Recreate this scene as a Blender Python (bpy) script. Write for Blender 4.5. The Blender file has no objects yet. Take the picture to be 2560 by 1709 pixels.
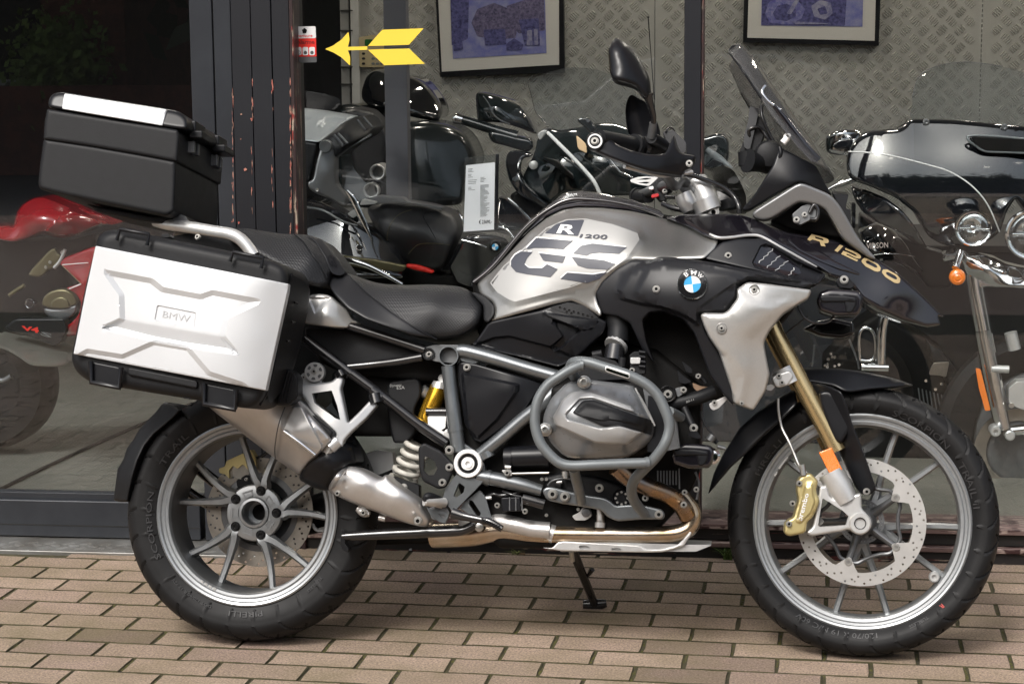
import bpy, math, random
import numpy as np
from mathutils import Vector, Matrix
from mathutils.geometry import delaunay_2d_cdt
random.seed(7); rng = np.random.RandomState(7)
scene = bpy.context.scene
col = scene.collection
R_ = math.radians
# ------------------------------------------------------------------ camera, sky, sun, exposure
FPX, PITCH, ROLL, CAMH, YAW = 4838.1, 0.14624, -0.00795, 1.442, -0.17147
def camaxes():
    cp, sp, cy, sy = math.cos(PITCH), math.sin(PITCH), math.cos(YAW), math.sin(YAW)
    f = np.array([sy*cp, cy*cp, -sp]); r = np.array([cy, -sy, 0.0]); u = np.cross(r, f)
    return math.cos(ROLL)*r+math.sin(ROLL)*u, -math.sin(ROLL)*r+math.cos(ROLL)*u, f
CR, CU, CF = camaxes()
CO = np.array([0, 0, CAMH])
cd = bpy.data.cameras.new('camera'); cam = bpy.data.objects.new('camera', cd); col.objects.link(cam)
cd.sensor_width = 36; cd.lens = FPX/2560*36; cd.clip_end = 500; cd.clip_start = .05
m = Matrix.Identity(4)
for i in range(3):
    m[i][0] = CR[i]; m[i][1] = CU[i]; m[i][2] = -CF[i]; m[i][3] = CO[i]
cam.matrix_world = m; scene.camera = cam
w = bpy.data.worlds.new('World'); scene.world = w; w.use_nodes = True
nt = w.node_tree; nt.nodes.clear()
out = nt.nodes.new('ShaderNodeOutputWorld'); bg = nt.nodes.new('ShaderNodeBackground')
sky = nt.nodes.new('ShaderNodeTexSky'); sky.sky_type = 'NISHITA'; sky.sun_disc = False
SUN_EL, SUN_AZ = 48, 200           # compass azimuth, clockwise from +Y (the street is on the -Y side)
sky.sun_elevation = R_(SUN_EL); sky.sun_rotation = R_(SUN_AZ); sky.air_density = 1.2; sky.dust_density = 6; sky.ozone_density = 1
hs = nt.nodes.new('ShaderNodeHueSaturation'); hs.inputs['Saturation'].default_value = .5
nt.links.new(sky.outputs[0], hs.inputs['Color']); nt.links.new(hs.outputs[0], bg.inputs[0]); nt.links.new(bg.outputs[0], out.inputs[0])
bg.inputs[1].default_value = .15
sd = bpy.data.lights.new('sun', 'SUN'); sd.energy = 1.5; sd.angle = R_(14); sd.color = (1, .985, .96)
so = bpy.data.objects.new('sun', sd); col.objects.link(so)
sv = Vector((math.sin(R_(SUN_AZ))*math.cos(R_(SUN_EL)), math.cos(R_(SUN_AZ))*math.cos(R_(SUN_EL)), math.sin(R_(SUN_EL))))
so.rotation_euler = sv.to_track_quat('Z', 'Y').to_euler()
vs = scene.view_settings; vs.view_transform = 'Standard'; vs.look = 'None'; vs.gamma = 1; vs.exposure = .4
scene.render.engine = 'CYCLES'
cy = scene.cycles; cy.max_bounces = 9; cy.diffuse_bounces = 3; cy.glossy_bounces = 4; cy.transparent_max_bounces = 16; cy.transmission_bounces = 4
cy.caustics_reflective = False; cy.caustics_refractive = False; cy.use_denoising = True

# ------------------------------------------------------------------ helpers
TAGS = dict(A1=(0,0,2.614), A2=(700,0,2.614), A3=(1400,0,3.485), A4=(1760,0,2.614), B1=(0,500,2.614), B2=(700,500,2.614), B3=(1200,400,2.614),
            B4=(1760,500,2.614), C1=(0,1109,2.614), C2=(700,900,3.485), C3=(1200,850,3.485), C4=(1760,1000,2.211), D1=(0,440,3.92), D2=(730,250,3.92),
            D3=(1100,200,4.356), D4=(2080,280,3.564), D5=(2060,600,1.866), D6=(1560,380,5.339), D7=(0,800,2.613), W1=(280,980,2.45), W2=(1780,960,2.178),
            G3=(900,1300,2.349), E1=(2000,560,8.389), E2=(1640,900,4.481), E3=(1180,1130,6.18), E5=(840,1180,5.593), E6=(1860,720,6.533), S=(0,0,1.0))
def tg(t, pts):
    ox, oy, s = TAGS[t]
    return [(ox+p[0]/s, oy+p[1]/s)+tuple(p[2:]) for p in pts]
class Frame:
    """A real plane system: u forward, v towards the street, w up; px -> local point on the plane v."""
    def __init__(s, base, u, v, w): s.b, s.u, s.v, s.w = map(lambda a: np.array(a, float), (base, u, v, w))
    def uw(s, px, py, v):
        d = CR*(px-1280)/FPX-CU*(py-854.5)/FPX+CF
        t = (v-(CO-s.b)@s.v)/(d@s.v); P = CO+t*d-s.b
        return P@s.u, P@s.w
    def L(s, px, py, v):
        a, b = s.uw(px, py, v); return Vector((a, -v, b))
    def W(s, px, py, v):
        p = s.L(px, py, v); return Vector(s.b+p.x*s.u-p.y*s.v+p.z*s.w)
    def mat(s):
        m = Matrix.Identity(4)
        for i in range(3): m[i][0] = s.u[i]; m[i][1] = -s.v[i]; m[i][2] = s.w[i]; m[i][3] = s.b[i]
        return m
    def mpp(s, px, py, v): # metres per source pixel there
        return abs(s.uw(px+10, py, v)[0]-s.uw(px, py, v)[0])/10
def bike_axes(beta, lean):
    u = np.array([math.cos(beta), math.sin(beta), 0]); n = np.array([math.sin(beta), -math.cos(beta), 0]); z = np.array([0, 0, 1.])
    return u, math.cos(lean)*n+math.sin(lean)*z, math.cos(lean)*z-math.sin(lean)*n
FB = Frame((-1.44898, 4.50748, .002), *bike_axes(.06064, .20216))
GAM = .047
gu = np.array([math.cos(GAM), math.sin(GAM), 0]); gn = np.array([math.sin(GAM), -math.cos(GAM), 0])
FF = Frame((0, 5.549, 0), gu, gn, (0, 0, 1))      # shop front plane; v>0 street side, v<0 inside

def place(root, fr): root.matrix_world = fr.mat()
def empty(name, fr=None, label=None, cat=None, group=None, kind=None, parent=None):
    o = bpy.data.objects.new(name, None); col.objects.link(o); o.empty_display_size = .1
    if fr is not None: o.matrix_world = fr.mat()
    tag(o, label, cat, group, kind)
    if parent: o.parent = parent
    return o
def tag(o, label=None, cat=None, group=None, kind=None):
    if label: o['label'] = label
    if cat: o['category'] = cat
    if group: o['group'] = group
    if kind: o['kind'] = kind
    return o
def mesh(name, V, F, mat, parent=None, smooth=40, bevel=0, seg=2, label=None, kind=None):
    me = bpy.data.meshes.new(name); me.from_pydata([tuple(v) for v in V], [], F); me.validate(); me.update()
    import bmesh
    b = bmesh.new(); b.from_mesh(me); bmesh.ops.recalc_face_normals(b, faces=b.faces); b.to_mesh(me); b.free()
    return link(name, me, mat, parent, smooth, bevel, seg, label, kind)
def link(name, me, mat, parent=None, smooth=40, bevel=0, seg=2, label=None, kind=None):
    if mat: me.materials.clear(); me.materials.append(mat)
    if smooth:
        for p in me.polygons: p.use_smooth = True
        me.set_sharp_from_angle(angle=R_(smooth))
    o = bpy.data.objects.new(name, me); col.objects.link(o)
    if parent is not None: o.parent = parent
    if bevel:
        b = o.modifiers.new('bevel', 'BEVEL'); b.width = bevel; b.segments = seg; b.limit_method = 'ANGLE'; b.angle_limit = R_(35); b.harden_normals = True
    tag(o, label, None, None, kind)
    return o
def fillet(P, r, n=4):
    """round every corner of a closed polygon by r (px)"""
    P = [np.array(p[:2], float) for p in P]; out = []
    for i, p in enumerate(P):
        a, b = P[i-1], P[(i+1) % len(P)]
        la, lb = np.linalg.norm(a-p), np.linalg.norm(b-p)
        ra = min(r, la*.499); rb = min(r, lb*.499)
        if r <= 0 or la < 1e-6 or lb < 1e-6: out.append(p); continue
        s, e = p+(a-p)/la*ra, p+(b-p)/lb*rb
        for k in range(n+1):
            t = k/n; out.append((1-t)**2*s+2*t*(1-t)*p+t*t*e)
    res = [out[0]]
    for q in out[1:]:
        if np.linalg.norm(q-res[-1]) > .15: res.append(q)
    if np.linalg.norm(res[0]-res[-1]) < .15: res.pop()
    return np.array(res)
def densify(P, step):
    out = []
    for i in range(len(P)):
        a, b = P[i], P[(i+1) % len(P)]; n = max(1, int(np.linalg.norm(b-a)/step))
        for k in range(n): out.append(a+(b-a)*k/n)
    return np.array(out)
def sdist(Q, P):
    """signed distance of points Q to polygon P, positive inside"""
    A = P; B = np.roll(P, -1, 0); d2 = np.full(len(Q), 1e18); ins = np.zeros(len(Q), bool)
    for a, b in zip(A, B):
        e = b-a; w = Q-a; t = np.clip((w@e)/max(e@e, 1e-12), 0, 1); q = w-t[:, None]*e; d2 = np.minimum(d2, (q*q).sum(1))
        c = (a[1] > Q[:, 1]) != (b[1] > Q[:, 1])
        with np.errstate(all='ignore'): x = a[0]+(Q[:, 1]-a[1])*(b[0]-a[0])/(b[1]-a[1])
        ins ^= c & (Q[:, 0] < x)
    return np.where(ins, 1, -1)*np.sqrt(d2)
def tps(ctrl, reg=2e-3):
    if not isinstance(ctrl, (list, tuple)): return lambda Q: np.full(len(Q), float(ctrl))
    C = np.array(ctrl, float); X, y = C[:, :2], C[:, 2]; s = 300.
    if len(C) <= 3:
        A = np.c_[np.ones(len(C)), X/s]; co = np.linalg.lstsq(A, y, rcond=None)[0]
        return lambda Q: np.c_[np.ones(len(Q)), Q/s]@co
    def K(a, b):
        r2 = ((a[:, None]-b[None])**2).sum(-1)/s**2
        return .5*r2*np.log(r2+1e-12)
    n = len(C); M = np.zeros((n+3, n+3)); M[:n, :n] = K(X, X)+np.eye(n)*reg; Pm = np.c_[np.ones(n), X/s]; M[:n, n:] = Pm; M[n:, :n] = Pm.T
    co = np.linalg.lstsq(M, np.r_[y, 0, 0, 0], rcond=None)[0]
    return lambda Q: K(Q, X)@co[:n]+np.c_[np.ones(len(Q)), Q/s]@co[n:]
SK = {}
def skin(name, fr, t, outline, ctrl, mat, parent, depth=.02, rr=6, e=.004, fil=8, res=14, emboss=(), holes=(), sym=False, off=0, label=None, back=True, V=None, bevel=0, smooth=40, reg=2e-3):
    """A shaped panel: outline traced on real planes, height field v(px), rounded rim, real thickness."""
    P = densify(fillet(tg(t, outline), fil), min(res*1.2, max(rr, 6)*1.3) if e else res*1.2)
    H = [densify(fillet(tg(t, h), 2, 2), res*1.2) for h in holes]
    Vf = V or tps(tg(t, ctrl) if isinstance(ctrl, (list, tuple)) else ctrl, reg)
    E = [(fillet(q[0], 3, 2), q[1], q[2], q[3] if len(q) > 3 else None) for q in emboss]
    def emb(Z):
        h = np.zeros(len(Z))
        for Ep, dv, sf, rp in E:
            k = np.clip(sdist(Z, Ep)/sf+.5, 0, 1)
            if rp is not None: a_, b_ = np.array(rp[0]), np.array(rp[1]); k = k*np.clip((Z-a_)@(b_-a_)/((b_-a_)@(b_-a_)), 0, 1)
            h = h+dv*k
        return h
    x0, y0 = P.min(0); x1, y1 = P.max(0)
    gx, gy = np.meshgrid(np.arange(x0, x1, res), np.arange(y0, y1, res)); gx = gx+(np.arange(gx.shape[0])[:, None] % 2)*res/2
    Q = [np.c_[gx.ravel(), gy.ravel()]]
    def ring(P, d):
        T = np.roll(P, -1, 0)-np.roll(P, 1, 0); T /= np.linalg.norm(T, axis=1)[:, None]+1e-9; N = np.c_[-T[:, 1], T[:, 0]]
        A = P+N*d; s = sdist(A, P)
        if np.mean(s > 0) < .5: A = P-N*d; s = sdist(A, P)
        return A[s > .85*d]
    lv = [.12, .35, .65, 1., 1.45] if rr > 2 else [1.]
    rings = []
    if e: rings = [ring(P, rr*k) for k in lv]
    for Ep, dv, sf, rp in E:
        Ed = densify(Ep, res*.8); T = np.roll(Ed, -1, 0)-np.roll(Ed, 1, 0); T /= np.linalg.norm(T, axis=1)[:, None]+1e-9; N = np.c_[-T[:, 1], T[:, 0]]
        rings += [Ed+N*sf*.5, Ed-N*sf*.5]
    allr = np.concatenate(rings) if rings else np.zeros((0, 2))
    G = Q[0]; G = G[sdist(G, P) > (rr*1.7 if e else res*.35)]
    if len(allr):
        allr = allr[sdist(allr, P) > .2]
        if len(G):
            d = np.sqrt(((G[:, None]-allr[None])**2).sum(-1)).min(1) if len(G)*len(allr) < 8e6 else np.full(len(G), 1e9)
            G = G[d > res*.45]
    for h in H:
        if len(G): G = G[np.abs(sdist(G, h)) > res*.3]
        if len(allr): allr = allr[sdist(allr, h) < -.5]
    pts = np.concatenate([P]+H+[allr, G]); nP = len(P)
    edges = [(i, (i+1) % nP) for i in range(nP)]; o = nP
    for h in H: edges += [(o+i, o+(i+1) % len(h)) for i in range(len(h))]; o += len(h)
    r = delaunay_2d_cdt([Vector(p) for p in pts], edges, [], 0, 1e-4)
    vs_, fs = np.array([tuple(v) for v in r[0]]), r[2]
    cen = np.array([vs_[list(f)].mean(0) for f in fs]); keep = sdist(cen, P) > 0
    for h in H: keep &= sdist(cen, h) < 0
    fs = [tuple(f) for f, k in zip(fs, keep) if k]
    sd_ = np.abs(sdist(vs_, P))
    v = Vf(vs_)
    v = v+emb(vs_)
    if e: v = v-e*(1-np.sqrt(np.clip(1-(1-np.clip(sd_/rr, 0, 1))**2, 0, 1)))
    v = v+off
    front = [fr.L(p[0], p[1], vv) for p, vv in zip(vs_, v)]
    n = len(front); be = {}
    for f in fs:
        for a, b in zip(f, f[1:]+f[:1]): be[(min(a, b), max(a, b))] = be.get((min(a, b), max(a, b)), 0)+1
    be = [k for k, c in be.items() if c == 1]
    if sym: rear = [Vector((q.x, -q.y, q.z)) for q in front]
    else:
        bv = v-depth
        if e: bv = np.where(True, v-depth, v)
        rear = [Vector((q.x, -b, q.z)) for q, b in zip(front, bv)]
    if back or sym:
        VV = front+rear; FF_ = fs+[tuple(i+n for i in reversed(f)) for f in fs]+[(a, b, b+n, a+n) for a, b in be]
    else:
        used = sorted({i for ed in be for i in ed}); mp = {i: n+k for k, i in enumerate(used)}
        VV = front+[rear[i] for i in used]; FF_ = fs+[(a, b, mp[b], mp[a]) for a, b in be]
    ob = mesh(name, VV, FF_, mat, parent, smooth, bevel, 2, label)
    full = lambda Z: Vf(Z)+emb(Z)+off
    SK[name] = full
    return ob
def plate(name, fr, t, outline, v0, v1, mat, parent, fil=4, bevel=.0015, label=None, holes=()):
    """flat plate between lateral planes v0 (street side) and v1"""
    if holes:
        return skin(name, fr, t, outline, v0, mat, parent, v0-v1, 0, 0, fil, 60, (), holes, False, 0, label)
    P = fillet(tg(t, outline), fil, 3); n = len(P)
    A = [fr.L(p[0], p[1], v0) for p in P]; B = [Vector((a.x, -v1, a.z)) for a in A]
    return mesh(name, A+B, [tuple(range(n)), tuple(range(2*n-1, n-1, -1))]+[(i, (i+1) % n, n+(i+1) % n, n+i) for i in range(n)], mat, parent, 30, bevel, 2, label)
def catmull(P, n=8):
    P = np.array(P, float); out = []
    if len(P) < 3: n = 1
    for i in range(len(P)-1):
        p0, p1, p2, p3 = P[max(i-1, 0)], P[i], P[i+1], P[min(i+2, len(P)-1)]
        for k in range(n):
            t = k/n; out.append(.5*((2*p1)+(-p0+p2)*t+(2*p0-5*p1+4*p2-p3)*t*t+(-p0+3*p1-3*p2+p3)*t**3))
    out.append(P[-1]); return np.array(out)
def sweep(name, pts, rad, mat, parent, sides=14, curved=True, closed=False, label=None, flat=1., n=8):
    """tube through local points; rad number or list"""
    rad = list(rad) if hasattr(rad, '__len__') else [rad]*len(pts)
    P = np.array([list(p)+[r] for p, r in zip(pts, rad)], float)
    if closed: P = np.concatenate([P, P[:1]])
    if curved: P = catmull(P, n)
    X, rr = P[:, :3], P[:, 3]; T = np.gradient(X, axis=0); T /= np.linalg.norm(T, axis=1)[:, None]+1e-12
    nrm = np.cross(T[0], [0, 1, 0]); nrm = nrm if np.linalg.norm(nrm) > .1 else np.cross(T[0], [0, 0, 1]); V, F = [], []
    for i in range(len(X)):
        nrm = nrm-(nrm@T[i])*T[i]; nrm /= np.linalg.norm(nrm); b = np.cross(T[i], nrm)
        for k in range(sides):
            a = 2*math.pi*k/sides; V.append(X[i]+rr[i]*(math.cos(a)*nrm+flat*math.sin(a)*b))
    for i in range(len(X)-1):
        for k in range(sides): k2 = (k+1) % sides; F.append((i*sides+k, i*sides+k2, (i+1)*sides+k2, (i+1)*sides+k))
    F.append(tuple(range(sides))[::-1]); F.append(tuple(range((len(X)-1)*sides, len(X)*sides)))
    return mesh(name, V, F, mat, parent, 45, 0, 2, label)
def tube(name, fr, t, pts, r, mat, parent, **k):
    """pts (px,py,v) in crop t"""
    return sweep(name, [fr.L(*p[:3]) for p in tg(t, pts)], r, mat, parent, **k)
def revolve(name, c, axis, prof, mat, parent, n=32, smooth=35, label=None, closed=False):
    """prof: (distance along axis, radius)"""
    c = np.array(c, float); ax = np.array(axis, float); ax /= np.linalg.norm(ax)
    a = np.cross(ax, [0, 0, 1]); a = a if np.linalg.norm(a) > .1 else np.cross(ax, [1, 0, 0]); a /= np.linalg.norm(a); b = np.cross(ax, a)
    V, F, rows = [], [], []
    for s, r in prof:
        if r < 1e-6: rows.append([len(V)]*n); V.append(c+ax*s)
        else:
            rows.append(list(range(len(V), len(V)+n)))
            V += [c+ax*s+r*(math.cos(2*math.pi*k/n)*a+math.sin(2*math.pi*k/n)*b) for k in range(n)]
    m_ = len(rows)
    for i in range(m_ if closed else m_-1):
        A, B = rows[i], rows[(i+1) % m_]
        for k in range(n):
            f = [A[k], A[(k+1) % n], B[(k+1) % n], B[k]]; g = []
            for q in f:
                if q not in g: g.append(q)
            if len(g) > 2: F.append(tuple(g))
    return mesh(name, V, F, mat, parent, smooth, 0, 2, label)
def disc(name, fr, t, x, y, v, prof, mat, parent, n=32, label=None, closed=False):
    """solid of revolution about the lateral axis; prof (towards street, radius)"""
    (px, py), = tg(t, [(x, y)]); return revolve(name, fr.L(px, py, v), (0, -1, 0), prof, mat, parent, n, 35, label, closed)
def bolt(fr, t, x, y, v, r, mat, parent, name='bolt', dark=None):
    o = disc(name, fr, t, x, y, v, [(-.004, r*1.15), (.0, r*1.15), (.001, r*1.1), (.001, r*.9), (.005, r*.9), (.006, r*.8), (.006, r*.48), (.001, r*.46), (.001, 0)], mat, parent, 18)
    o.data.materials.append(K['void'])  # socket faces coloured black, standing in for shade in the shallow recess
    for p in o.data.polygons:
        if p.index >= len(o.data.polygons)-36: p.material_index = 1
    return o
def textmesh(s, size=1., extrude=.0, bold=0.):
    c = bpy.data.curves.new('t', 'FONT'); c.body = s; c.size = size; c.resolution_u = 2; c.offset = bold; c.align_x = 'CENTER'; c.align_y = 'CENTER'
    o = bpy.data.objects.new('t', c); col.objects.link(o)
    bpy.context.view_layer.update(); me = bpy.data.meshes.new_from_object(o.evaluated_get(bpy.context.evaluated_depsgraph_get()))
    V = [v.co.copy() for v in me.vertices]; F = [tuple(p.vertices) for p in me.polygons]
    bpy.data.objects.remove(o); bpy.data.curves.remove(c); bpy.data.meshes.remove(me)
    xs = [v.x for v in V]; ys = [v.y for v in V]
    w_, h_ = max(xs)-min(xs), max(ys)-min(ys); cx, cy_ = (max(xs)+min(xs))/2, (max(ys)+min(ys))/2
    return [((v.x-cx)/w_, (v.y-cy_)/h_) for v in V], F, w_/h_
def solidify(front, F, shift):
    """front verts + faces -> closed thin solid along shift"""
    n = len(front); be = {}
    for f in F:
        for a, b in zip(f, f[1:]+f[:1]): be[(min(a, b), max(a, b))] = be.get((min(a, b), max(a, b)), 0)+1
    return front+[q+shift for q in front], list(F)+[tuple(i+n for i in reversed(f)) for f in F]+[(a, b, b+n, a+n) for (a, b), c in be.items() if c == 1]
def ptext(name, fr, t, s, quad, V, mat, parent, th=.0006, bold=.01, off=.0006):
    """lettering laid in the quad (tl,tr,br,bl) in px on surface V(px)->v"""
    T, F, _ = textmesh(s, 1, 0, bold); q = [np.array(p) for p in tg(t, quad)]; P = []
    for x, y in T:
        a, b = x+.5, .5-y; P.append((q[0]*(1-a)+q[1]*a)*(1-b)+(q[3]*(1-a)+q[2]*a)*b)
    P = np.array(P); v = (V(P) if callable(V) else np.full(len(P), float(V)))+off
    VV, FF_ = solidify([fr.L(p[0], p[1], a) for p, a in zip(P, v)], F, Vector((0, th, 0)))
    return mesh(name, VV, FF_, mat, parent, 0)
def decal(name, fr, t, outline, V, mat, parent, off=.0005, th=.0005, fil=3, res=12):
    return skin(name, fr, t, outline, 0, mat, parent, th, 0, 0, fil, res, V=V, off=off, back=False)

# ------------------------------------------------------------------ materials
def nodes(m): return m.node_tree.nodes, m.node_tree.links
def M(name, c, rough=.5, metal=0., coat=0., noise=None, bump=None, spec=.5, emit=None, alpha=None, trans=0, aniso=0):
    m = bpy.data.materials.new(name); m.use_nodes = True; N, Lk = nodes(m); b = N['Principled BSDF']
    b.inputs['Base Color'].default_value = (*c, 1); b.inputs['Roughness'].default_value = rough; b.inputs['Metallic'].default_value = metal
    b.inputs['Coat Weight'].default_value = coat; b.inputs['Coat Roughness'].default_value = .04; b.inputs['Specular IOR Level'].default_value = spec
    b.inputs['Transmission Weight'].default_value = trans; b.inputs['Anisotropic'].default_value = aniso
    if emit: b.inputs['Emission Color'].default_value = (*emit[0], 1); b.inputs['Emission Strength'].default_value = emit[1]
    tc = None
    if noise or bump:
        tc = N.new('ShaderNodeTexCoord')
    if noise:                                   # (scale, amount, second colour or None, roughness variation)
        sc, am, c2, rv = noise
        nz = N.new('ShaderNodeTexNoise'); nz.inputs['Scale'].default_value = sc; nz.inputs['Detail'].default_value = 6; nz.inputs['Roughness'].default_value = .65
        Lk.new(tc.outputs['Object'], nz.inputs['Vector'])
        cr = N.new('ShaderNodeValToRGB'); cr.color_ramp.elements[0].position = .35; cr.color_ramp.elements[1].position = .68
        c2 = c2 or tuple(x*(1-am) for x in c)
        cr.color_ramp.elements[0].color = (*c2, 1); cr.color_ramp.elements[1].color = (*c, 1)
        Lk.new(nz.outputs[0], cr.inputs[0]); Lk.new(cr.outputs[0], b.inputs['Base Color'])
        if rv:
            mr = N.new('ShaderNodeMapRange'); mr.inputs[3].default_value = max(.02, rough-rv); mr.inputs[4].default_value = min(1, rough+rv)
            Lk.new(nz.outputs[0], mr.inputs[0]); Lk.new(mr.outputs[0], b.inputs['Roughness'])
    if bump:                                    # (kind, scale, strength, distance)
        kd, sc, st, di = bump
        tx = N.new('ShaderNodeTexVoronoi' if kd == 'cell' else 'ShaderNodeTexNoise'); tx.inputs['Scale'].default_value = sc
        if kd != 'cell': tx.inputs['Detail'].default_value = 3
        Lk.new(tc.outputs['Object'], tx.inputs['Vector'])
        bp = N.new('ShaderNodeBump'); bp.inputs['Strength'].default_value = st; bp.inputs['Distance'].default_value = di
        Lk.new(tx.outputs[0], bp.inputs['Height']); Lk.new(bp.outputs[0], b.inputs['Normal'])
    return m
K = {}
K['plastic'] = M('matte black plastic', (.0105, .011, .0125), .50, spec=.24, noise=(30, .25, None, .07), bump=('noise', 420, .30, .0007))
K['plastic2'] = M('satin dark plastic', (.009, .0095, .0115), .31, spec=.28, noise=(14, .12, None, .06))
K['panel'] = M('dark grey fairing plastic', (.013, .0135, .016), .36, spec=.3, noise=(9, .1, None, .05), bump=('noise', 1600, .08, .0003))
K['gloss'] = M('gloss black paint', (.008, .007, .010), .16, coat=1, noise=(7, .1, None, .0))
K['blackmetal'] = M('black painted steel', (.012, .012, .013), .22, coat=.5)
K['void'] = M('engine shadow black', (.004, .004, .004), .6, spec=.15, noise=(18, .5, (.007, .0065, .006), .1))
K['tank'] = M('warm grey metallic paint', (.31, .307, .292), .29, .75, coat=.35, noise=(260, .07, None, 0))
K['decal_light'] = M('light grey decal', (.40, .40, .39), .42, .25)
K['decal_dark'] = M('slate decal', (.050, .054, .070), .42)
K['white'] = M('white print', (.78, .78, .77), .45)
K['silverpanel'] = M('light silver paint', (.52, .517, .50), .30, .6, coat=.4, noise=(200, .05, None, 0))
K['alu'] = M('white aluminium skin', (.585, .60, .615), .36, .25, noise=(5, .04, None, .05))
K['badge'] = M('badge relief grey', (.40, .41, .42), .4)  # greyer than the skin: relief shading of the letters put into colour
K['armgrey'] = M('satin grey carrier paint', (.25, .255, .26), .36, .6, noise=(300, .08, None, 0))
K['castsilver'] = M('cast silver', (.62, .62, .61), .35, .6, noise=(40, .08, None, .05), bump=('noise', 700, .08, .0003))
K['frame'] = M('grey metallic frame paint', (.20, .215, .225), .30, .75, coat=.3, noise=(50, .1, None, .03))
K['bar'] = M('grey crash bar coating', (.150, .165, .172), .45, .3, noise=(25, .12, None, .08), bump=('noise', 900, .1, .0003))
K['head'] = M('grey engine cover paint', (.24, .25, .26), .28, .45, coat=.3, noise=(120, .06, None, .02))
K['headlight'] = M('light grey cover face', (.47, .475, .475), .40, .35, noise=(160, .05, None, .02))
K['steel'] = M('brushed steel', (.62, .61, .60), .36, .8, noise=(14, .12, (.54, .525, .51), .05))
K['chrome'] = M('chrome', (.75, .76, .77), .06, 1.)
K['polished'] = M('polished alloy', (.72, .72, .72), .16, 1., noise=(30, .1, None, .05))
K['bolt'] = M('zinc bolt', (.55, .54, .51), .30, .9)
K['rim'] = M('grey alloy', (.33, .345, .355), .34, .7, coat=.25, noise=(60, .08, None, .04))
K['hubgrey'] = M('dark cast alloy', (.15, .155, .16), .42, .6, noise=(60, .15, None, .05), bump=('noise', 500, .15, .0004))
K['disc'] = M('ground steel disc', (.62, .61, .59), .33, .7, noise=(20, .06, None, .03))
K['olddisc'] = M('worn brake disc', (.34, .31, .27), .35, .9, noise=(25, .2, None, .08))
K['rubber'] = M('tyre rubber', (.0065, .0065, .007), .52, spec=.22, noise=(11, .35, (.013, .013, .0135), .08), bump=('noise', 600, .15, .0005))
K['letter'] = M('moulded rubber lettering', (.026, .026, .028), .5)
K['gold'] = M('gold anodised fork', (.66, .51, .27), .25, .9)
K['caliper'] = M('gold caliper', (.62, .52, .25), .35, .7, noise=(60, .08, None, .05))
K['shock'] = M('yellow gold shock body', (.75, .42, .04), .25, .9)
K['orange'] = M('amber reflector', (.80, .19, .01), .18, coat=1, bump=('cell', 420, .6, .002), emit=None)
K['red'] = M('red switch plastic', (.45, .012, .015), .35)
K['vinyl'] = M('smooth seat vinyl', (.0115, .012, .014), .40, spec=.4, noise=(10, .15, None, .05), bump=('noise', 900, .25, .0004))
K['springwhite'] = M('off white spring', (.62, .60, .54), .4, noise=(60, .2, None, .05))
K['goldprint'] = M('gold print', (.52, .40, .21), .35, .3)
K['sky_blue'] = M('roundel blue', (.05, .36, .68), .3, coat=1)
K['roundblack'] = M('roundel black', (.01, .01, .011), .12, coat=1)
K['header'] = M('heat tinted header', (.60, .55, .48), .22, .95, noise=(7, .5, (.44, .32, .20), .05))
K['blued'] = M('blued steel', (.16, .19, .22), .28, 1., noise=(10, .5, (.40, .24, .12), .06))
K['smoke'] = None
def vinyl_dots():
    m = M('perforated seat vinyl', (.011, .0115, .013), .44, spec=.4); N, Lk = nodes(m); b = N['Principled BSDF']
    tc = N.new('ShaderNodeTexCoord'); mp = N.new('ShaderNodeMapping'); mp.inputs['Rotation'].default_value = (0, R_(40), 0)
    v = N.new('ShaderNodeTexVoronoi'); v.inputs['Scale'].default_value = 190; v.inputs['Randomness'].default_value = .05
    Lk.new(tc.outputs['Object'], mp.inputs[0]); Lk.new(mp.outputs[0], v.inputs['Vector'])
    bp = N.new('ShaderNodeBump'); bp.inputs['Strength'].default_value = .8; bp.inputs['Distance'].default_value = .0015; bp.invert = False
    Lk.new(v.outputs['Distance'], bp.inputs['Height']); Lk.new(bp.outputs[0], b.inputs['Normal']); return m
K['dots'] = vinyl_dots()
def glassmat(name, tint, refl_rough=.0, body=(0, 0, 0), haze=0., ior=1.5):
    """thin pane: mostly see-through, real Fresnel mirror on top"""
    m = bpy.data.materials.new(name); m.use_nodes = True; N, Lk = nodes(m); N.clear()
    o = N.new('ShaderNodeOutputMaterial'); t = N.new('ShaderNodeBsdfTransparent'); t.inputs[0].default_value = (*tint, 1)
    g = N.new('ShaderNodeBsdfGlossy'); g.inputs['Roughness'].default_value = refl_rough
    lw = N.new('ShaderNodeLayerWeight'); pw = N.new('ShaderNodeMath'); pw.operation = 'POWER'; pw.inputs[1].default_value = 4.5; Lk.new(lw.outputs['Facing'], pw.inputs[0])
    f0 = ((ior-1)/(ior+1))**2; fm = N.new('ShaderNodeMath'); fm.operation = 'MULTIPLY_ADD'; fm.inputs[1].default_value = 1-f0; fm.inputs[2].default_value = f0; Lk.new(pw.outputs[0], fm.inputs[0])
    mx = N.new('ShaderNodeMixShader'); Lk.new(fm.outputs[0], mx.inputs[0]); Lk.new(g.outputs[0], mx.inputs[2])
    if haze:
        d = N.new('ShaderNodeBsdfDiffuse'); d.inputs[0].default_value = (*body, 1); m2 = N.new('ShaderNodeMixShader'); m2.inputs[0].default_value = haze
        Lk.new(t.outputs[0], m2.inputs[1]); Lk.new(d.outputs[0], m2.inputs[2]); Lk.new(m2.outputs[0], mx.inputs[1])
    else: Lk.new(t.outputs[0], mx.inputs[1])
    Lk.new(mx.outputs[0], o.inputs[0]); return m
K['glass'] = glassmat('window glass', (.96, .975, .975), 0, ior=1.48)
K['glass2'] = glassmat('reflecting window glass', (.93, .95, .96), 0, ior=1.62)
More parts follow.
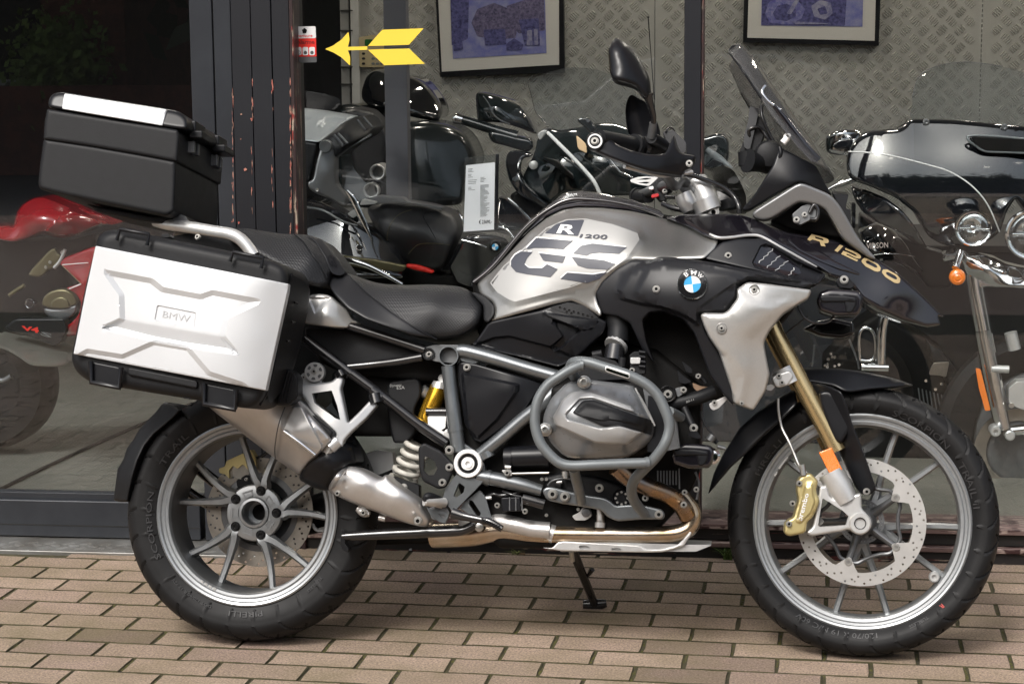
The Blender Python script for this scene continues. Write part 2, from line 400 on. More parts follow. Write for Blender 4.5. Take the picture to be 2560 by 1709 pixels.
K['screen'] = glassmat('smoked windscreen', (.72, .72, .72), .02, (.3, .3, .31), .12, 1.5)
K['clearscreen'] = glassmat('clear windscreen', (.86, .88, .88), .01, (.4, .4, .4), .05, 1.7)
# ================================================================== THE SETTING
def plane(name, pts, mat, parent=None, kind='structure', label=None, z=0):
    return tag(mesh(name, pts, [tuple(range(len(pts)))], mat, parent, 0, 0, 2, label), kind=kind)
def boxmesh(a, b):
    (x0, y0, z0), (x1, y1, z1) = a, b
    V = [(x0,y0,z0),(x1,y0,z0),(x1,y1,z0),(x0,y1,z0),(x0,y0,z1),(x1,y0,z1),(x1,y1,z1),(x0,y1,z1)]
    return V, [(0,3,2,1),(4,5,6,7),(0,1,5,4),(1,2,6,5),(2,3,7,6),(3,0,4,7)]
def box(name, a, b, mat, parent=None, bevel=.002, label=None, kind=None, smooth=30):
    V, F = boxmesh(a, b); return mesh(name, V, F, mat, parent, smooth, bevel, 2, label, kind)
def groundmat(name, ramp, scale, rough, bump, scale2=None):
    m = M(name, ramp[0][1], rough); N, Lk = nodes(m); b = N['Principled BSDF']; tc = N.new('ShaderNodeTexCoord')
    nz = N.new('ShaderNodeTexNoise'); nz.inputs['Scale'].default_value = scale; nz.inputs['Detail'].default_value = 10; nz.inputs['Roughness'].default_value = .75
    Lk.new(tc.outputs['Object'], nz.inputs['Vector']); cr = N.new('ShaderNodeValToRGB'); e = cr.color_ramp.elements
    e[0].position, e[0].color = ramp[0][0], (*ramp[0][1], 1); e[1].position, e[1].color = ramp[-1][0], (*ramp[-1][1], 1)
    for p, c in ramp[1:-1]: k = e.new(p); k.color = (*c, 1)
    Lk.new(nz.outputs[0], cr.inputs[0]); Lk.new(cr.outputs[0], b.inputs['Base Color'])
    if bump:
        n2 = N.new('ShaderNodeTexNoise'); n2.inputs['Scale'].default_value = scale2 or scale*3; n2.inputs['Detail'].default_value = 6; Lk.new(tc.outputs['Object'], n2.inputs['Vector'])
        bp = N.new('ShaderNodeBump'); bp.inputs['Strength'].default_value = .6; bp.inputs['Distance'].default_value = bump; Lk.new(n2.outputs[0], bp.inputs['Height']); Lk.new(bp.outputs[0], b.inputs['Normal'])
    return m
from mathutils import noise as _mn
def mathutils_noise(x, y): return .5+.5*_mn.noise(Vector((x, y, 3.3)))
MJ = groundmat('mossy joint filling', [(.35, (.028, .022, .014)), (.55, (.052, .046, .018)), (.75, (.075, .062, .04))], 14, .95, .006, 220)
MASPH = groundmat('asphalt', [(.3, (.045, .045, .047)), (.7, (.07, .07, .072))], 40, .85, .003, 400)
def brickmat():
    m = M('concrete paving brick', (.3, .22, .18), .85, spec=.3); N, Lk = nodes(m); b = N['Principled BSDF']; tc = N.new('ShaderNodeTexCoord'); oi = N.new('ShaderNodeObjectInfo')
    ad = N.new('ShaderNodeVectorMath'); ad.operation = 'ADD'; mu = N.new('ShaderNodeVectorMath'); mu.operation = 'SCALE'; mu.inputs['Scale'].default_value = 1
    gm = N.new('ShaderNodeNewGeometry')
    cr = N.new('ShaderNodeValToRGB'); e = cr.color_ramp.elements; e[0].position = 0; e[0].color = (.15, .115, .085, 1); e[1].position = 1; e[1].color = (.345, .265, .208, 1)
    for p, c in ((.08, (.27, .20, .165)), (.35, (.32, .243, .19)), (.55, (.262, .20, .155)), (.78, (.33, .252, .198))): k = e.new(p); k.color = (*c, 1)
    Lk.new(oi.outputs['Random'], cr.inputs[0])
    fine = N.new('ShaderNodeTexNoise'); fine.inputs['Scale'].default_value = 165; fine.inputs['Detail'].default_value = 5; fine.inputs['Roughness'].default_value = .8; Lk.new(gm.outputs['Position'], fine.inputs['Vector'])
    fr = N.new('ShaderNodeValToRGB'); f = fr.color_ramp.elements; f[0].position = .33; f[0].color = (.34, .32, .30, 1); f[1].position = .68; f[1].color = (1.75, 1.68, 1.6, 1); k = f.new(.5); k.color = (1, 1, 1, 1)
    Lk.new(fine.outputs[0], fr.inputs[0]); mx = N.new('ShaderNodeMix'); mx.data_type = 'RGBA'; mx.blend_type = 'MULTIPLY'; mx.inputs[0].default_value = 1
    Lk.new(cr.outputs[0], mx.inputs[6]); Lk.new(fr.outputs[0], mx.inputs[7])
    big = N.new('ShaderNodeTexNoise'); big.inputs['Scale'].default_value = 3.2; big.inputs['Detail'].default_value = 7; big.inputs['Roughness'].default_value = .7; Lk.new(gm.outputs['Position'], big.inputs['Vector'])
    br = N.new('ShaderNodeValToRGB'); g = br.color_ramp.elements; g[0].position = .40; g[0].color = (0, 0, 0, 1); g[1].position = .72; g[1].color = (.75, .75, .75, 1); Lk.new(big.outputs[0], br.inputs[0])
    m2 = N.new('ShaderNodeMix'); m2.data_type = 'RGBA'; Lk.new(br.outputs[0], m2.inputs[0]); Lk.new(mx.outputs[2], m2.inputs[6]); m2.inputs[7].default_value = (.155, .13, .07, 1)
    sp = N.new('ShaderNodeTexVoronoi'); sp.inputs['Scale'].default_value = 95; Lk.new(gm.outputs['Position'], sp.inputs['Vector'])
    sr = N.new('ShaderNodeValToRGB'); h = sr.color_ramp.elements; h[0].position = .08; h[0].color = (.7, .7, .7, 1); h[1].position = .16; h[1].color = (0, 0, 0, 1); Lk.new(sp.outputs['Distance'], sr.inputs[0])
    wn = N.new('ShaderNodeMath'); wn.operation = 'MULTIPLY'; sc = N.new('ShaderNodeSeparateColor'); Lk.new(sp.outputs['Color'], sc.inputs[0]); gt = N.new('ShaderNodeMath'); gt.operation = 'GREATER_THAN'; gt.inputs[1].default_value = .72
    Lk.new(sc.outputs[0], gt.inputs[0]); Lk.new(gt.outputs[0], wn.inputs[0]); Lk.new(sr.outputs[0], wn.inputs[1])
    m3 = N.new('ShaderNodeMix'); m3.data_type = 'RGBA'; Lk.new(wn.outputs[0], m3.inputs[0]); Lk.new(m2.outputs[2], m3.inputs[6]); m3.inputs[7].default_value = (.42, .36, .32, 1)
    Lk.new(m3.outputs[2], b.inputs['Base Color'])
    bp = N.new('ShaderNodeBump'); bp.inputs['Strength'].default_value = .55; bp.inputs['Distance'].default_value = .0025; Lk.new(fine.outputs[0], bp.inputs['Height']); Lk.new(bp.outputs[0], b.inputs['Normal'])
    return m
MB = brickmat()
plane('ground', [(-60, -60, -.03), (60, -60, -.03), (60, 5.9, -.03), (-60, 5.9, -.03)], MASPH)
plane('forecourt', [(-30, -7, -.02), (30, -7, -.02), (30, 5.7, -.02), (-30, 5.7, -.02)], groundmat('brick forecourt', [(.3, (.27, .205, .17)), (.7, (.34, .26, .215))], 5, .85, .002))
pav = plane('pavement', [(-8, .2, -.0040), (8, .2, -.0040), (8, 5.62, -.0040), (-8, 5.62, -.0040)], MJ)
AB, GX, GY = .11047, -1.24817, 5.38329
def brick_me(seed, L=2*AB-.0070, Wd=AB-.0066):
    r = random.Random(seed); me = bpy.data.meshes.new('brick'); V = []; bz = .0028
    hx, hy = L/2, Wd/2; n = 6
    def loop(ix, z, jit):
        pts = []
        for (x0, y0, x1, y1, k) in ((-1, -1, 1, -1, n), (1, -1, 1, 1, 3), (1, 1, -1, 1, n), (-1, 1, -1, -1, 3)):
            for i in range(k):
                t = i/k; pts.append(((x0+(x1-x0)*t)*(hx-ix), (y0+(y1-y0)*t)*(hy-ix), z))
        return [(x+r.uniform(-jit, jit), y+r.uniform(-jit, jit), z+r.uniform(-jit, jit)*.4) for x, y, z in pts]
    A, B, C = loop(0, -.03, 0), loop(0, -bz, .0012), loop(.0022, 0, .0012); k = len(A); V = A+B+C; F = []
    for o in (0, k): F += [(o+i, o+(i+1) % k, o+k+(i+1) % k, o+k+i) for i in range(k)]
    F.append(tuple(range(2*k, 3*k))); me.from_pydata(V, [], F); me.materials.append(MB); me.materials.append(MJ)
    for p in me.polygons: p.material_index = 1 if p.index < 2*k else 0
    return me
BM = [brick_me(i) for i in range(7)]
def facade_y(x): return 5.549+.047*x
extra = []; rb = random.Random(3)
def in_view(x, y):
    d = np.array([x, y, 0])-CO; z = d@CF; px, py = 1280+FPX*(d@CR)/z, 854.5-FPX*(d@CU)/z
    return -120 < px < 2680 and 1200 < py < 1790
for r_ in range(-2, 40):
    y = GY-r_*AB
    if y < .3: break
    for i in range(-32, 36):
        x = GX+(i+.5+(.5 if r_ % 2 else 0))*2*AB
        lim = facade_y(x)-(.17 if x < -1.82 else -.01)
        if y+AB/2 > lim+.05 or abs(x) > 7.7: continue
        loc = (x+rb.uniform(-.0012, .0012), y+rb.uniform(-.001, .001), rb.uniform(-.0005, .0005)); rot = (rb.uniform(-.003, .003), rb.uniform(-.0025, .0025), rb.uniform(-.007, .007))
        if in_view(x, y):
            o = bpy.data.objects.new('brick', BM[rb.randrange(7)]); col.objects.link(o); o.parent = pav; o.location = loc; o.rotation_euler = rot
        else: extra.append((loc, rot))
V, F = [], []
for loc, rot in extra:
    n = len(V); vv, ff = boxmesh((-AB+.004, -AB/2+.003, -.02), (AB-.004, AB/2-.003, 0)); V += [(a+loc[0], b+loc[1], c+loc[2]) for a, b, c in vv]; F += [tuple(i+n for i in f) for f in ff]
tag(mesh('outer_bricks', V, F, MB, pav, 0), kind='stuff')
# moss and grit in the joints
V, F = [], []
for _ in range(9000):
    r_ = rb.randrange(-1, 14); y = GY-(r_+.5)*AB if rb.random() < .6 else GY-(r_+rb.uniform(-.5, .5))*AB
    if abs((y-GY)/AB-round((y-GY)/AB)) > .42: x = rb.uniform(-2.7, .8)
    else: x = GX+(rb.randrange(-8, 10)+(.5 if round((GY-y)/AB) % 2 else 0))*2*AB+rb.uniform(-.004, .004)
    if mathutils_noise(x*3.1, y*3.1) < .40: continue
    s = rb.uniform(.0018, .0048); n = len(V); h = rb.uniform(.0005, .003)-.005; a0 = rb.uniform(0, 6)
    V += [(x+s*math.cos(a0+k*1.2566)*rb.uniform(.7, 1.2), y+s*.7*math.sin(a0+k*1.2566), -.0042) for k in range(5)]+[(x, y, h+.002)]
    F += [(n+k, n+(k+1) % 5, n+5) for k in range(5)]
MOSS = groundmat('moss', [(.3, (.038, .038, .010)), (.7, (.095, .090, .022))], 60, .95, 0)
tag(mesh('moss', V, F, MOSS, None, 60), 'thin green moss growing in the joints between the paving bricks', kind='stuff')
tag(bpy.data.objects['moss'], cat='moss')
# small weeds at the foot of the shop sill
def weed(px, py, n, h, spread, label, seed, colr=(.07, .12, .02)):
    r = random.Random(seed); V, F = [], []; d = CR*(px-1280)/FPX-CU*(py-854.5)/FPX+CF; P = CO+d*(-CO[2]/d[2])
    for i in range(n):
        a = r.uniform(0, 6.28); l = h*r.uniform(.5, 1); wd = r.uniform(.0015, .0035); k = len(V); bx, by = r.uniform(-.012, .012), r.uniform(-.006, .006)
        for j in range(5):
            t = j/4; rr = spread*t*t*.9+.004*t; w2 = wd*(1-t)**.6
            cx, cy_, cz = bx+rr*math.cos(a), by+rr*math.sin(a)*.7, l*(t-.35*t*t)
            V += [(cx-w2*math.sin(a), cy_+w2*math.cos(a), cz), (cx+w2*math.sin(a), cy_-w2*math.cos(a), cz)]
        F += [(k+2*j, k+2*j+1, k+2*j+3, k+2*j+2) for j in range(4)]
    o = mesh('weed', V, F, M('weed leaf', colr, .6), None, 0); o.location = P; tag(o, label, 'weed', 'weeds at the foot of the shop sill'); return o
weed(1820, 1398, 34, .07, .05, 'largest green weed by the sill, just behind the front tyre', 1)
weed(1022, 1368, 20, .03, .03, 'low green weed beside the sill, right of the rear tyre', 2)
weed(1052, 1370, 14, .025, .025, 'smallest sprig of green by the sill, second from the rear tyre', 5)
weed(1290, 1384, 14, .022, .03, 'tiny pale weed by the sill under the exhaust pipe', 4, (.12, .13, .04))

def chip(px, py, l, wd, label, c):
    d = CR*(px-1280)/FPX-CU*(py-854.5)/FPX+CF; P = CO+d*(-CO[2]/d[2])
    o = mesh('wood_chip', [(-l, -wd*.7, .001), (l*.9, -wd, .001), (l, wd*.8, .001), (-l*.8, wd, .001), (-l*.8, -wd*.5, .006), (l*.7, -wd*.6, .008), (l*.8, wd*.5, .007), (-l*.6, wd*.6, .005)], [(0, 3, 2, 1), (4, 5, 6, 7), (0, 1, 5, 4), (1, 2, 6, 5), (2, 3, 7, 6), (3, 0, 4, 7)], M('dry wood', c, .8, noise=(90, .4, None, 0)), None, 0, .0008); o.location = P; tag(o, label, 'wood chip')
chip(1121, 1375, .012, .0028, 'pale sliver of wood lying by the sill right of the weeds', (.36, .27, .16)); chip(1306, 1386, .010, .0018, 'thin brown twig lying by the sill under the exhaust pipe', (.22, .15, .08)); chip(1026, 1376, .005, .003, 'small grey pebble of wood beside the low green weed', (.35, .36, .36))
# ------------------------------------------------------------------ shop front
def woodmat(name, c, wear, amount):
    m = M(name, c, .42, spec=.4); N, Lk = nodes(m); b = N['Principled BSDF']; tc = N.new('ShaderNodeTexCoord'); mp = N.new('ShaderNodeMapping'); mp.inputs['Scale'].default_value = amount[1]
    Lk.new(tc.outputs['Object'], mp.inputs[0]); n1 = N.new('ShaderNodeTexNoise'); n1.inputs['Scale'].default_value = 1; n1.inputs['Detail'].default_value = 9; n1.inputs['Roughness'].default_value = .7; Lk.new(mp.outputs[0], n1.inputs['Vector'])
    cr = N.new('ShaderNodeValToRGB'); e = cr.color_ramp.elements; e[0].position = amount[0]; e[0].color = (0, 0, 0, 1); e[1].position = amount[0]+.03; e[1].color = (1, 1, 1, 1); Lk.new(n1.outputs[0], cr.inputs[0])
    n2 = N.new('ShaderNodeTexNoise'); n2.inputs['Scale'].default_value = 30; Lk.new(tc.outputs['Object'], n2.inputs['Vector']); c2 = N.new('ShaderNodeValToRGB'); c2.color_ramp.elements[0].color = (*wear[0], 1); c2.color_ramp.elements[1].color = (*wear[1], 1); c2.color_ramp.elements[0].position = .45; c2.color_ramp.elements[1].position = .55
    Lk.new(n2.outputs[0], c2.inputs[0]); mx = N.new('ShaderNodeMix'); mx.data_type = 'RGBA'; Lk.new(cr.outputs[0], mx.inputs[0]); mx.inputs[6].default_value = (*c, 1); Lk.new(c2.outputs[0], mx.inputs[7]); Lk.new(mx.outputs[2], b.inputs['Base Color'])
    n3 = N.new('ShaderNodeTexNoise'); n3.inputs['Scale'].default_value = 1; m3 = N.new('ShaderNodeMapping'); m3.inputs['Scale'].default_value = (amount[1][0]*4, amount[1][1]*4, amount[1][2]*4); Lk.new(tc.outputs['Object'], m3.inputs[0]); Lk.new(m3.outputs[0], n3.inputs['Vector'])
    bp = N.new('ShaderNodeBump'); bp.inputs['Strength'].default_value = .3; bp.inputs['Distance'].default_value = .001; Lk.new(n3.outputs[0], bp.inputs['Height']); Lk.new(bp.outputs[0], b.inputs['Normal']); return m
MWOOD = woodmat('painted pillar board', (.011, .012, .0155), ((.35, .05, .04), (.40, .30, .22)), (.71, (55, 55, 3)))
MWORN = woodmat('worn red and black paint', (.030, .018, .018), ((.22, .035, .03), (.33, .27, .21)), (.56, (90, 90, 6)))
MSILL = woodmat('weathered sill timber', (.016, .015, .015), ((.13, .035, .03), (.30, .24, .19)), (.57, (4, 70, 70)))
MSILL2 = woodmat('bare pink sill edge', (.13, .085, .078), ((.035, .015, .015), (.30, .23, .20)), (.50, (5, 60, 60)))
MALU = M('anthracite aluminium frame', (.020, .023, .029), .38, .2, noise=(6, .25, (.032, .036, .043), .08))
MBLK = M('black rubber seal', (.01, .01, .01), .6)
MPLATE = M('galvanised tread plate', (.33, .33, .32), .42, .75, noise=(9, .3, (.23, .22, .20), .1))
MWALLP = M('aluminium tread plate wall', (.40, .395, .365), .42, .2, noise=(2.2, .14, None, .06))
MLUG = M('raised tread bars', (.66, .655, .61), .28, .4, noise=(3, .2, None, .05))  # same metal as the plate; highlights on the bars put into a lighter colour
MDARK = M('dark shop interior', (.012, .013, .016), .8)
MCEIL = M('shop ceiling', (.35, .35, .35), .9)
FX = lambda px, py, v=0: FF.L(px, py, v)           # local shop coordinates from a pixel
sf = empty('shop_front', FF, kind=None); sf['kind'] = 'group'
def fbox(name, x0, x1, z0, z1, v0, v1, mat, parent, bevel=.003, label=None, kind=None):
    return box(name, (x0, -v0, z0), (x1, -v1, z1), mat, parent, bevel, label, kind)
X = lambda px, v=0, py=600: FX(px, py, v).x
Z = lambda px, py, v=0: FX(px, py, v).z
TOP = 2.7
# left aluminium door frame
lw_ = empty('window_frame', FF, 'anthracite aluminium shop window frame left of the boarded pillar', 'window frame')
zb, zt = Z(150, 1339, .03), Z(150, 1251, .03)
fbox('bottom_rail', -6, X(478, .03), .012, zt, .03, -.04, MALU, lw_); fbox('rail_lip', -6, X(478, .03), zt, zt+.02, .012, -.03, MALU, lw_, .001)
fbox('rail_groove', -6, X(478, .03), .047, .050, .0315, .03, MBLK, lw_, 0)
fbox('stile', X(476, .03, 150), X(533, .03, 150), .012, TOP, .03, -.05, MALU, lw_); fbox('stile', X(536.5, .035, 150), X(580, .035, 150), .012, TOP, .038, -.05, MALU, lw_)
fbox('hinge_seal', X(532, .02, 150), X(537, .02, 150), .012, TOP, .022, -.05, MBLK, lw_, 0); fbox('door_gasket', -6, X(580), .0, .012, .02, -.03, MBLK, lw_, 0)
gl = fbox('window_pane', -6, X(476, 0, 150), zt+.001, TOP, -.004, -.010, K['glass2'], None, 0); gl.matrix_world = FF.mat(); tag(gl, 'large dark window pane behind the white pannier, reflecting trees', 'window pane')
# boarded pillar
pl = empty('pillar', FF, 'black painted boarded pillar with red paint chips along its joints', 'pillar')
bx_ = [580.5, 630.5, 681.5, 727]
for i in range(3):
    x0, x1 = X(bx_[i], .06, 200), X(bx_[i+1], .06, 200)
    fbox('board', x0+.0012, x1-.0012, .0, TOP, .06+(.002 if i == 1 else 0), .02, MWOOD, pl, .0015)
fbox('core', X(580.5, .02, 200)+.003, X(736, .02, 200), .0, TOP, .019, -.10, MBLK, pl, 0); fbox('edge_board', X(727.5, .06, 200), X(737, .06, 200), 0, TOP, .066, -.02, MWORN, pl, .002)
# chipped red paint streaks at the board joints (wear, with their own thickness)
rc = random.Random(11); V, F = [], []
for xb, y0, y1, cnt in ((580.5, 230, 560, 30), (630.5, 180, 540, 16), (681.5, 100, 560, 10), (727, 200, 600, 60)):
    for _ in range(cnt):
        py = rc.uniform(y0, y1); q = FX(xb, py, .062); w_, h_ = rc.uniform(.0004, .0016), rc.uniform(.004, .03); n = len(V); cx = q.x+rc.uniform(-.0025, .0015)+.002*(xb < 600)
        sh = [(-.3, -1), (.6, -.7), (1, .1), (.3, 1), (-.8, .5), (-1, -.2)]
        V += [(cx+a*w_*rc.uniform(.6, 1.2), -.0627, q.z+b*h_/2) for a, b in sh]; F.append(tuple(range(n, n+6)))
for px, py, w_, h_ in ((603, 286, .007, .005), (628, 297, .006, .005), (613, 424, .012, .010), (602, 348, .004, .004), (597, 557, .006, .009)):
    q = FX(px, py, .062); n = len(V); V += [(q.x+a*w_/2, -.0627, q.z+b*h_/2) for a, b in ((-.3, -1), (.6, -.4), (1, .1), (.3, 1), (-.8, .3))]; F.append(tuple(range(n, n+5)))
me_ = mesh('paint_chips', V, F, M('chipped red paint', (.42, .06, .05), .6, noise=(60, .4, (.40, .28, .20), 0)), pl, 0); me_['kind'] = 'stuff'
# mid post and right windows
pm = empty('post', FF, 'narrow black window post with a chipped red edge, behind the mirror', 'post')
fbox('post_face', X(1710, .05, 200), X(1753, .05, 200), .1, TOP, .05, -.05, MWOOD, pm); fbox('post_edge', X(1753.5, .045, 200), X(1760, .045, 200), .1, TOP, .052, -.05, MWORN, pm, .002)
for nm, a, b, lb in (('window_pane', 742, 1710, 'wide window pane carrying the yellow arrow, between pillar and narrow post'), ('window_pane', 1760, 2900, 'window pane right of the narrow post, in front of the chrome tourer')):
    g_ = fbox(nm, X(a, 0, 300)+.004, X(b, 0, 300)-.002 if b < 2000 else 6, .105, TOP, -.004, -.010, K['glass'], None, 0); g_.matrix_world = FF.mat(); tag(g_, lb, 'window pane', 'shop window panes')
si = empty('sill', FF, 'weathered low timber sill with peeling red and black paint', 'sill')
x0s = X(742, .05, 1360)
fbox('sill_board', x0s, 6, .088, .104, .06, -.12, MSILL2, si, .002); fbox('sill_board', x0s, 6, .052, .086, .045, -.12, MSILL, si, .003)
fbox('sill_board', x0s, 6, .034, .050, .062, -.12, MSILL2, si, .003); fbox('sill_board', x0s, 6, -.005, .032, .05, -.12, MSILL, si, .003)
th = empty('threshold_plate', FF, 'galvanised tread plate threshold in front of the left window', 'threshold')
fbox('plate_sheet', -6, X(668, .17, 1385), -.006, .008, .185, -.06, MPLATE, th, .002)
# ---- tread plate pattern
def lugs(x0, x1, z0, z1, cell, to, nbar=5, L=.82, h=.0045, ang=45):
    V, F = [], []; ca, sa = math.cos(R_(ang)), math.sin(R_(ang)); n = int(math.hypot(x1-x0, z1-z0)/cell)+2; cx, cz = (x0+x1)/2, (z0+z1)/2
    for i in range(-n, n):
        for j in range(-n, n):
            ox, oz = (i+.5)*cell, (j+.5)*cell; gx, gz = cx+ox*ca-oz*sa, cz+ox*sa+oz*ca
            if not (x0+cell*.55 < gx < x1-cell*.55 and z0+cell*.3 < gz < z1-cell*.3): continue
            for k in range(nbar):
                o = (k-(nbar-1)/2)*cell*.9/nbar; l = cell*L/2*(1-.12*abs(k-(nbar-1)/2)); wd = cell*.052; m0 = len(V)
                for (a, b, hh) in ((-l, 0, 0), (-l*.5, -wd, 0), (l*.5, -wd, 0), (l, 0, 0), (l*.5, wd, 0), (-l*.5, wd, 0), (-l*.6, 0, h), (l*.6, 0, h)):
                    p, q = (a, b+o) if (i+j) % 2 else (b+o, a)
                    V.append(to(gx+p*ca-q*sa, gz+p*sa+q*ca, hh))
                F += [(m0+0, m0+1, m0+6), (m0+1, m0+2, m0+7, m0+6), (m0+2, m0+3, m0+7), (m0+3, m0+4, m0+7), (m0+4, m0+5, m0+6, m0+7), (m0+5, m0, m0+6)]
    return V, F
V, F = lugs(-3.6, X(668, .17, 1385), 0, .12, .04, lambda a, b, h: (a, -.185+b+.005, .0082+h), h=.0016)
lg = mesh('tread_bars', V, F, MPLATE, th, 60); lg['kind'] = 'stuff'
# ------------------------------------------------------------------ inside the shop
WV = -3.0
sw = empty('tread_plate_wall', FF, kind='structure')
seams = [X(899, WV, 100), X(1637, WV, 100), X(2454, WV, 100), X(3271, WV, 100), X(4088, WV, 100), 6.99]
for a, b in zip(seams, seams[1:]):
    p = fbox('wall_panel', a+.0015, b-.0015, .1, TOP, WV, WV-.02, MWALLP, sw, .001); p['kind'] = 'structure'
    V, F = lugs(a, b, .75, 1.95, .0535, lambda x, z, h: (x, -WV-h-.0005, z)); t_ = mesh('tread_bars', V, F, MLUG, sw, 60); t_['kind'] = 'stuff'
# rivets along the right-hand seam
V, F = [], []
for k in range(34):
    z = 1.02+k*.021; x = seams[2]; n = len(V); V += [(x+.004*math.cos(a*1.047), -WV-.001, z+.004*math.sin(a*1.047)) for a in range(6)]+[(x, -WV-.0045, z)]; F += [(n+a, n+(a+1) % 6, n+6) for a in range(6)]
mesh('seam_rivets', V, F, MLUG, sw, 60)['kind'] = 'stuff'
fl = fbox('shop_floor', -9, 7, .0, .098, -.13, -7, None, None, 0, kind='structure'); fl.matrix_world = FF.mat()
MFL = M('tread plate floor', (.185, .182, .155), .45, .2, noise=(5, .2, None, .06)); N, Lk = nodes(MFL); tc = N.new('ShaderNodeTexCoord')
mp = N.new('ShaderNodeMapping'); mp.inputs['Rotation'].default_value = (0, 0, R_(45)); mp.inputs['Scale'].default_value = (19, 19, 19); ck = N.new('ShaderNodeTexChecker'); ck.inputs['Scale'].default_value = 1
w1 = N.new('ShaderNodeTexWave'); w1.inputs['Scale'].default_value = 1.6; w1.bands_direction = 'X'; w2 = N.new('ShaderNodeTexWave'); w2.inputs['Scale'].default_value = 1.6; w2.bands_direction = 'Y'
Lk.new(tc.outputs['Object'], mp.inputs[0])
for q in (ck, w1, w2): Lk.new(mp.outputs[0], q.inputs['Vector'])
mx = N.new('ShaderNodeMix'); Lk.new(ck.outputs['Fac'], mx.inputs[0]); Lk.new(w1.outputs['Fac'], mx.inputs[2]); Lk.new(w2.outputs['Fac'], mx.inputs[3])
bp = N.new('ShaderNodeBump'); bp.inputs['Strength'].default_value = .5; bp.inputs['Distance'].default_value = .0035; Lk.new(mx.outputs[0], bp.inputs['Height']); Lk.new(bp.outputs[0], N['Principled BSDF'].inputs['Normal'])
fl.data.materials.append(MFL)
wl = empty('dark_back_wall', FF, kind='structure'); fbox('wall_sheet', -9, seams[0]-.17, .1, TOP, -4.6, -4.7, MDARK, wl, 0)['kind'] = 'structure'
fbox('wall_sheet', -9.1, -9, .1, TOP, -.1, -7, MDARK, wl, 0)['kind'] = 'structure'; fbox('wall_sheet', 7, 7.1, .1, TOP, -.1, -7, MCEIL, wl, 0)['kind'] = 'structure'
ce = fbox('shop_ceiling', -9, 7, TOP, TOP+.1, .06, -7, MCEIL, None, 0, kind='structure'); ce.matrix_world = FF.mat()
up = fbox('shop_wall', -14, 14, TOP+.1, 6, .07, -.3, M('dark brick facade', (.10, .055, .045), .8), None, 0, kind='structure'); up.matrix_world = FF.mat()
dp = empty('dark_backdrop', FF, 'long low black added plinth behind the motorcycles in the right window', 'backdrop'); fbox('backdrop_body', X(800, -1.15, 900), 6.9, .1, .77, -1.17, -2.0, MDARK, dp, .004); fbox('backdrop_top', X(800, -1.15, 900)-.01, 6.9, .772, .795, -1.15, -2.0, MBLK, dp, .003)  # added black block, standing in for the unlit lower part of the shop
# door jamb with hinges, left end of the tread plate wall
dj = empty('door_jamb', FF, 'pale door jamb with hinges at the left end of the tread plate wall', 'door jamb')
MJ2 = M('pale painted jamb', (.42, .42, .40), .5, noise=(6, .15, None, 0))
fbox('jamb_board', X(878, WV+.02, 100), X(899, WV+.02, 100), .1, TOP, WV+.03, WV-.05, MJ2, dj); fbox('jamb_board', X(851, WV+.02, 100), X(873, WV+.02, 100), .1, TOP, WV+.02, WV-.05, M('grey jamb', (.20, .20, .19), .5), dj)
fbox('jamb_gap', X(873, WV, 100), X(878, WV, 100), .1, TOP, WV, WV-.05, MBLK, dj, 0)
for py in (27, 77, 168, 211): q = FX(862, py, WV+.03); box('hinge', (q.x-.02, -WV-.035, q.z-.003), (q.x+.035, -WV-.02, q.z+.003), MBLK, dj, .001)
ip = empty('reflection_bar', FF, 'slim grey bar added in place of a window reflection behind the price card', 'post')  # grey bar added to stand in for a reflection in the glass
fbox('reflection_shaft', X(962, -1.35, 250), X(1018, -1.35, 250), .1, TOP, -1.35, -1.41, M('reflection grey', (.13, .13, .145), .55), ip, .002)
# shop lamps (their warm light shows on the paintwork)
MLAMP = M('lamp diffuser', (.9, .85, .75), .5, emit=((1, .90, .78), 62.0))
for i, (x, v) in enumerate(((-2.6, -2.6), (-1.5, -1.5), (.2, -1.3), (1.9, -1.6), (-.6, -2.3), (1.0, -2.3))):
    l = empty('ceiling_light', FF, ('square ceiling lamp above the red sports motorcycle', 'square ceiling lamp above the grey luggage case', 'square ceiling lamp above the black seats', 'square ceiling lamp above the chrome tourer', 'square ceiling lamp near the blue picture', 'square ceiling lamp near the right wall panel')[i], 'ceiling light', 'shop ceiling lamps')
    fbox('diffuser', x-.09, x+.09, TOP-.02, TOP-.012, v+.09, v-.09, MLAMP, l, 0); fbox('lamp_frame', x-.11, x+.11, TOP-.012, TOP-.001, v+.11, v-.11, MALU, l, 0)
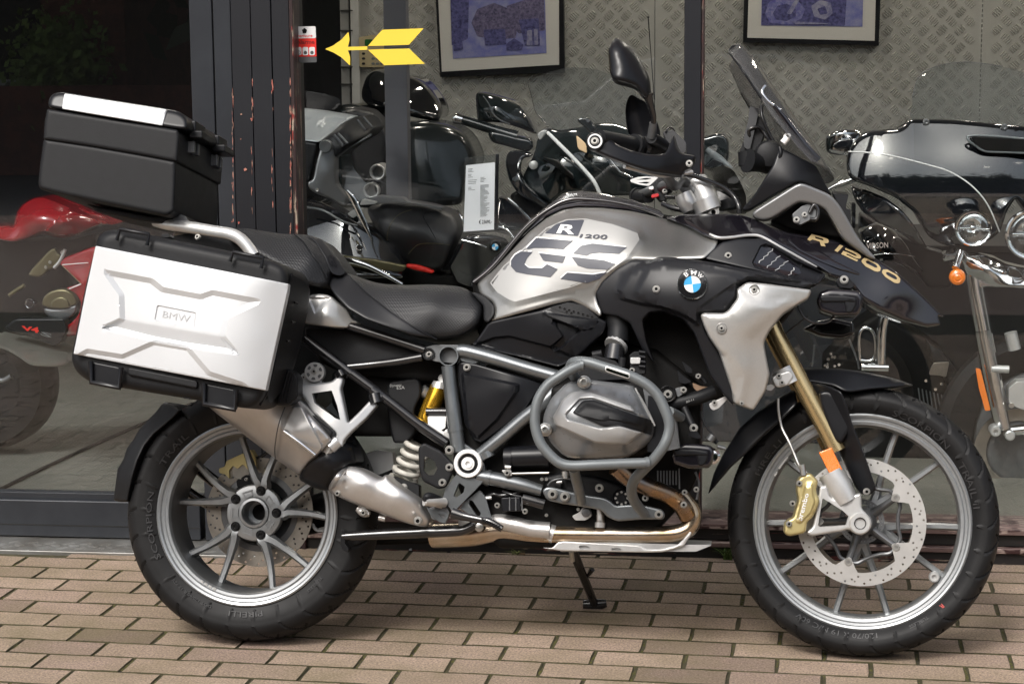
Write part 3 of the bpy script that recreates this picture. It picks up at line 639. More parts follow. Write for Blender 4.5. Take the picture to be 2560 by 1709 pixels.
# ------------------------------------------------------------------ across the street (seen only as reflections)
def across():
    hb = empty('brick_house', None, 'red brick house across the street, reflected in the shop window', 'house')
    mb = groundmat('red brickwork', [(.45, (.36, .13, .09)), (.55, (.20, .07, .05))], 5, .9, .004)
    box('wall', (-16, -22, 0), (-7.5, -14, 6.5), mb, hb, 0); V = [(-16.4, -22.4, 6.5), (-7.1, -22.4, 6.5), (-7.1, -13.6, 6.5), (-16.4, -13.6, 6.5), (-16.4, -18, 9), (-7.1, -18, 9)]
    mesh('roof', V, [(0, 1, 5, 4), (3, 2, 5, 4), (0, 3, 4), (1, 2, 5), (0, 1, 2, 3)], M('roof tile', (.05, .04, .04), .8), hb, 0)
    for x in (-14.6, -12.2, -9.8):
        for z in (1.2, 4.0): w_ = box('window', (x, -14.02, z), (x+1.2, -13.97, z+1.5), M('dark window', (.02, .022, .025), .1), hb, 0); box('sill', (x-.05, -13.97, z-.08), (x+1.25, -13.9, z), K['white'], w_, 0)
    tr_ = random.Random(5)
    for i, (x, y, h, r, lb) in enumerate(((-5.2, -13, 6.5, 2.2, 'broad green tree across the street beside the brick house'), (-1.2, -15, 8.5, 2.6, 'tallest tree across the street'), (3.6, -13.5, 7, 2.2, 'round tree across the street facing the tourer'), (8.2, -15, 8, 2.8, 'rightmost tree across the street'), (-8.3, -13.7, 2.0, .62, 'small bright tree behind the low garden wall across the street'))):
        t = empty('tree', None, lb, 'tree', 'trees across the street'); t.location = (x, y, 0)
        sweep('trunk', [(0, 0, 0), (.1, .05, h*.35), (.0, .1, h*.8)], [.22, .17, .05], M('bark', (.07, .05, .035), .9), t, 8)
        V, F = [], []
        for _ in range(2600):
            a, b, c = tr_.gauss(0, .42), tr_.gauss(0, .42), tr_.gauss(0, .42); p = Vector((a*r, b*r, h*.66+c*r*1.15)); s = tr_.uniform(.12, .3)*(r/2.2); d = Vector((tr_.gauss(0, 1), tr_.gauss(0, 1), tr_.gauss(0, 1))).normalized(); e = d.orthogonal().normalized(); g = d.cross(e); n = len(V)
            V += [p+e*s, p+g*s*.7, p-e*s, p-g*s*.7]; F.append((n, n+1, n+2, n+3))
        mesh('crown', V, F, M('tree leaves', (.035, .06, .018) if i < 4 else (.30, .46, .09), .6), t, 0)
    gw = box('garden_wall', (-14, -13.3, 0), (-5.5, -13.05, 1.12), mb, None, 0); tag(gw, 'low red brick garden wall across the street', 'wall')
    cpar = empty('parked_car', None, 'pale parked car across the street, mirrored in the middle window', 'car'); cpar.location = (-.1, -9.5, 0); CP = M('pale car paint', (.62, .64, .66), .25, .3, coat=1)
    P = [(-2.1, .35), (-2.12, .75), (-1.9, .92), (-1.2, 1.0), (-.75, 1.38), (-.3, 1.46), (.7, 1.45), (1.3, 1.30), (1.75, .98), (2.1, .85), (2.12, .35)]
    V = [(x, .85*(1 if z < 1.02 else .82), z) for x, z in P]+[(x, -.85*(1 if z < 1.02 else .82), z) for x, z in P]; n = len(P)
    mesh('body', V, [(i, i+1, n+i+1, n+i) for i in range(n-1)]+[tuple(range(n)), tuple(range(2*n-1, n-1, -1)), (0, n, 2*n-1, n-1)], CP, cpar, 30, .04, 3)
    mesh('side_window', [(-1.05, .80, 1.03), (-.68, .72, 1.33), (.65, .71, 1.39), (1.2, .72, 1.26), (1.5, .80, 1.03)], [(0, 1, 2, 3, 4)], M('car window', (.02, .025, .03), .05), cpar, 0)
    for x in (-1.35, 1.35): w_ = revolve('wheel', (x, .87, .32), (0, 1, 0), [(-.2, .2), (-.2, .31), (-.02, .32), (.0, .30), (.0, .2), (-.02, .18), (-.02, 0)], K['rubber'], cpar, 24)
    tb_ = box('terrace_wall', (-6, -24, 0), (20, -17, 7.5), groundmat('pale render', [(.3, (.13, .12, .105)), (.7, (.19, .175, .155))], 2, .9, 0), None, 0); tag(tb_, 'long pale rendered terrace across the street behind the trees', 'terrace')
    for i in range(7):
        for z in (1.0, 4.3): box('window', (-5+i*3.5, -17.03, z), (-3.4+i*3.5, -16.97, z+1.7), M('dark window', (.02, .022, .025), .1), tb_, 0)
across()
# ================================================================== THE GREY ADVENTURE MOTORCYCLE
bike = empty('motorcycle', FB, 'large grey and black adventure motorcycle on the bricks with white side case', 'motorcycle')
F_ = FB
def sk(name, t, o, c, mat, parent=None, **k): return skin(name, F_, t, o, c, mat, parent or bike, **k)
def pl_(name, t, o, a, b, mat, parent=None, **k): return plate(name, F_, t, o, a, b, mat, parent or bike, **k)
def tb(name, t, pts, r, mat, parent=None, **k): return tube(name, F_, t, pts, r, mat, parent or bike, **k)
def bo(t, x, y, v, r=.0075, parent=None, mat='bolt'): return bolt(F_, t, x, y, v, r, K[mat], parent or bike)
# ---------------------------------------------------------------- wheels
def tyre(name, Rr, W, rb, sb, parent, ng, seed, hc):
    prof = []
    for k in range(9):  t = k/8; prof.append((sb+(W/2*.985-sb)*math.sin(t*math.pi/2)*1.0, rb+(Rr-hc-rb)*t, 0))
    nt_ = 34
    for k in range(1, nt_):
        a = math.pi*k/nt_; prof.append((W/2*math.copysign(abs(math.cos(a))**.92, math.cos(a)), Rr-hc+hc*math.sin(a)**.85, 1))
    prof += [(-s, r, 0) for s, r, q in reversed(prof[:9])]
    n = 860; V, F = [], []; m_ = len(prof)
    for i in range(n):
        al = 2*math.pi*i/n
        for s, r, q in prof:
            if q or abs(s) > W*.46:
                a = abs(s)/(W/2); side = 1 if s > 0 else -1
                ph = al*ng/(2*math.pi)+side*.25+.9*a**1.5
                d = abs(ph-round(ph))*2*math.pi*r/ng
                g = max(0, 1-max(0, d-.0024)/.0014) if .18 < a < .985 and (s > 0 or True) else 0
                ph2 = al*ng/(2*math.pi)+side*.25+.5-.55*a
                d2 = abs(ph2-round(ph2))*2*math.pi*r/ng; g2 = max(0, 1-max(0, d2-.0017)/.0014) if .3 < a < .72 else 0
                r = r-.0085*min(1, max(g, g2*.8))
            V.append((r*math.cos(al), -s, r*math.sin(al)))
    for i in range(n):
        for k in range(m_-1): a, b = i*m_+k, ((i+1) % n)*m_+k; F.append((a, b, b+1, a+1))
    return mesh(name, V, F, K['rubber'], parent, 28)
def arc_text(name, s, rho, soff, deg, h, width, parent, mat, flip=False, slope=0.):
    T, F, asp = textmesh(s, 1, 0, .0); P = []
    for x, y in T:
        if flip: a = R_(deg)+x*width/rho; r = rho-y*h
        else: a = R_(deg)-x*width/rho; r = rho+y*h
        P.append(Vector((r*math.cos(a), -(soff-slope*(r-rho)), r*math.sin(a))))
    V, FF_ = solidify(P, F, Vector((0, .0012, 0))); return mesh(name, V, FF_, mat, parent, 0)
def flat_holes(name, outer, holes, s0, s1, mat, parent, label=None):
    pts = list(outer); ed = [(i, (i+1) % len(outer)) for i in range(len(outer))]
    for h in holes: o = len(pts); pts += list(h); ed += [(o+i, o+(i+1) % len(h)) for i in range(len(h))]
    r = delaunay_2d_cdt([Vector(p) for p in pts], ed, [], 0, 1e-6); V2 = np.array([tuple(v) for v in r[0]]); fs = r[2]
    cen = np.array([V2[list(f)].mean(0) for f in fs]); keep = sdist(cen, np.array(outer)) > 0
    for h in holes: keep &= sdist(cen, np.array(h)) < 0
    fs = [tuple(f) for f, k in zip(fs, keep) if k]
    V, FF_ = solidify([Vector((p[0], -s0, p[1])) for p in V2], fs, Vector((0, s0-s1, 0))); return mesh(name, V, FF_, mat, parent, 30, label=label)
def pol(r, d): return (r*math.cos(R_(d)), r*math.sin(R_(d)))
def circ(cx, cy_, r, n=8, ph=0): return [(cx+r*math.cos(2*math.pi*k/n+ph), cy_+r*math.sin(2*math.pi*k/n+ph)) for k in range(n)]
def wheel(name, loc, rot, rimprof, rimr, spokes, s_hub, s_rim, mats, label):
    w_ = revolve(name, (0, 0, 0), (0, -1, 0), rimprof, K['rim'], bike, 128, 30, label, True); w_.location = loc; w_.rotation_euler = (0, 0, rot); return w_
rw = wheel('rear_wheel', (0, 0, .318), 0, [(.078, .2286), (.081, .2245), (.079, .2195), (.0745, .2165), (.073, .210), (.0765, .2055), (.0755, .1995), (.069, .1965), (.064, .1955), (-.069, .1950), (-.078, .21), (-.078, .2286), (-.066, .221), (.066, .221)], 0, 0, 0, 0, 0, None)
revolve('rim_barrel', (0, 0, 0), (0, -1, 0), [(.0645, .1958), (.02, .1925), (-.066, .1925), (-.066, .1945), (.062, .1948)], K['hubgrey'], rw, 96, closed=True)  # darker than the rim: shade inside the wheel put into the colour
tyre('tyre', .318, .172, .2262, .073, rw, 26, 1, .047)
fw = wheel('front_wheel', (1.507, 0, .325), -.0875, [(.046, .260), (.0485, .256), (.047, .2515), (.043, .249), (.042, .2435), (.0445, .240), (.043, .233), (.037, .230), (.015, .2275), (-.037, .2275), (-.046, .243), (-.046, .260), (-.036, .253), (.036, .253)], 0, 0, 0, 0, 0, None)
tyre('tyre', .325, .122, .2575, .043, fw, 30, 2, .036)
# rear spokes: five arms that fork
for k in range(5):
    b_, c_ = 1+72*k, 13+72*k
    for e_ in (-16, 16):
        P = [(*pol(.050, b_+e_*.25), -.002), (*pol(.072, b_+3+e_*.4), .000), (*pol(.090, c_+e_*.55-3), .002), (*pol(.14, c_+e_*.82), .003), (*pol(.196, c_+e_), .008)]
        sweep('spoke', [(x, -s+.011, z) for x, z, s in P], [.0125, .0150, .0125, .0096, .0084], K['rim'], rw, 6, flat=1.15, n=5)
revolve('hub', (0, .012, 0), (0, -1, 0), [(-.03, .068), (.006, .072), (.012, .069), (.0145, .060), (.0145, .040), (.020, .037), (.021, .031), (.016, .0285), (-.05, .0275), (-.05, .02)], K['rim'], rw, 48)
revolve('axle_tube', (0, .012, 0), (0, -1, 0), [(-.10, .027), (-.05, .0275), (-.085, .026), (-.085, .008), (-.09, 0)], K['void'], rw, 32)
for k in range(5):
    x, z = pol(.058, 1+72*k); revolve('wheel_bolt', (x, -.0035, z), (0, -1, 0), [(-.004, .0130), (.001, .0125), (.002, .0115), (.001, .0095), (.004, .0085), (.005, .0075), (.005, .0045), (.001, .0045), (.001, 0)], K['blackmetal'], rw, 20)
    x, z = pol(.049, 37+72*k); a = R_(37+72*k); T = lambda p, q: (x+p*math.cos(a)-q*math.sin(a), z+p*math.sin(a)+q*math.cos(a))
    flat_holes('hub_pocket', [T(-.009, -.009), T(.008, -.014), T(.008, .014), T(-.009, .009)], [[T(-.006, -.007), T(.005, -.011), T(.005, .011), T(-.006, .007)]], .0045, -.003, K['rim'], rw)
# rear disc on the far side, caliper, drive housing
def annulus(name, ro, ri, s0, s1, mat, parent, rows, label=None, n=96, tabs=()):
    inner = []
    for i in range(n):
        a = 360*i/n; r = ri
        for t in tabs:
            d = abs((a-t+180) % 360-180)
            if d < 13: r = min(r, ri-(ri-.088)*(1-(d/13)**1.6))
        inner.append(pol(r, a))
    H = [inner]
    for rr, cnt, ph, hr in rows:
        for i in range(cnt): x, z = pol(rr, 360*i/cnt+ph); H.append(circ(x, z, hr, 8))
    return flat_holes(name, [pol(ro, 360*i/n) for i in range(n)], H, s0, s1, mat, parent, label)
annulus('brake_disc', .138, .100, -.056, -.061, K['olddisc'], rw, [(.131, 24, 0, .003), (.122, 24, 5, .003), (.112, 24, 9, .003)])
revolve('disc_carrier', (0, 0, 0), (0, -1, 0), [(-.058, .101), (-.056, .085), (-.064, .07), (-.075, .04), (-.10, .0)], K['hubgrey'], rw, 32)
revolve('drive_housing', (0, 0, 0), (0, -1, 0), [(-.066, .0), (-.066, .088), (-.09, .095), (-.16, .088), (-.18, .0)], K['void'], bike, 32).location = (0, 0, .318)
pl_('rear_caliper', 'W1', [(655, 465), (690, 455), (700, 420), (800, 375), (850, 350), (880, 400), (885, 470), (840, 480), (800, 440), (770, 470), (740, 450), (715, 480), (720, 530), (690, 500), (655, 495)], -.045, -.08, K['caliper'])
tb('caliper_piston', 'W1', [(790, 480, -.05), (790, 480, -.09)], .022, K['springwhite']); pl_('caliper_bracket', 'W1', [(760, 540), (820, 505), (885, 520), (900, 600), (860, 620), (790, 600), (765, 575)], -.05, -.075, K['plastic'])
bo('W1', 822, 533, -.045, .004); tb('brake_hose', 'W1', [(815, 250, -.05), (812, 330, -.05), (850, 390, -.05), (900, 400, -.06), (960, 360, -.06)], .0045, K['blackmetal'])
tb('torque_arm', 'W1', [(520, 460, -.11), (700, 600, -.12), (880, 690, -.12)], .016, K['blackmetal']); tb('torque_arm', 'W1', [(440, 590, -.10), (600, 690, -.12), (800, 740, -.12)], .013, K['blackmetal'])
tb('swingarm', 'W1', [(860, 745, -.13), (1150, 760, -.14), (1400, 700, -.13), (1750, 600, -.08)], [.05, .05, .05, .055], K['void'])
disc('linkage_ring', F_, 'W1', 1280, 805, -.11, [(-.01, .022), (.012, .022), (.014, .020), (.012, .014), (.002, .013), (.002, 0)], K['castsilver'], bike)
pl_('data_label', 'W1', [(1300, 702), (1345, 682), (1352, 715), (1308, 735)], -.10, -.105, K['white'])
# front hub, spokes, disc
for k in range(5):
    c_ = 54+72*k
    for e_ in (-15.5, 15.5):
        P = [(*pol(.028, c_), 0), (*pol(.06, c_+e_*.35), 0), (*pol(.095, c_+e_*.7), 0), (*pol(.16, c_+e_*.95), .002), (*pol(.2295, c_+e_), .004)]
        sweep('spoke', [(x, -s+.006, z) for x, z, s in P], [.015, .0125, .0098, .0086, .0080], K['rim'], fw, 6, flat=1.2, n=5)
    d_ = 36.5+72*k; P = [(*pol(.022, d_), .03), (*pol(.06, d_), .045), (*pol(.099, d_), .056)]
    sweep('carrier_arm', [(x, -s, z) for x, z, s in P], [.013, .009, .008], K['hubgrey'], fw, 8, flat=1.1)
    P = [(*pol(.100, d_+t), .045) for t in (0, 12)]+[(*pol(.089, d_+24), .045), (*pol(.086, d_+36), .045), (*pol(.089, d_+48), .045), (*pol(.100, d_+60), .045), (*pol(.100, d_+72), .045)]
    sweep('carrier_rim', [(x, -s, z) for x, z, s in P], .0048, K['hubgrey'], fw, 8, n=4)
    x, z = pol(.1005, d_); revolve('disc_bolt', (x, -.069, z), (0, -1, 0), [(-.006, .0095), (.002, .0095), (.003, .0085), (.003, .004), (.001, .004), (.001, 0)], K['bolt'], fw, 20)
annulus('brake_disc', .1525, .121, .070, .0655, K['disc'], fw, [(.1465, 20, 3, .0027), (.1385, 20, 9, .0027), (.1305, 20, 15, .0027), (.1425, 10, 12, .0022)], tabs=[36.5+72*k for k in range(5)])
annulus('far_brake_disc', .1525, .121, -.0655, -.070, K['olddisc'], fw, [(.1465, 20, 3, .0027), (.1385, 20, 9, .0027)])
revolve('hub', (0, 0, 0), (0, -1, 0), [(-.06, .03), (-.03, .036), (.03, .036), (.06, .030), (.072, .026), (.072, 0)], K['hubgrey'], fw, 32)
annulus('sensor_ring', .054, .042, .035, .032, K['hubgrey'], fw, [(.048, 40, 0, .0014)])
x, z = pol(.215, -37); revolve('valve', (x, -.0, z), (0, -1, 0), [(0, .013), (.03, .013), (.034, .010), (.034, .006), (.028, .006), (.028, 0)], K['castsilver'], fw, 20)
for (s, dg, wd, h, fl, q) in (('SCORPION', 58, .155, .015, False, fw), ('TRAIL II', 20, .115, .015, False, fw), ('120/70 R 19 M/C 60V', 257, .20, .012, False, fw), ('TUBELESS', 300, .05, .008, False, fw), ('PIRELLI', 146, .10, .012, False, fw)):
    arc_text('lettering', s, .272, .0565, dg, h, wd, q, K['letter'], False, -.45)
for (s, dg, wd, h, rho) in (('SCORPION', 188, .17, .014, .247), ('TRAIL', 140, .10, .014, .247), ('PIRELLI', 271, .085, .013, .247), ('DOT 170/60 R 17 72V', 236, .12, .007, .245), ('TUBELESS', 316, .05, .007, .245)):
    arc_text('lettering', s, rho, .0838, dg, h, wd, rw, K['letter'], False, -.22)
T, Fq, _ = textmesh('R', 1, 0, .02)
arc_text('red_mark', 'R', .272, .0567, -46, .010, .008, fw, M('red print', (.5, .05, .04), .5), False, -.45)
# balance weights
for t0, w0 in ((139, 148), (150, 153)):
    P = [(*pol(.2335, t0+(w0-t0)*i/5), .0465) for i in range(6)]; sweep('balance_weight', [(a, -s, b) for a, b, s in P], .003, K['decal_light'], fw, 6, flat=.6, n=2)
for k in range(4):
    P = [(*pol(.2015, 236+k*3.4+i), .077) for i in (0, 1.1, 2.2)]; sweep('balance_weight', [(a, -s, b) for a, b, s in P], .0035, K['castsilver'], rw, 6, flat=.6, n=2)
# ---------------------------------------------------------------- dark masses behind the visible parts
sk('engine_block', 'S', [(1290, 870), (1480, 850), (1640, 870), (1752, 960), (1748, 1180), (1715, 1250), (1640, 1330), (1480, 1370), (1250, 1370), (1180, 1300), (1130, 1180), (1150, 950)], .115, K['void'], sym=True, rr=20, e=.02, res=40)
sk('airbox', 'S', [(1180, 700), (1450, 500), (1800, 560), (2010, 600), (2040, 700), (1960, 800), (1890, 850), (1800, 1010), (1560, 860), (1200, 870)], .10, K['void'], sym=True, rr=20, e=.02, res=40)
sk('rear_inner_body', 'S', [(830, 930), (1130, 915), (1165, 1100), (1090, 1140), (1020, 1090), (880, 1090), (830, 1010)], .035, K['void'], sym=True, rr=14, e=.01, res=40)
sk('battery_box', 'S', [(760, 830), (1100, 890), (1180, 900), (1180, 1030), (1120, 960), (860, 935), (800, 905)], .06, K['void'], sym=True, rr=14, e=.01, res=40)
# ---------------------------------------------------------------- seats
sk('pillion_seat', 'S', [(540, 569), (620, 571), (700, 584), (765, 586), (803, 597), (823, 620), (848, 652), (866, 682), (850, 690), (828, 683), (821, 712), (800, 718), (765, 712), (740, 695), (690, 662), (630, 628), (580, 605)],
   [(545, 568, .07), (700, 584, .10), (800, 596, .09), (600, 600, .14), (700, 640, .165), (790, 700, .17), (860, 680, .11), (780, 640, .16)], K['dots'], sym=True, rr=16, e=.02, res=12, label='raised pillion seat with dotted cover')
sk('seat_end', 'S', [(768, 588), (803, 597), (823, 620), (848, 652), (866, 682), (850, 690), (830, 684), (812, 640), (790, 605)], 0, K['vinyl'], V=SK['pillion_seat'], off=.002, depth=.01, rr=5, e=.0015, res=8)
ptext('embossed_letters', F_, 'B2', 'GS', [(312, 350), (362, 375), (378, 445), (320, 425)], SK['pillion_seat'], K['plastic2'], bike, off=.0035)
sk('rider_seat', 'B2', [(320, 470), (430, 470), (520, 505), (640, 545), (800, 556), (1000, 550), (1180, 563), (1250, 598), (1325, 665), (1328, 740), (1300, 820), (1215, 880), (1120, 905), (1000, 912), (860, 882), (700, 832), (560, 780), (440, 710), (355, 620), (318, 560)],
   [(330, 480, .10), (640, 550, .11), (1000, 552, .11), (1180, 565, .10), (400, 600, .155), (700, 700, .165), (900, 800, .175), (1000, 900, .165), (1200, 860, .165), (1300, 700, .15), (1000, 680, .165), (700, 610, .14), (1325, 680, .13)], K['dots'], sym=True, rr=18, e=.022, fil=20, res=12, label='low rider seat with dotted cover')
sk('seat_side', 'B2', [(325, 478), (425, 474), (470, 500), (560, 600), (720, 720), (880, 830), (1028, 908), (860, 880), (700, 828), (560, 775), (445, 705), (362, 618), (325, 560)], 0, K['vinyl'], V=SK['rider_seat'], off=.0015, depth=.02, rr=8, e=.004, res=10)
for n_, P in (('seam', [(428, 474), (500, 540), (600, 630), (720, 722), (880, 834), (1025, 910)]),):
    tb(n_, 'B2', [(x, y, float(SK['rider_seat'](np.array(tg('B2', [(x, y)])))[0])+.001) for x, y in P], .0018, K['plastic2'])
tb('seam', 'B2', [(x, y, float(SK['pillion_seat'](np.array(tg('B2', [(x, y)])))[0])+.0015) for x, y in [(95, 225), (150, 270), (210, 350), (270, 440), (308, 510)]], .0018, K['plastic2'])
# ---------------------------------------------------------------- tank
TC = [(640, 308, .115), (1210, 385, .125), (0, 800, .105), (60, 1050, .155), (600, 700, .195), (900, 700, .215), (700, 950, .195), (1500, 550, .205), (200, 850, .165), (1000, 430, .165), (480, 450, .155), (430, 380, .12), (1480, 480, .18), (1300, 600, .21)]
sk('tank_side_panel', 'B3', [(-20, 805), (80, 728), (200, 600), (320, 470), (440, 376), (540, 325), (640, 308), (800, 312), (1000, 335), (1210, 385), (1380, 440), (1560, 520), (1540, 575), (1465, 645), (1200, 655), (1000, 655), (900, 715), (800, 800), (755, 880), (772, 940), (796, 985), (788, 1026), (700, 968), (600, 921), (480, 945), (60, 1056), (95, 985), (85, 930), (0, 872)],
   TC, K['tank'], depth=.03, rr=9, e=.006, res=13, reg=.01, emboss=[(tg('B3', [(60, 800), (150, 690), (430, 440), (560, 380), (690, 372), (880, 410), (1050, 470), (1060, 520), (970, 640), (830, 745), (600, 840), (225, 940), (180, 925), (100, 870)]), .004, 12)])
TV = SK['tank_side_panel']
def TVe(Q): return np.maximum(TV(Q), TV(Q))
D = lambda name, o, mat, off, **k: decal(name, F_, 'B3', o, TV, K[mat], bike, off=off, **k)
D('decal', [(65, 802), (150, 695), (430, 444), (560, 388), (690, 382), (870, 420), (1030, 478), (1042, 520), (960, 640), (830, 738), (600, 830), (230, 925), (190, 912), (110, 862)], 'decal_light', .0006, th=.0004)
D('decal', [(422, 478), (500, 418), (580, 393), (682, 392), (640, 497), (540, 488)], 'decal_dark', .0014)
ptext('lettering', F_, 'B3', 'R', [(528, 420), (642, 424), (615, 487), (498, 478)], TV, K['white'], bike, off=.0026, bold=.03)
ptext('lettering', F_, 'B3', '1200', [(660, 483), (838, 487), (828, 519), (648, 505)], TV, K['decal_dark'], bike, off=.0030, bold=.02)
GSP = [[(368, 508), (608, 528), (545, 583), (440, 574), (350, 574), (318, 583), (300, 580)],
       [(265, 597), (345, 600), (308, 640), (290, 680), (318, 704), (405, 706), (438, 680), (508, 712), (460, 766), (300, 745), (235, 732), (202, 695), (202, 655), (228, 620)],
       [(385, 607), (560, 628), (540, 672), (425, 660), (412, 655)],
       [(660, 560), (735, 545), (962, 570), (910, 613), (780, 605), (720, 612), (700, 626), (608, 610)],
       [(597, 632), (810, 655), (885, 680), (830, 716), (700, 708), (640, 690)],
       [(570, 735), (740, 748), (828, 733), (780, 775), (700, 804), (525, 776)]]
for q in GSP:
    D('lettering', [(x-3, y-8) for x, y in q], 'white', .0012, fil=2)
    D('lettering', q, 'decal_dark', .0018, fil=2)
sk('tank_cover', 'B3', [(-60, 800), (0, 745), (90, 640), (180, 555), (340, 375), (480, 268), (565, 208), (650, 200), (800, 216), (1000, 262), (1180, 330), (1215, 382), (1000, 330), (800, 306), (640, 302), (540, 319), (430, 372), (310, 472), (190, 605), (75, 735), (-20, 820), (-60, 830)],
   [(0, 745, .07), (100, 700, .10), (340, 375, .07), (400, 395, .12), (565, 208, .06), (600, 300, .115), (1000, 262, .07), (1000, 330, .12), (1180, 335, .08), (1215, 385, .12)], K['gloss'], sym=True, rr=8, e=.012, res=12, label='gloss black tank top cover')
tb('tank_ridge', 'B3', [(-40, 800, .10), (90, 690, .10), (300, 440, .10), (470, 310, .10), (580, 262, .10), (700, 258, .10), (900, 282, .10), (1100, 330, .105), (1200, 372, .11)], .006, K['gloss'])
sk('tank_rear_trim', 'B2', [(1240, 600), (1290, 606), (1345, 630), (1402, 690), (1400, 750), (1362, 802), (1330, 790), (1330, 690), (1262, 620)], [(1250, 600, .125), (1400, 700, .16), (1350, 800, .165)], K['plastic'], depth=.08, rr=6, res=10)
# ---------------------------------------------------------------- side covers below the tank
sk('airbox_cover', 'B2', [(1365, 795), (1700, 720), (1780, 690), (1900, 663), (2000, 690), (2100, 775), (2138, 792), (2120, 860), (1930, 1040), (1820, 1088), (1600, 1030), (1250, 950), (1300, 890)],
   [(1365, 795, .16), (1900, 663, .19), (2138, 800, .19), (1250, 950, .15), (1820, 1088, .16), (1700, 850, .185), (1900, 900, .195)], K['plastic2'], depth=.05, rr=6, e=.005, res=14,
   emboss=[(tg('B2', [(1780, 780), (1965, 852), (1830, 972), (1765, 965), (1850, 890)]), -.016, 5), (tg('B2', [(1400, 900), (1500, 890), (1770, 960), (1830, 985), (1930, 1030), (1820, 1080), (1280, 945)]), -.010, 6), (tg('B2', [(1720, 735), (2080, 790), (2040, 840), (1980, 850), (1750, 760)]), .005, 5)])
gr = decal('vent_patch', F_, 'B2', [(1762, 702), (1880, 668), (1990, 690), (2085, 768), (2050, 780), (1900, 752)], SK['airbox_cover'], K['plastic'], bike, off=.002)
V, F = [], []
for i in range(9):
    for j in range(4):
        x, y = 1800+i*30+j*14, 693+i*9+j*19
        if sdist(np.array([[x, y]]), np.array([(1770, 702), (1880, 672), (1990, 694), (2075, 765), (2050, 775), (1900, 748)], float))[0] < 7: continue
        (px, py), = tg('B2', [(x, y)]); c = F_.L(px, py, float(SK['airbox_cover'](np.array([[px, py]]))[0])+.0032); n = len(V)
        V += [(c.x+.0030*math.cos(a*.785), c.y, c.z+.0030*math.sin(a*.785)) for a in range(8)]+[(c.x, c.y+.001, c.z)]; F += [(n+a, n+(a+1) % 8, n+8) for a in range(8)]
mesh('vent_holes', V, F, K['void'], bike, 0)
sk('frame_cover', 'C2', [(1540, 30), (1575, 12), (1700, 28), (2330, 205), (2250, 265), (2130, 450), (1930, 600), (1765, 720), (1690, 700), (1610, 560), (1560, 250)],
   [(1540, 30, .15), (2300, 205, .15), (1765, 720, .145), (1700, 200, .155), (2000, 250, .175), (1900, 560, .16)], K['plastic2'], depth=.05, rr=5, e=.006, res=12,
   emboss=[(tg('C2', [(1590, 115), (2080, 215), (2050, 290), (1890, 520), (1720, 680), (1640, 600), (1620, 420)]), .010, 7)])
bo('C2', 1628, 62, .156, .008); sk('inner_liner', 'B2', [(160, 830), (440, 845), (940, 990), (900, 1022), (460, 1082), (390, 1085), (170, 900)], .11, K['plastic'], depth=.05, res=20)
# ---------------------------------------------------------------- fairings
FV = [(980, 655, .215), (1260, 635, .235), (755, 870, .205), (900, 1020, .21), (1600, 720, .262), (2200, 812, .235), (1680, 870, .262), (1440, 1000, .262), (1660, 1540, .235), (1380, 1090, .255), (1140, 1330, .19), (1060, 1040, .225), (1100, 850, .25), (1400, 850, .27)]
sk('radiator_shroud', 'B3', [(980, 655), (1120, 651), (1175, 631), (1260, 635), (1500, 665), (1800, 722), (2090, 782), (2175, 800), (2205, 812), (2110, 835), (1750, 782), (1690, 822), (1682, 900), (1610, 997), (1440, 1002), (1470, 1120), (1560, 1260), (1620, 1400), (1668, 1560), (1655, 1600), (1590, 1530), (1500, 1400), (1400, 1130), (1330, 1040), (1190, 985), (1108, 995), (1062, 1045), (1085, 1180), (1142, 1335), (1060, 1235), (980, 1065), (900, 1022), (800, 1005), (755, 870), (800, 792), (885, 712)],
   FV, K['panel'], depth=.05, rr=6, e=.006, res=13, fil=6, reg=.02, label='matte black radiator shroud with roundel',
   emboss=[(tg('B3', [(905, 850), (960, 745), (1070, 678), (1175, 645), (1250, 645), (1500, 675), (2091, 790), (1750, 770), (1680, 815), (1675, 890), (1600, 985), (1420, 1000), (1430, 1080), (1330, 1015), (1180, 960), (1050, 940), (920, 905)]), .012, 9), (tg('B3', [(1020, 860), (1100, 700), (1200, 672), (1330, 690), (1640, 745), (1760, 790), (1680, 800), (1600, 850), (1440, 960), (1410, 1060), (1300, 990), (1150, 955), (1030, 900)]), .006, 7)])
SHV = SK['radiator_shroud']
sk('upper_side_panel', 'B3', [(1465, 645), (1500, 600), (1580, 535), (1700, 515), (1860, 515), (2244, 735), (2264, 752), (2205, 812), (2160, 815), (1800, 722)],
   [(1465, 645, .222), (1580, 535, .205), (1860, 515, .185), (2264, 752, .17), (2160, 815, .21), (1800, 640, .22)], K['panel'], depth=.04, rr=5, e=.004, res=12,
   emboss=[(tg('B4', [(375, 298), (440, 300), (600, 400), (780, 480), (740, 540), (560, 500), (345, 440), (318, 410)]), -.016, 6)])
UV = SK['upper_side_panel']
decal('intake_mesh_back', F_, 'B4', [(375, 302), (440, 304), (620, 440), (635, 480), (560, 498), (345, 438), (322, 410)], UV, K['gloss'], bike, off=.001)
for k in range(4):
    x0, y0 = 455+k*52, 318+k*34; pts = []
    for i in range(9): x = x0-i*(14.5 if k < 3 else 9)+(6 if i % 2 else -6); y = y0+i*(13.5 if k < 2 else 12); pts.append((x, y))
    pts = [p for p in pts if sdist(np.array([p]), np.array([(375, 302), (440, 304), (620, 440), (635, 480), (560, 498), (345, 438), (322, 410)], float))[0] > 2]
    tb('intake_mesh', 'B4', [(x, y, float(UV(np.array(tg('B4', [(x, y)])))[0])+.003) for x, y in pts], .0012, K['castsilver'], curved=False, sides=6)
bo('B4', 158, 363, .222, .0075); bo('B3', 1152, 843, float(SHV(np.array(tg('B3', [(1152, 843)])))[0])+.002, .0078)
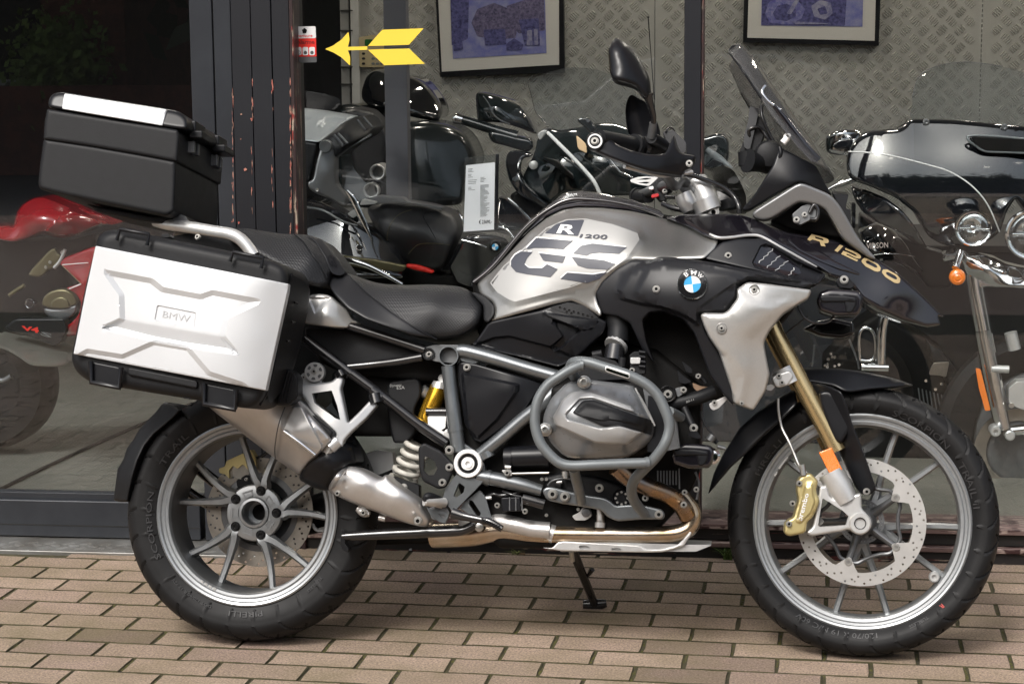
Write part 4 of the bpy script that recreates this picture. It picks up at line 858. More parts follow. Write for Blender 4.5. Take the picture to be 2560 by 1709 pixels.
# roundel
def roundel(fr, t, x, y, v, R0, parent, letters=True):
    root = disc('roundel', fr, t, x, y, v, [(-.004, R0), (.003, R0), (.0045, R0*.97), (.0045, R0*.93), (.0040, R0*.92)], K['chrome'], parent, 40)
    disc('roundel_ring', fr, t, x, y, v, [(0, R0*.925), (.0042, R0*.925), (.0050, R0*.6), (.0050, 0)], K['roundblack'], parent, 40)
    (px, py), = tg(t, [(x, y)]); c = fr.L(px, py, v)
    for k in range(4):
        r_ = R0*.55; a0 = R_(8+90*k); P = [Vector((c.x, c.y-.0056, c.z))]+[Vector((c.x+r_*math.cos(a0+R_(9*i)), c.y-.0056, c.z+r_*math.sin(a0+R_(9*i)))) for i in range(11)]
        VV, FQ = solidify(P, [tuple(range(12))], Vector((0, .0005, 0))); mesh('roundel_quadrant', VV, FQ, K['white'] if k % 2 == 0 else K['sky_blue'], parent, 0)
    revolve('roundel_inner_ring', (c.x, c.y-.0056, c.z), (0, -1, 0), [(0, R0*.59), (.0008, R0*.59), (.0008, R0*.55), (0, R0*.55)], K['chrome'], parent, 36, closed=True)
    if letters:
        for s, dg in (('B', 122), ('M', 84), ('W', 48)):
            T, FQ, asp = textmesh(s, 1, 0, .015); P = []
            for a, b in T:
                h = R0*.30; w_ = h*(1.15 if s != 'B' else .85); al = R_(dg)-a*w_/(R0*.76); rr = R0*.76+b*h; P.append(Vector((c.x+rr*math.cos(al), c.y-.0058, c.z+rr*math.sin(al))))
            VV, FQ = solidify(P, FQ, Vector((0, .0006, 0))); mesh('lettering', VV, FQ, K['white'], parent, 0)
roundel(F_, 'B3', 1388, 812, float(SHV(np.array(tg('B3', [(1388, 812)])))[0])+.004, .0355, bike)
sk('silver_radiator_panel', 'B4', [(215, 580), (282, 535), (400, 545), (705, 586), (685, 640), (600, 690), (520, 742), (430, 850), (392, 930), (405, 1010), (430, 1140), (402, 1250), (322, 1375), (192, 1325), (180, 1240), (95, 985), (35, 900), (2, 830), (-25, 750), (0, 735), (130, 738), (158, 720), (218, 640)],
   [(282, 535, .275), (705, 586, .245), (0, 740, .285), (95, 985, .275), (322, 1375, .235), (430, 1140, .235), (392, 930, .25), (600, 690, .255), (250, 800, .292), (400, 640, .285), (250, 1100, .27), (60, 860, .282)], K['silverpanel'], depth=.05, rr=7, e=.008, res=12, fil=8, reg=.03,
   emboss=[(tg('B4', [(215, 580), (330, 660), (430, 690), (560, 660), (400, 800), (280, 900), (300, 1100), (250, 1330), (190, 1325), (180, 1240), (95, 985), (35, 900), (2, 830), (0, 738), (130, 738), (158, 720), (218, 640)]), .005, 22), (tg('B4', [(60, 985), (150, 1010), (250, 1150), (210, 1320), (185, 1320), (175, 1240)]), -.006, 14)])
SPV = SK['silver_radiator_panel']
for x, y in ((328, 586), (115, 838)):
    v = float(SPV(np.array(tg('B4', [(x, y)])))[0]); disc('screw_recess', F_, 'B4', x, y, v-.001, [(0, .0125), (.003, .0125), (.0035, .0115), (.0005, .0105), (.0005, 0)], K['tank'], bike); bo('B4', x, y, v+.001, .0062)
bo('B4', 247, 1327, .25, .005)
# gloss beak
sk('beak', 'B4', [(-256, 112), (-160, 96), (0, 90), (120, 90), (235, 96), (330, 122), (450, 182), (560, 216), (700, 232), (850, 262), (1000, 322), (1140, 392), (1260, 470), (1400, 596), (1572, 768), (1530, 750), (1550, 815), (1455, 825), (1300, 782), (1150, 716), (1040, 642), (985, 572), (900, 512), (820, 486), (760, 442), (600, 350), (450, 268), (390, 243), (250, 225), (150, 253), (60, 252), (0, 228), (-100, 172), (-200, 135)],
   [(-256, 112, .14), (0, 90, .13), (0, 228, .205), (235, 96, .10), (390, 243, .175), (450, 182, .12), (700, 232, .085), (760, 442, .150), (1000, 322, .07), (1000, 560, .095), (1140, 392, .065), (950, 430, .112), (1250, 600, .085), (1300, 782, .055), (1572, 768, .015), (1455, 825, .04), (600, 300, .14), (100, 170, .165)], K['gloss'], sym=True, rr=10, e=.006, res=14, fil=8, reg=.02, label='gloss black upper fairing and beak')
BV = SK['beak']
sk('beak_crease', 'B4', [(552, 240), (640, 250), (860, 400), (1020, 478), (1015, 492), (880, 452), (760, 400), (620, 330), (548, 265)], 0, K['gloss'], V=BV, off=.004, depth=.006, rr=5, e=.003, res=9)
tb('silver_trim_line', 'B3', [(x, y, float(BV(np.array(tg('B3', [(x, y)])))[0])+.002) for x, y in [(1500, 484), (1560, 508), (1640, 506), (1760, 492), (1840, 502), (1960, 568), (2091, 640), (2200, 698)]], [.0028, .004, .004, .004, .004, .004, .0035, .002], K['castsilver'])
for o_, hl in (([(150, 325), (245, 210), (400, 245), (585, 315), (607, 362), (592, 394), (548, 402), (505, 396), (538, 472), (440, 458), (412, 370), (262, 322), (212, 352)], [(310, 262), (470, 303), (498, 335), (480, 346), (322, 298)]), ([(722, 555), (835, 430), (908, 462), (790, 588)], None),
               ([(960, 500), (1180, 590), (1270, 655), (1282, 705), (1245, 728), (1180, 718), (985, 618), (968, 640), (1220, 755), (1190, 787), (862, 628), (905, 565), (950, 575), (1150, 665), (1192, 672), (1185, 650), (1140, 618), (942, 530)], None),
               ([(1340, 712), (1400, 712), (1640, 840), (1695, 920), (1680, 985), (1630, 1000), (1560, 985), (1370, 885), (1295, 800), (1295, 755)], [(1400, 762), (1440, 768), (1590, 850), (1625, 890), (1620, 915), (1570, 912), (1400, 825), (1372, 790)]),
               ([(1750, 950), (1830, 950), (2040, 1065), (2105, 1150), (2095, 1225), (2050, 1245), (1980, 1230), (1790, 1110), (1720, 1020), (1725, 975)], [(1820, 1000), (1860, 1010), (2000, 1085), (2038, 1130), (2030, 1160), (1985, 1158), (1830, 1070), (1797, 1030)])):
    skin('lettering', F_, 'E1', o_, 0, K['goldprint'], bike, .0008, 0, 0, 1.2, 5, V=BV, off=.0014, back=False, holes=(hl,) if hl else ())
# grey side arm of the headlight carrier
sk('headlight_arm', 'A4', [(300, 1396), (610, 1200), (650, 1197), (820, 1268), (880, 1330), (940, 1430), (1010, 1560), (1135, 1697), (1085, 1692), (905, 1560), (830, 1425), (780, 1352), (640, 1318), (600, 1328), (430, 1438), (360, 1440)], [(300, 1396, .135), (640, 1200, .15), (1135, 1697, .085), (880, 1400, .125)], K['armgrey'], depth=.028, rr=7, e=.007, res=12, fil=20, label='satin grey headlight carrier arm')
sk('headlight_housing', 'A4', [(430, 1440), (600, 1330), (640, 1310), (790, 1350), (950, 1400), (960, 1540), (1060, 1640), (900, 1560), (700, 1530), (560, 1500)], .055, K['void'], sym=True, rr=8, e=.01, res=30)
pl_('headlight_edge', 'A4', [(845, 1262), (944, 1275), (925, 1362), (960, 1372), (960, 1470), (925, 1478), (900, 1400)], .06, -.06, K['plastic2'])
pl_('key_bracket', 'A4', [(575, 1400), (640, 1345), (690, 1330), (735, 1360), (750, 1410), (735, 1445), (690, 1440), (630, 1470), (590, 1450)], .125, .10, K['hubgrey']); bo('A4', 657, 1403, .127, .006); bo('A4', 604, 1436, .127, .007)
tb('bracket_hook', 'A4', [(690, 1390, .13), (720, 1340, .13), (745, 1375, .13), (735, 1430, .13), (690, 1430, .13)], .005, K['blackmetal'])
bo('A4', 538, 1200, .12, .009); pl_('screen_bracket', 'A4', [(510, 1190), (560, 1175), (640, 1190), (500, 1240), (480, 1280)], .11, .09, K['castsilver'])
# dash shroud, screen, navigation unit
sk('dash_shroud', 'A4', [(245, 1372), (330, 1270), (400, 1160), (450, 1080), (478, 1000), (492, 955), (525, 975), (640, 1035), (730, 1080), (800, 1215), (840, 1280), (720, 1230), (640, 1190), (600, 1192), (430, 1290), (290, 1378)], [(245, 1372, .10), (492, 955, .125), (800, 1215, .09), (600, 1190, .14)], K['plastic2'], depth=.03, rr=5, e=.005, res=14)
tb('shroud_edge', 'A4', [(300, 1340, .105), (400, 1200, .115), (470, 1080, .122), (500, 1010, .13), (495, 960, .128)], .005, K['plastic2'])
disc('instrument_knob', F_, 'A4', 425, 1020, .05, [(-.06, .036), (.02, .036), (.03, .030), (.034, .02), (.034, 0)], K['plastic'], bike)
tb('instrument_mount', 'A4', [(285, 1050, .09), (350, 1065, .07), (450, 1085, .02)], [.03, .022, .022], K['plastic']); tb('mount_collar', 'A4', [(292, 1000, .06), (285, 1090, .06)], [.026, .022], K['plastic'])
pl_('navigation_unit', 'A4', [(300, 692), (360, 712), (348, 780), (330, 860), (300, 985), (262, 965), (258, 900), (285, 800)], .055, -.075, K['blackmetal'], bevel=.004); pl_('navigation_cradle', 'A4', [(345, 755), (395, 780), (402, 850), (370, 940), (335, 985), (232, 990), (262, 915), (320, 900)], .045, -.06, K['plastic'], bevel=.004)
tb('cable', 'A4', [(300, 900, .05), (295, 850, .06), (340, 832, .06), (380, 850, .05), (420, 910, .05), (470, 960, .04)], .0045, K['blackmetal']); tb('cable', 'A4', [(375, 690, .04), (380, 760, .05), (420, 860, .05), (465, 945, .05)], .004, K['blackmetal'])
rows = [((238, 291), (168, 330)), ((262, 310), (185, 366)), ((340, 400), (250, 455)), ((420, 520), (310, 545)), ((510, 650), (375, 640)), ((600, 775), (440, 745)), ((690, 905), (520, 840)), ((770, 1030), (610, 950)), ((825, 1120), (700, 1045)), ((850, 1175), (760, 1070))]
V, F = [], []; N_ = 17
for (cx, cy_), (ex, ey) in rows:
    (a, b), = tg('A4', [(cx, cy_)]); (c, d), = tg('A4', [(ex, ey)]); wv = .165 if cy_ > 420 else .09+.075*(cy_-291)/130
    C_, E_ = F_.L(a, b, 0), F_.L(c, d, wv)
    for k in range(N_):
        t = -1+2*k/(N_-1); u = t*t; V.append(Vector((C_.x*(1-u)+E_.x*u, -wv*t, C_.z*(1-u)+E_.z*u)))
nr = len(rows); F = [(i*N_+k, i*N_+k+1, (i+1)*N_+k+1, (i+1)*N_+k) for i in range(nr-1) for k in range(N_-1)]
ws = mesh('windscreen', V, F, K['screen'], bike, 60); so_ = ws.modifiers.new('thickness', 'SOLIDIFY'); so_.thickness = .004
tb('screen_rim', 'A4', [(238, 291, 0), (200, 298, .06), (166, 332, .088), (186, 370, .12), (250, 458, .165), (310, 548, .165), (375, 643, .165)], .003, K['plastic2'])
tb('screen_arm', 'A4', [(455, 690, .15), (520, 770, .14), (600, 880, .13), (680, 985, .12), (745, 1050, .11)], [.004, .008, .010, .012, .010], K['gloss'], flat=.5)
tb('screen_arm', 'A4', [(400, 560, .14), (380, 600, .15), (420, 660, .15), (500, 720, .145)], .0035, K['chrome'], flat=.6)
bo('A4', 545, 893, .15, .008, mat='white'); tb('screen_screw', 'A4', [(515, 935, .15), (545, 900, .15)], .008, K['white'])
# ---------------------------------------------------------------- handlebar, guard, mirror
hb_r = sweep('handlebar', [F_.L(*tg('A3', [(330, 1215)])[0], .43), F_.L(*tg('A3', [(620, 1262)])[0], .33), F_.L(*tg('A3', [(800, 1290)])[0], .25), F_.L(*tg('D6', [(640, 430)])[0], .16), F_.L(*tg('D6', [(760, 380)])[0], .08), F_.L(*tg('D6', [(900, 480)])[0], .02), F_.L(*tg('D6', [(720, 430)])[0], -.16), F_.L(*tg('D6', [(560, 440)])[0], -.24), F_.L(*tg('D6', [(180, 590)])[0], -.42)], .0125, K['hubgrey'], bike)
tb('handlebar_clamp_cover', 'D6', [(700, 345, .02), (800, 400, .03), (900, 490, .045), (965, 570, .05)], [.012, .021, .024, .022], K['hubgrey'])
tb('grip', 'A3', [(345, 1200, .445), (480, 1225, .40), (640, 1262, .335)], .0185, K['plastic']); tb('grip_collar', 'A3', [(640, 1262, .335), (665, 1268, .325)], .026, K['plastic']); tb('grip_collar', 'A3', [(700, 1274, .31), (725, 1280, .30)], .024, K['blackmetal'])
tb('switch_block', 'A3', [(725, 1275, .30), (860, 1310, .24)], [.022, .024], K['plastic'])
disc('bar_end', F_, 'A3', 305, 1230, .462, [(-.03, .021), (.0, .021), (.003, .019), (.003, .013), (.006, .0125), (.006, .009), (.002, .009), (.002, .005), (0.0, .005), (0, 0)], K['plastic2'], bike, 32)
disc('bar_end_ring', F_, 'A3', 305, 1230, .4655, [(0, .0165), (.0015, .0165), (.0015, .0125), (0, .0125)], K['white'], bike, 32, closed=True); bo('A3', 303, 1230, .466, .008)
sk('handguard', 'A3', [(246, 1240), (262, 1180), (300, 1150), (350, 1142), (400, 1158), (422, 1200), (500, 1262), (640, 1318), (760, 1345), (880, 1345), (922, 1335), (975, 1200), (992, 1176), (1004, 1200), (1030, 1290), (1065, 1338), (1190, 1357), (1160, 1440), (1120, 1478), (1085, 1485), (1070, 1535), (980, 1528), (800, 1500), (600, 1440), (420, 1370), (310, 1322), (258, 1290)],
   [(250, 1240, .455), (420, 1220, .445), (700, 1380, .43), (900, 1420, .40), (1190, 1357, .33), (1070, 1535, .34), (990, 1180, .35), (600, 1400, .445)], K['plastic2'], depth=.03, rr=8, e=.010, res=9, fil=10, label='matte black hand guard', holes=([(283, 1195), (330, 1195), (352, 1230), (330, 1268), (283, 1268), (262, 1230)],))
bo('A3', 1126, 1424, .36, .007)
tb('brake_lever', 'A3', [(560, 1450, .42), (750, 1500, .36), (900, 1530, .30), (1150, 1500, .24)], .005, K['castsilver'])
sk('mirror', 'A3', [(468, 340), (500, 332), (525, 345), (640, 420), (700, 520), (778, 668), (788, 760), (792, 830), (768, 862), (742, 855), (700, 812), (660, 752), (560, 722), (480, 706), (440, 660), (426, 560), (420, 440), (440, 380)],
   [(480, 340, .40), (640, 420, .38), (780, 680, .39), (430, 560, .425), (560, 600, .44), (700, 780, .42), (770, 850, .40), (540, 430, .425)], K['plastic2'], depth=.045, rr=13, e=.018, res=9, fil=14, label='black mirror housing on a thin stem')
tb('mirror_stem', 'A3', [(765, 820, .385), (778, 880, .38), (800, 950, .37), (815, 1020, .36), (812, 1080, .35)], [.013, .009, .0075, .0065, .0065], K['blackmetal']); tb('mirror_base', 'A3', [(812, 1068, .35), (806, 1130, .34), (796, 1200, .33)], [.0085, .010, .010], K['hubgrey'])
tb('brake_cylinder', 'A3', [(796, 1200, .33), (880, 1250, .28), (940, 1290, .24)], .014, K['plastic2']); tb('cable', 'A3', [(920, 1150, .28), (950, 1115, .27), (990, 1130, .26), (995, 1190, .25), (960, 1280, .25)], .002, K['blackmetal'])
pl_('reservoir', 'A3', [(890, 1150), (985, 1130), (1100, 1240), (1095, 1330), (1030, 1330), (930, 1230)], .27, .21, K['blackmetal'])
# the far mirror, mirrored about the centre plane
lm = bpy.data.objects['mirror'].copy(); lm.data = lm.data.copy(); lm.name = 'mirror'; col.objects.link(lm); lm.parent = bike
for v in lm.data.vertices: v.co.y *= -1
lm.data.flip_normals(); lm['label'] = 'far side mirror housing, partly behind the stem'
# left grip and switches
tb('far_grip', 'D6', [(175, 590, -.43), (330, 590, -.36)], .0185, K['plastic']); tb('far_grip_flange', 'D6', [(170, 590, -.435), (195, 590, -.425)], .0235, K['plastic']); pl_('far_switch_block', 'D6', [(340, 450), (470, 330), (620, 400), (640, 520), (570, 560), (560, 650), (470, 650), (400, 560)], -.27, -.31, K['plastic'])
pl_('red_switch', 'D6', [(362, 572), (460, 548), (470, 590), (370, 618)], -.255, -.27, K['red']); pl_('white_switch', 'D6', [(328, 470), (390, 448), (400, 500), (330, 502)], -.255, -.27, K['white'])
pl_('clutch_lever', 'D6', [(80, 370), (180, 335), (300, 325), (400, 335), (470, 298), (440, 370), (330, 455), (200, 435), (90, 400)], -.36, -.365, K['castsilver'], holes=([(150, 370), (300, 345), (380, 352), (300, 372)], [(180, 410), (300, 395), (350, 405), (300, 425)]))
pl_('lever_perch', 'D6', [(430, 350), (560, 380), (560, 460), (520, 520), (430, 470)], -.26, -.29, K['blackmetal']); bo('D6', 545, 520, -.24, .006)
tb('fork_top_clamp', 'D6', [(960, 400, .04), (1060, 560, .05), (1120, 740, .055)], [.030, .030, .034], K['castsilver']); tb('bar_riser', 'D6', [(790, 560, .07), (850, 690, .07), (890, 790, .07)], [.022, .024, .018], K['castsilver'])
pl_('triple_clamp', 'D6', [(820, 640), (1000, 600), (1020, 740), (900, 800), (850, 780)], .075, .02, K['castsilver'], bevel=.004); tb('fork_cap', 'D6', [(1070, 640, .085), (1130, 790, .085)], [.032, .032], K['castsilver']); bo('D6', 1195, 805, .09, .012)
tb('bar_riser', 'D6', [(1330, 570, -.06), (1270, 690, -.06), (1300, 800, -.06)], [.020, .012, .014], K['castsilver'])
tb('hose', 'D6', [(790, 290, .10), (950, 325, .09), (1150, 400, .08), (1330, 480, .07), (1470, 600, .07), (1530, 720, .08), (1540, 820, .08)], .0062, K['blackmetal']); tb('hose', 'D6', [(520, 690, .03), (640, 740, .05), (800, 780, .06), (1000, 830, .06)], .007, K['blackmetal'])
tb('ignition_barrel', 'D6', [(1400, 640, .0), (1420, 760, .0)], .028, K['plastic']); tb('cable', 'D6', [(560, 600, -.2), (800, 620, -.1), (1000, 700, 0)], .005, K['blackmetal'])
# frame, subframe, pegs
tb('main_tube', 'B2', [(1170, 985, .15), (1230, 990, .155), (1400, 1035, .16), (1600, 1095, .165), (1830, 1160, .17)], .0165, K['frame']); pl_('weld_plate', 'B2', [(1180, 1020), (1250, 1022), (1320, 1045), (1270, 1070), (1180, 1050)], .15, .13, K['frame'])
disc('node_ring', F_, 'B2', 1100, 1018, .165, [(-.06, .0245), (.0, .0245), (.002, .0235), (.0, .021), (-.04, .020), (-.04, 0)], K['blackmetal'], bike, 40); disc('node_ring_edge', F_, 'B2', 1100, 1018, .1665, [(0, .0245), (.0012, .0242), (.0012, .0215), (0, .021)], K['frame'], bike, 40, closed=True)
pl_('node_plate', 'B2', [(940, 965), (1000, 945), (1180, 945), (1180, 1070), (1020, 1055), (940, 1030)], .14, .11, K['hubgrey']); disc('node_socket', F_, 'B2', 972, 1005, .142, [(0, .015), (.004, .015), (.004, .011), (-.002, .010), (-.002, 0)], K['blackmetal'], bike); bo('B2', 975, 1007, .142, .007)
tb('subframe_tube', 'B2', [(430, 815, .14), (600, 868, .14), (780, 925, .14), (945, 980, .14)], .0115, K['blackmetal']); tb('subframe_tube', 'B2', [(160, 905, .13), (450, 1120, .13), (680, 1290, .13), (900, 1460, .13), (1090, 1590, .13)], .0135, K['blackmetal'])
tb('subframe_tube', 'B2', [(430, 1092, .13), (600, 1075, .13), (760, 1055, .135), (930, 1025, .14)], .0105, K['blackmetal'])
for a, b in ((400, 1085), (600, 1240)): tb('tube_collar', 'B2', [(a, b, .13), (a+65, b+52, .13)], .0155, K['blackmetal'])
tb('upright_tube', 'C2', [(1465, 50, .15), (1485, 250, .15), (1510, 450, .15), (1535, 650, .15), (1555, 800, .15)], [.017, .017, .018, .018, .018], K['frame'])
tb('tube_collar', 'C2', [(1524, 590, .15), (1530, 620, .15)], .020, K['frame']); tb('tube_collar', 'C2', [(1790, 800, .155), (1815, 850, .155)], .019, K['frame'], curved=False)
tb('lower_tube', 'C2', [(1700, 860, .15), (1900, 700, .16), (2091, 535, .165), (2260, 400, .17), (2400, 270, .17)], .0165, K['frame'])
tb('lower_tube', 'C2', [(1720, 1010, .15), (1900, 1040, .15), (2100, 1085, .15), (2280, 1135, .15)], [.0175, .0175, .017, .014], K['frame']); tb('tube_collar', 'C2', [(1800, 1022, .15), (1832, 1030, .15)], .020, K['frame'])
disc('pivot_ring', F_, 'C2', 1637, 900, .172, [(-.05, .0345), (.0, .0345), (.003, .0325), (.003, .0255), (.0, .0245), (-.006, .0235), (-.006, .016), (0, .0155), (0, .011), (.003, .0105), (.003, .006), (-.004, .0055), (-.004, 0)], K['white'], bike, 48)
disc('pivot_inset', F_, 'C2', 1637, 900, .166, [(0, .0242), (.002, .0235), (.002, .0165), (0, .0162)], K['blackmetal'], bike, 24, closed=True)
pl_('pivot_plate', 'C2', [(1555, 760), (1590, 715), (1720, 800), (1780, 900), (1795, 1000), (1740, 1060), (1560, 1040), (1530, 1000), (1540, 850)], .15, .10, K['frame'])
pl_('peg_hanger', 'C2', [(1530, 1000), (1640, 1010), (1770, 1055), (1700, 1130), (1540, 1290), (1510, 1320), (1415, 1215), (1440, 1120)], .165, .145, K['frame'], holes=([(1560, 1065), (1610, 1100), (1600, 1150), (1535, 1195), (1510, 1180)],))
pl_('lower_hanger', 'C2', [(1740, 1130), (1790, 1190), (1852, 1402), (1740, 1390), (1570, 1290), (1600, 1240)], .15, .135, K['frame'], holes=([(1650, 1215), (1680, 1225), (1750, 1330), (1740, 1362), (1710, 1350), (1645, 1250)],))
sk('heel_guard', 'C2', [(1205, 765), (1250, 715), (1400, 790), (1515, 905), (1502, 990), (1440, 1112), (1380, 1122), (1240, 1050), (1212, 940)], .175, K['plastic'], depth=.012, rr=6, e=.004, res=9, holes=([(1255, 838), (1300, 845), (1345, 880), (1372, 940), (1340, 1000), (1290, 1000), (1250, 960)],))
bo('C2', 1475, 782, .178, .0095); bo('C2', 1475, 932, .177, .0085); bo('C2', 1415, 1065, .177, .0085)
tb('rider_peg', 'C2', [(1260, 1230, .21), (1350, 1230, .19), (1430, 1240, .165)], [.010, .010, .012], K['castsilver']); tb('peg_teeth', 'C2', [(1255, 1210, .215), (1310, 1205, .2), (1370, 1215, .18)], .006, K['plastic']); tb('peg_spring', 'C2', [(1340, 1245, .17), (1410, 1265, .16)], .008, K['steel'])
pl_('peg_mount', 'C2', [(1290, 1290), (1440, 1250), (1480, 1330), (1420, 1415), (1320, 1380)], .155, .12, K['hubgrey'])
tb('brake_pedal', 'C2', [(1500, 1330, .17), (1600, 1360, .175), (1720, 1385, .18), (1830, 1410, .185), (1935, 1470, .19)], [.014, .010, .009, .009, .008], K['blackmetal'], flat=.7)
V, F = [], []
for k in range(8):
    (px, py), = tg('C2', [(1765+k*21, 1395+k*9)]); c = F_.L(px, py, .19); n = len(V); a, f = boxmesh((c.x-.0015, c.y-.012, c.z-.002), (c.x+.0015, c.y+.006, c.z+.006)); V += a; F += [tuple(i+n for i in q) for q in f]
mesh('pedal_teeth', V, F, K['blackmetal'], bike, 0)
# pillion peg hanger in cast silver
sk('pillion_hanger', 'C2', [(155, 218), (300, 205), (440, 185), (475, 165), (500, 128), (555, 160), (548, 200), (532, 245), (560, 380), (592, 545), (700, 440), (790, 342), (852, 390), (760, 500), (610, 640), (560, 700), (545, 770), (492, 812), (400, 772), (460, 690), (490, 640), (270, 440), (205, 320), (160, 290)],
   [(160, 220, .17), (500, 140, .155), (840, 370, .145), (480, 780, .20), (500, 500, .19), (270, 430, .19)], K['castsilver'], depth=.02, rr=5, e=.006, res=8, fil=6, holes=([(278, 288), (450, 262), (500, 400), (525, 520), (480, 505), (300, 372)],))
for a, b in (((500, 130), (555, 165)), ((800, 320), (850, 390))): tb('hanger_clamp', 'C2', [(a[0]+20, a[1]-20, .14), (b[0]-10, b[1]-10, .145)], .016, K['blackmetal'])
sk('pillion_peg', 'C2', [(165, 480), (195, 450), (240, 455), (300, 490), (470, 625), (440, 690), (385, 755), (310, 700), (300, 645), (235, 585), (178, 530)], .235, K['plastic'], depth=.03, rr=6, e=.006, res=9); tb('peg_trim', 'C2', [(185, 515, .238), (240, 560, .238), (290, 610, .238), (300, 650, .238)], .0035, K['chrome'])
tb('peg_pivot', 'C2', [(430, 760, .215), (500, 700, .21)], .017, K['castsilver']); tb('peg_pivot', 'C2', [(400, 780, .22), (490, 800, .19)], .012, K['castsilver'])
disc('preload_knob', F_, 'C2', 300, 105, .155, [(-.02, .0245), (.0, .0245), (.002, .0230), (.002, .010), (.001, .009), (.001, .0)], K['castsilver'], bike, 40); bo('C2', 298, 98, .157, .006)
for k in range(6):
    (px, py), = tg('C2', [(300, 103)]); c = F_.L(px, py, .1575); a0 = R_(60*k+10); P = [Vector((c.x+r*math.cos(a0+R_(t)), c.y-.001, c.z+r*math.sin(a0+R_(t)))) for r, t in ((.013, 0), (.019, -4), (.0195, 12), (.019, 30), (.013, 26))]
    VV, FQ = solidify(P, [tuple(range(5))], Vector((0, .001, 0))); mesh('knob_slot', VV, FQ, K['hubgrey'], bike, 0)
pl_('knob_plate', 'C2', [(160, 150), (210, 105), (260, 180), (370, 180), (360, 210), (200, 218), (160, 190)], .145, .12, K['castsilver']); bo('C2', 208, 150, .148, .004)
sk('silver_side_bracket', 'B2', [(150, 800), (190, 620), (260, 612), (320, 620), (400, 690), (440, 715), (470, 780), (520, 800), (500, 812), (462, 800), (448, 838), (340, 832), (165, 806)], [(160, 800, .17), (250, 620, .165), (450, 720, .15), (450, 838, .155), (300, 740, .19)], K['silverpanel'], depth=.03, rr=5, e=.006, res=10, emboss=[(tg('B2', [(190, 640), (330, 640), (230, 740)]), -.006, 6)])
# ---------------------------------------------------------------- shock, spring, reservoir, control box
tb('shock_body', 'C2', [(1385, 235, .085), (1350, 330, .085), (1300, 450, .085), (1250, 590, .085)], [.0215, .0235, .023, .021], K['shock'], label='gold shock absorber body'); tb('shock_cap', 'C2', [(1400, 190, .085), (1388, 245, .085)], [.018, .0235], K['castsilver']); disc('shock_eye', F_, 'C2', 1415, 160, .09, [(-.02, .011), (.0, .011), (.002, .009), (.001, 0)], K['castsilver'], bike)
tb('shock_band', 'C2', [(1275, 450, .11), (1450, 450, .11)], .011, K['blackmetal'], curved=False, label='black reservoir band')
pl_('brake_reservoir', 'C2', [(1285, 488), (1450, 488), (1440, 590), (1400, 610), (1500, 650), (1470, 672), (1400, 640), (1320, 600), (1290, 560)], .125, .09, K['white'], bevel=.003); disc('reservoir_bolt', F_, 'C2', 1465, 640, .13, [(-.01, .011), (.0, .011), (.001, .006), (0, 0)], K['castsilver'], bike)
coil = []
(ax, ay), = tg('C2', [(1215, 720)]); (bx2, by2), = tg('C2', [(1050, 1090)]); A_, B_ = F_.L(ax, ay, .07), F_.L(bx2, by2, .04); d = (B_-A_); e1 = d.cross(Vector((0, 1, 0))).normalized(); e2 = d.normalized().cross(e1)
for i in range(5*14+1): t = i/(5*14); a = 2*math.pi*i/14; coil.append(A_+d*t+(e1*math.cos(a)+e2*math.sin(a))*.031)
sweep('spring', coil, .0068, K['springwhite'], bike, 10, curved=False)
sk('control_box', 'C2', [(935, 215), (962, 185), (1190, 150), (1225, 195), (1230, 310), (1172, 430), (1192, 620), (1105, 722), (990, 722), (950, 560), (930, 400)], .085, K['plastic'], depth=.05, rr=6, e=.008, res=11)
ptext('lettering', F_, 'C2', 'Dynamic', [(958, 210), (1060, 203), (1060, 232), (958, 240)], .086, K['decal_light'], bike, bold=0); ptext('lettering', F_, 'C2', 'ESA', [(1018, 226), (1085, 222), (1085, 250), (1018, 254)], .086, K['decal_light'], bike, bold=0)
tb('linkage_pipe', 'C2', [(1235, 260, .06), (1290, 300, .05)], .015, K['castsilver'])
pl_('inner_bracket', 'C2', [(560, 360), (700, 560), (660, 600), (560, 430)], .0, -.02, K['hubgrey']); pl_('inner_guard', 'C2', [(980, 1010), (1210, 1090), (1210, 1220), (1130, 1220), (900, 1060)], .10, .06, K['plastic']); bo('C2', 1078, 1105, .103, .008)
pl_('tail_liner', 'C2', [(610, 860), (840, 780), (980, 800), (1000, 1000), (800, 990)], -.08, -.12, K['castsilver'])
# ---------------------------------------------------------------- exhaust
sk('muffler', 'W1', [(560, 60), (640, 130), (780, 237), (1000, 407), (1150, 508), (1205, 432), (1262, 390), (1300, 345), (1345, 285), (1230, 150), (1150, 55), (1060, 20), (900, 20), (700, 30)],
   [(560, 60, .19), (780, 237, .17), (1000, 407, .165), (1150, 508, .165), (1300, 345, .235), (1100, 60, .235), (1100, 280, .25), (850, 140, .23)], K['steel'], depth=.09, rr=12, e=.014, res=11, emboss=[(tg('W1', [(1040, 235), (1110, 90), (1160, 85), (1290, 335), (1250, 392)]), .007, 5)], label='brushed steel muffler under the pannier')
sk('muffler_shield', 'W1', [(1042, 232), (1112, 85), (1165, 90), (1292, 338), (1252, 388)], 0, K['castsilver'], V=SK['muffler'], off=.004, depth=.004, rr=4, e=.001, res=10)
tb('muffler_bead', 'W1', [(1052, 238, .262), (1150, 310, .262), (1245, 385, .258)], .0045, K['chrome']); tb('muffler_seam', 'W1', [(1000, 402, .175), (998, 330, .222), (1020, 200, .247), (1060, 90, .24)], .0015, K['hubgrey'])
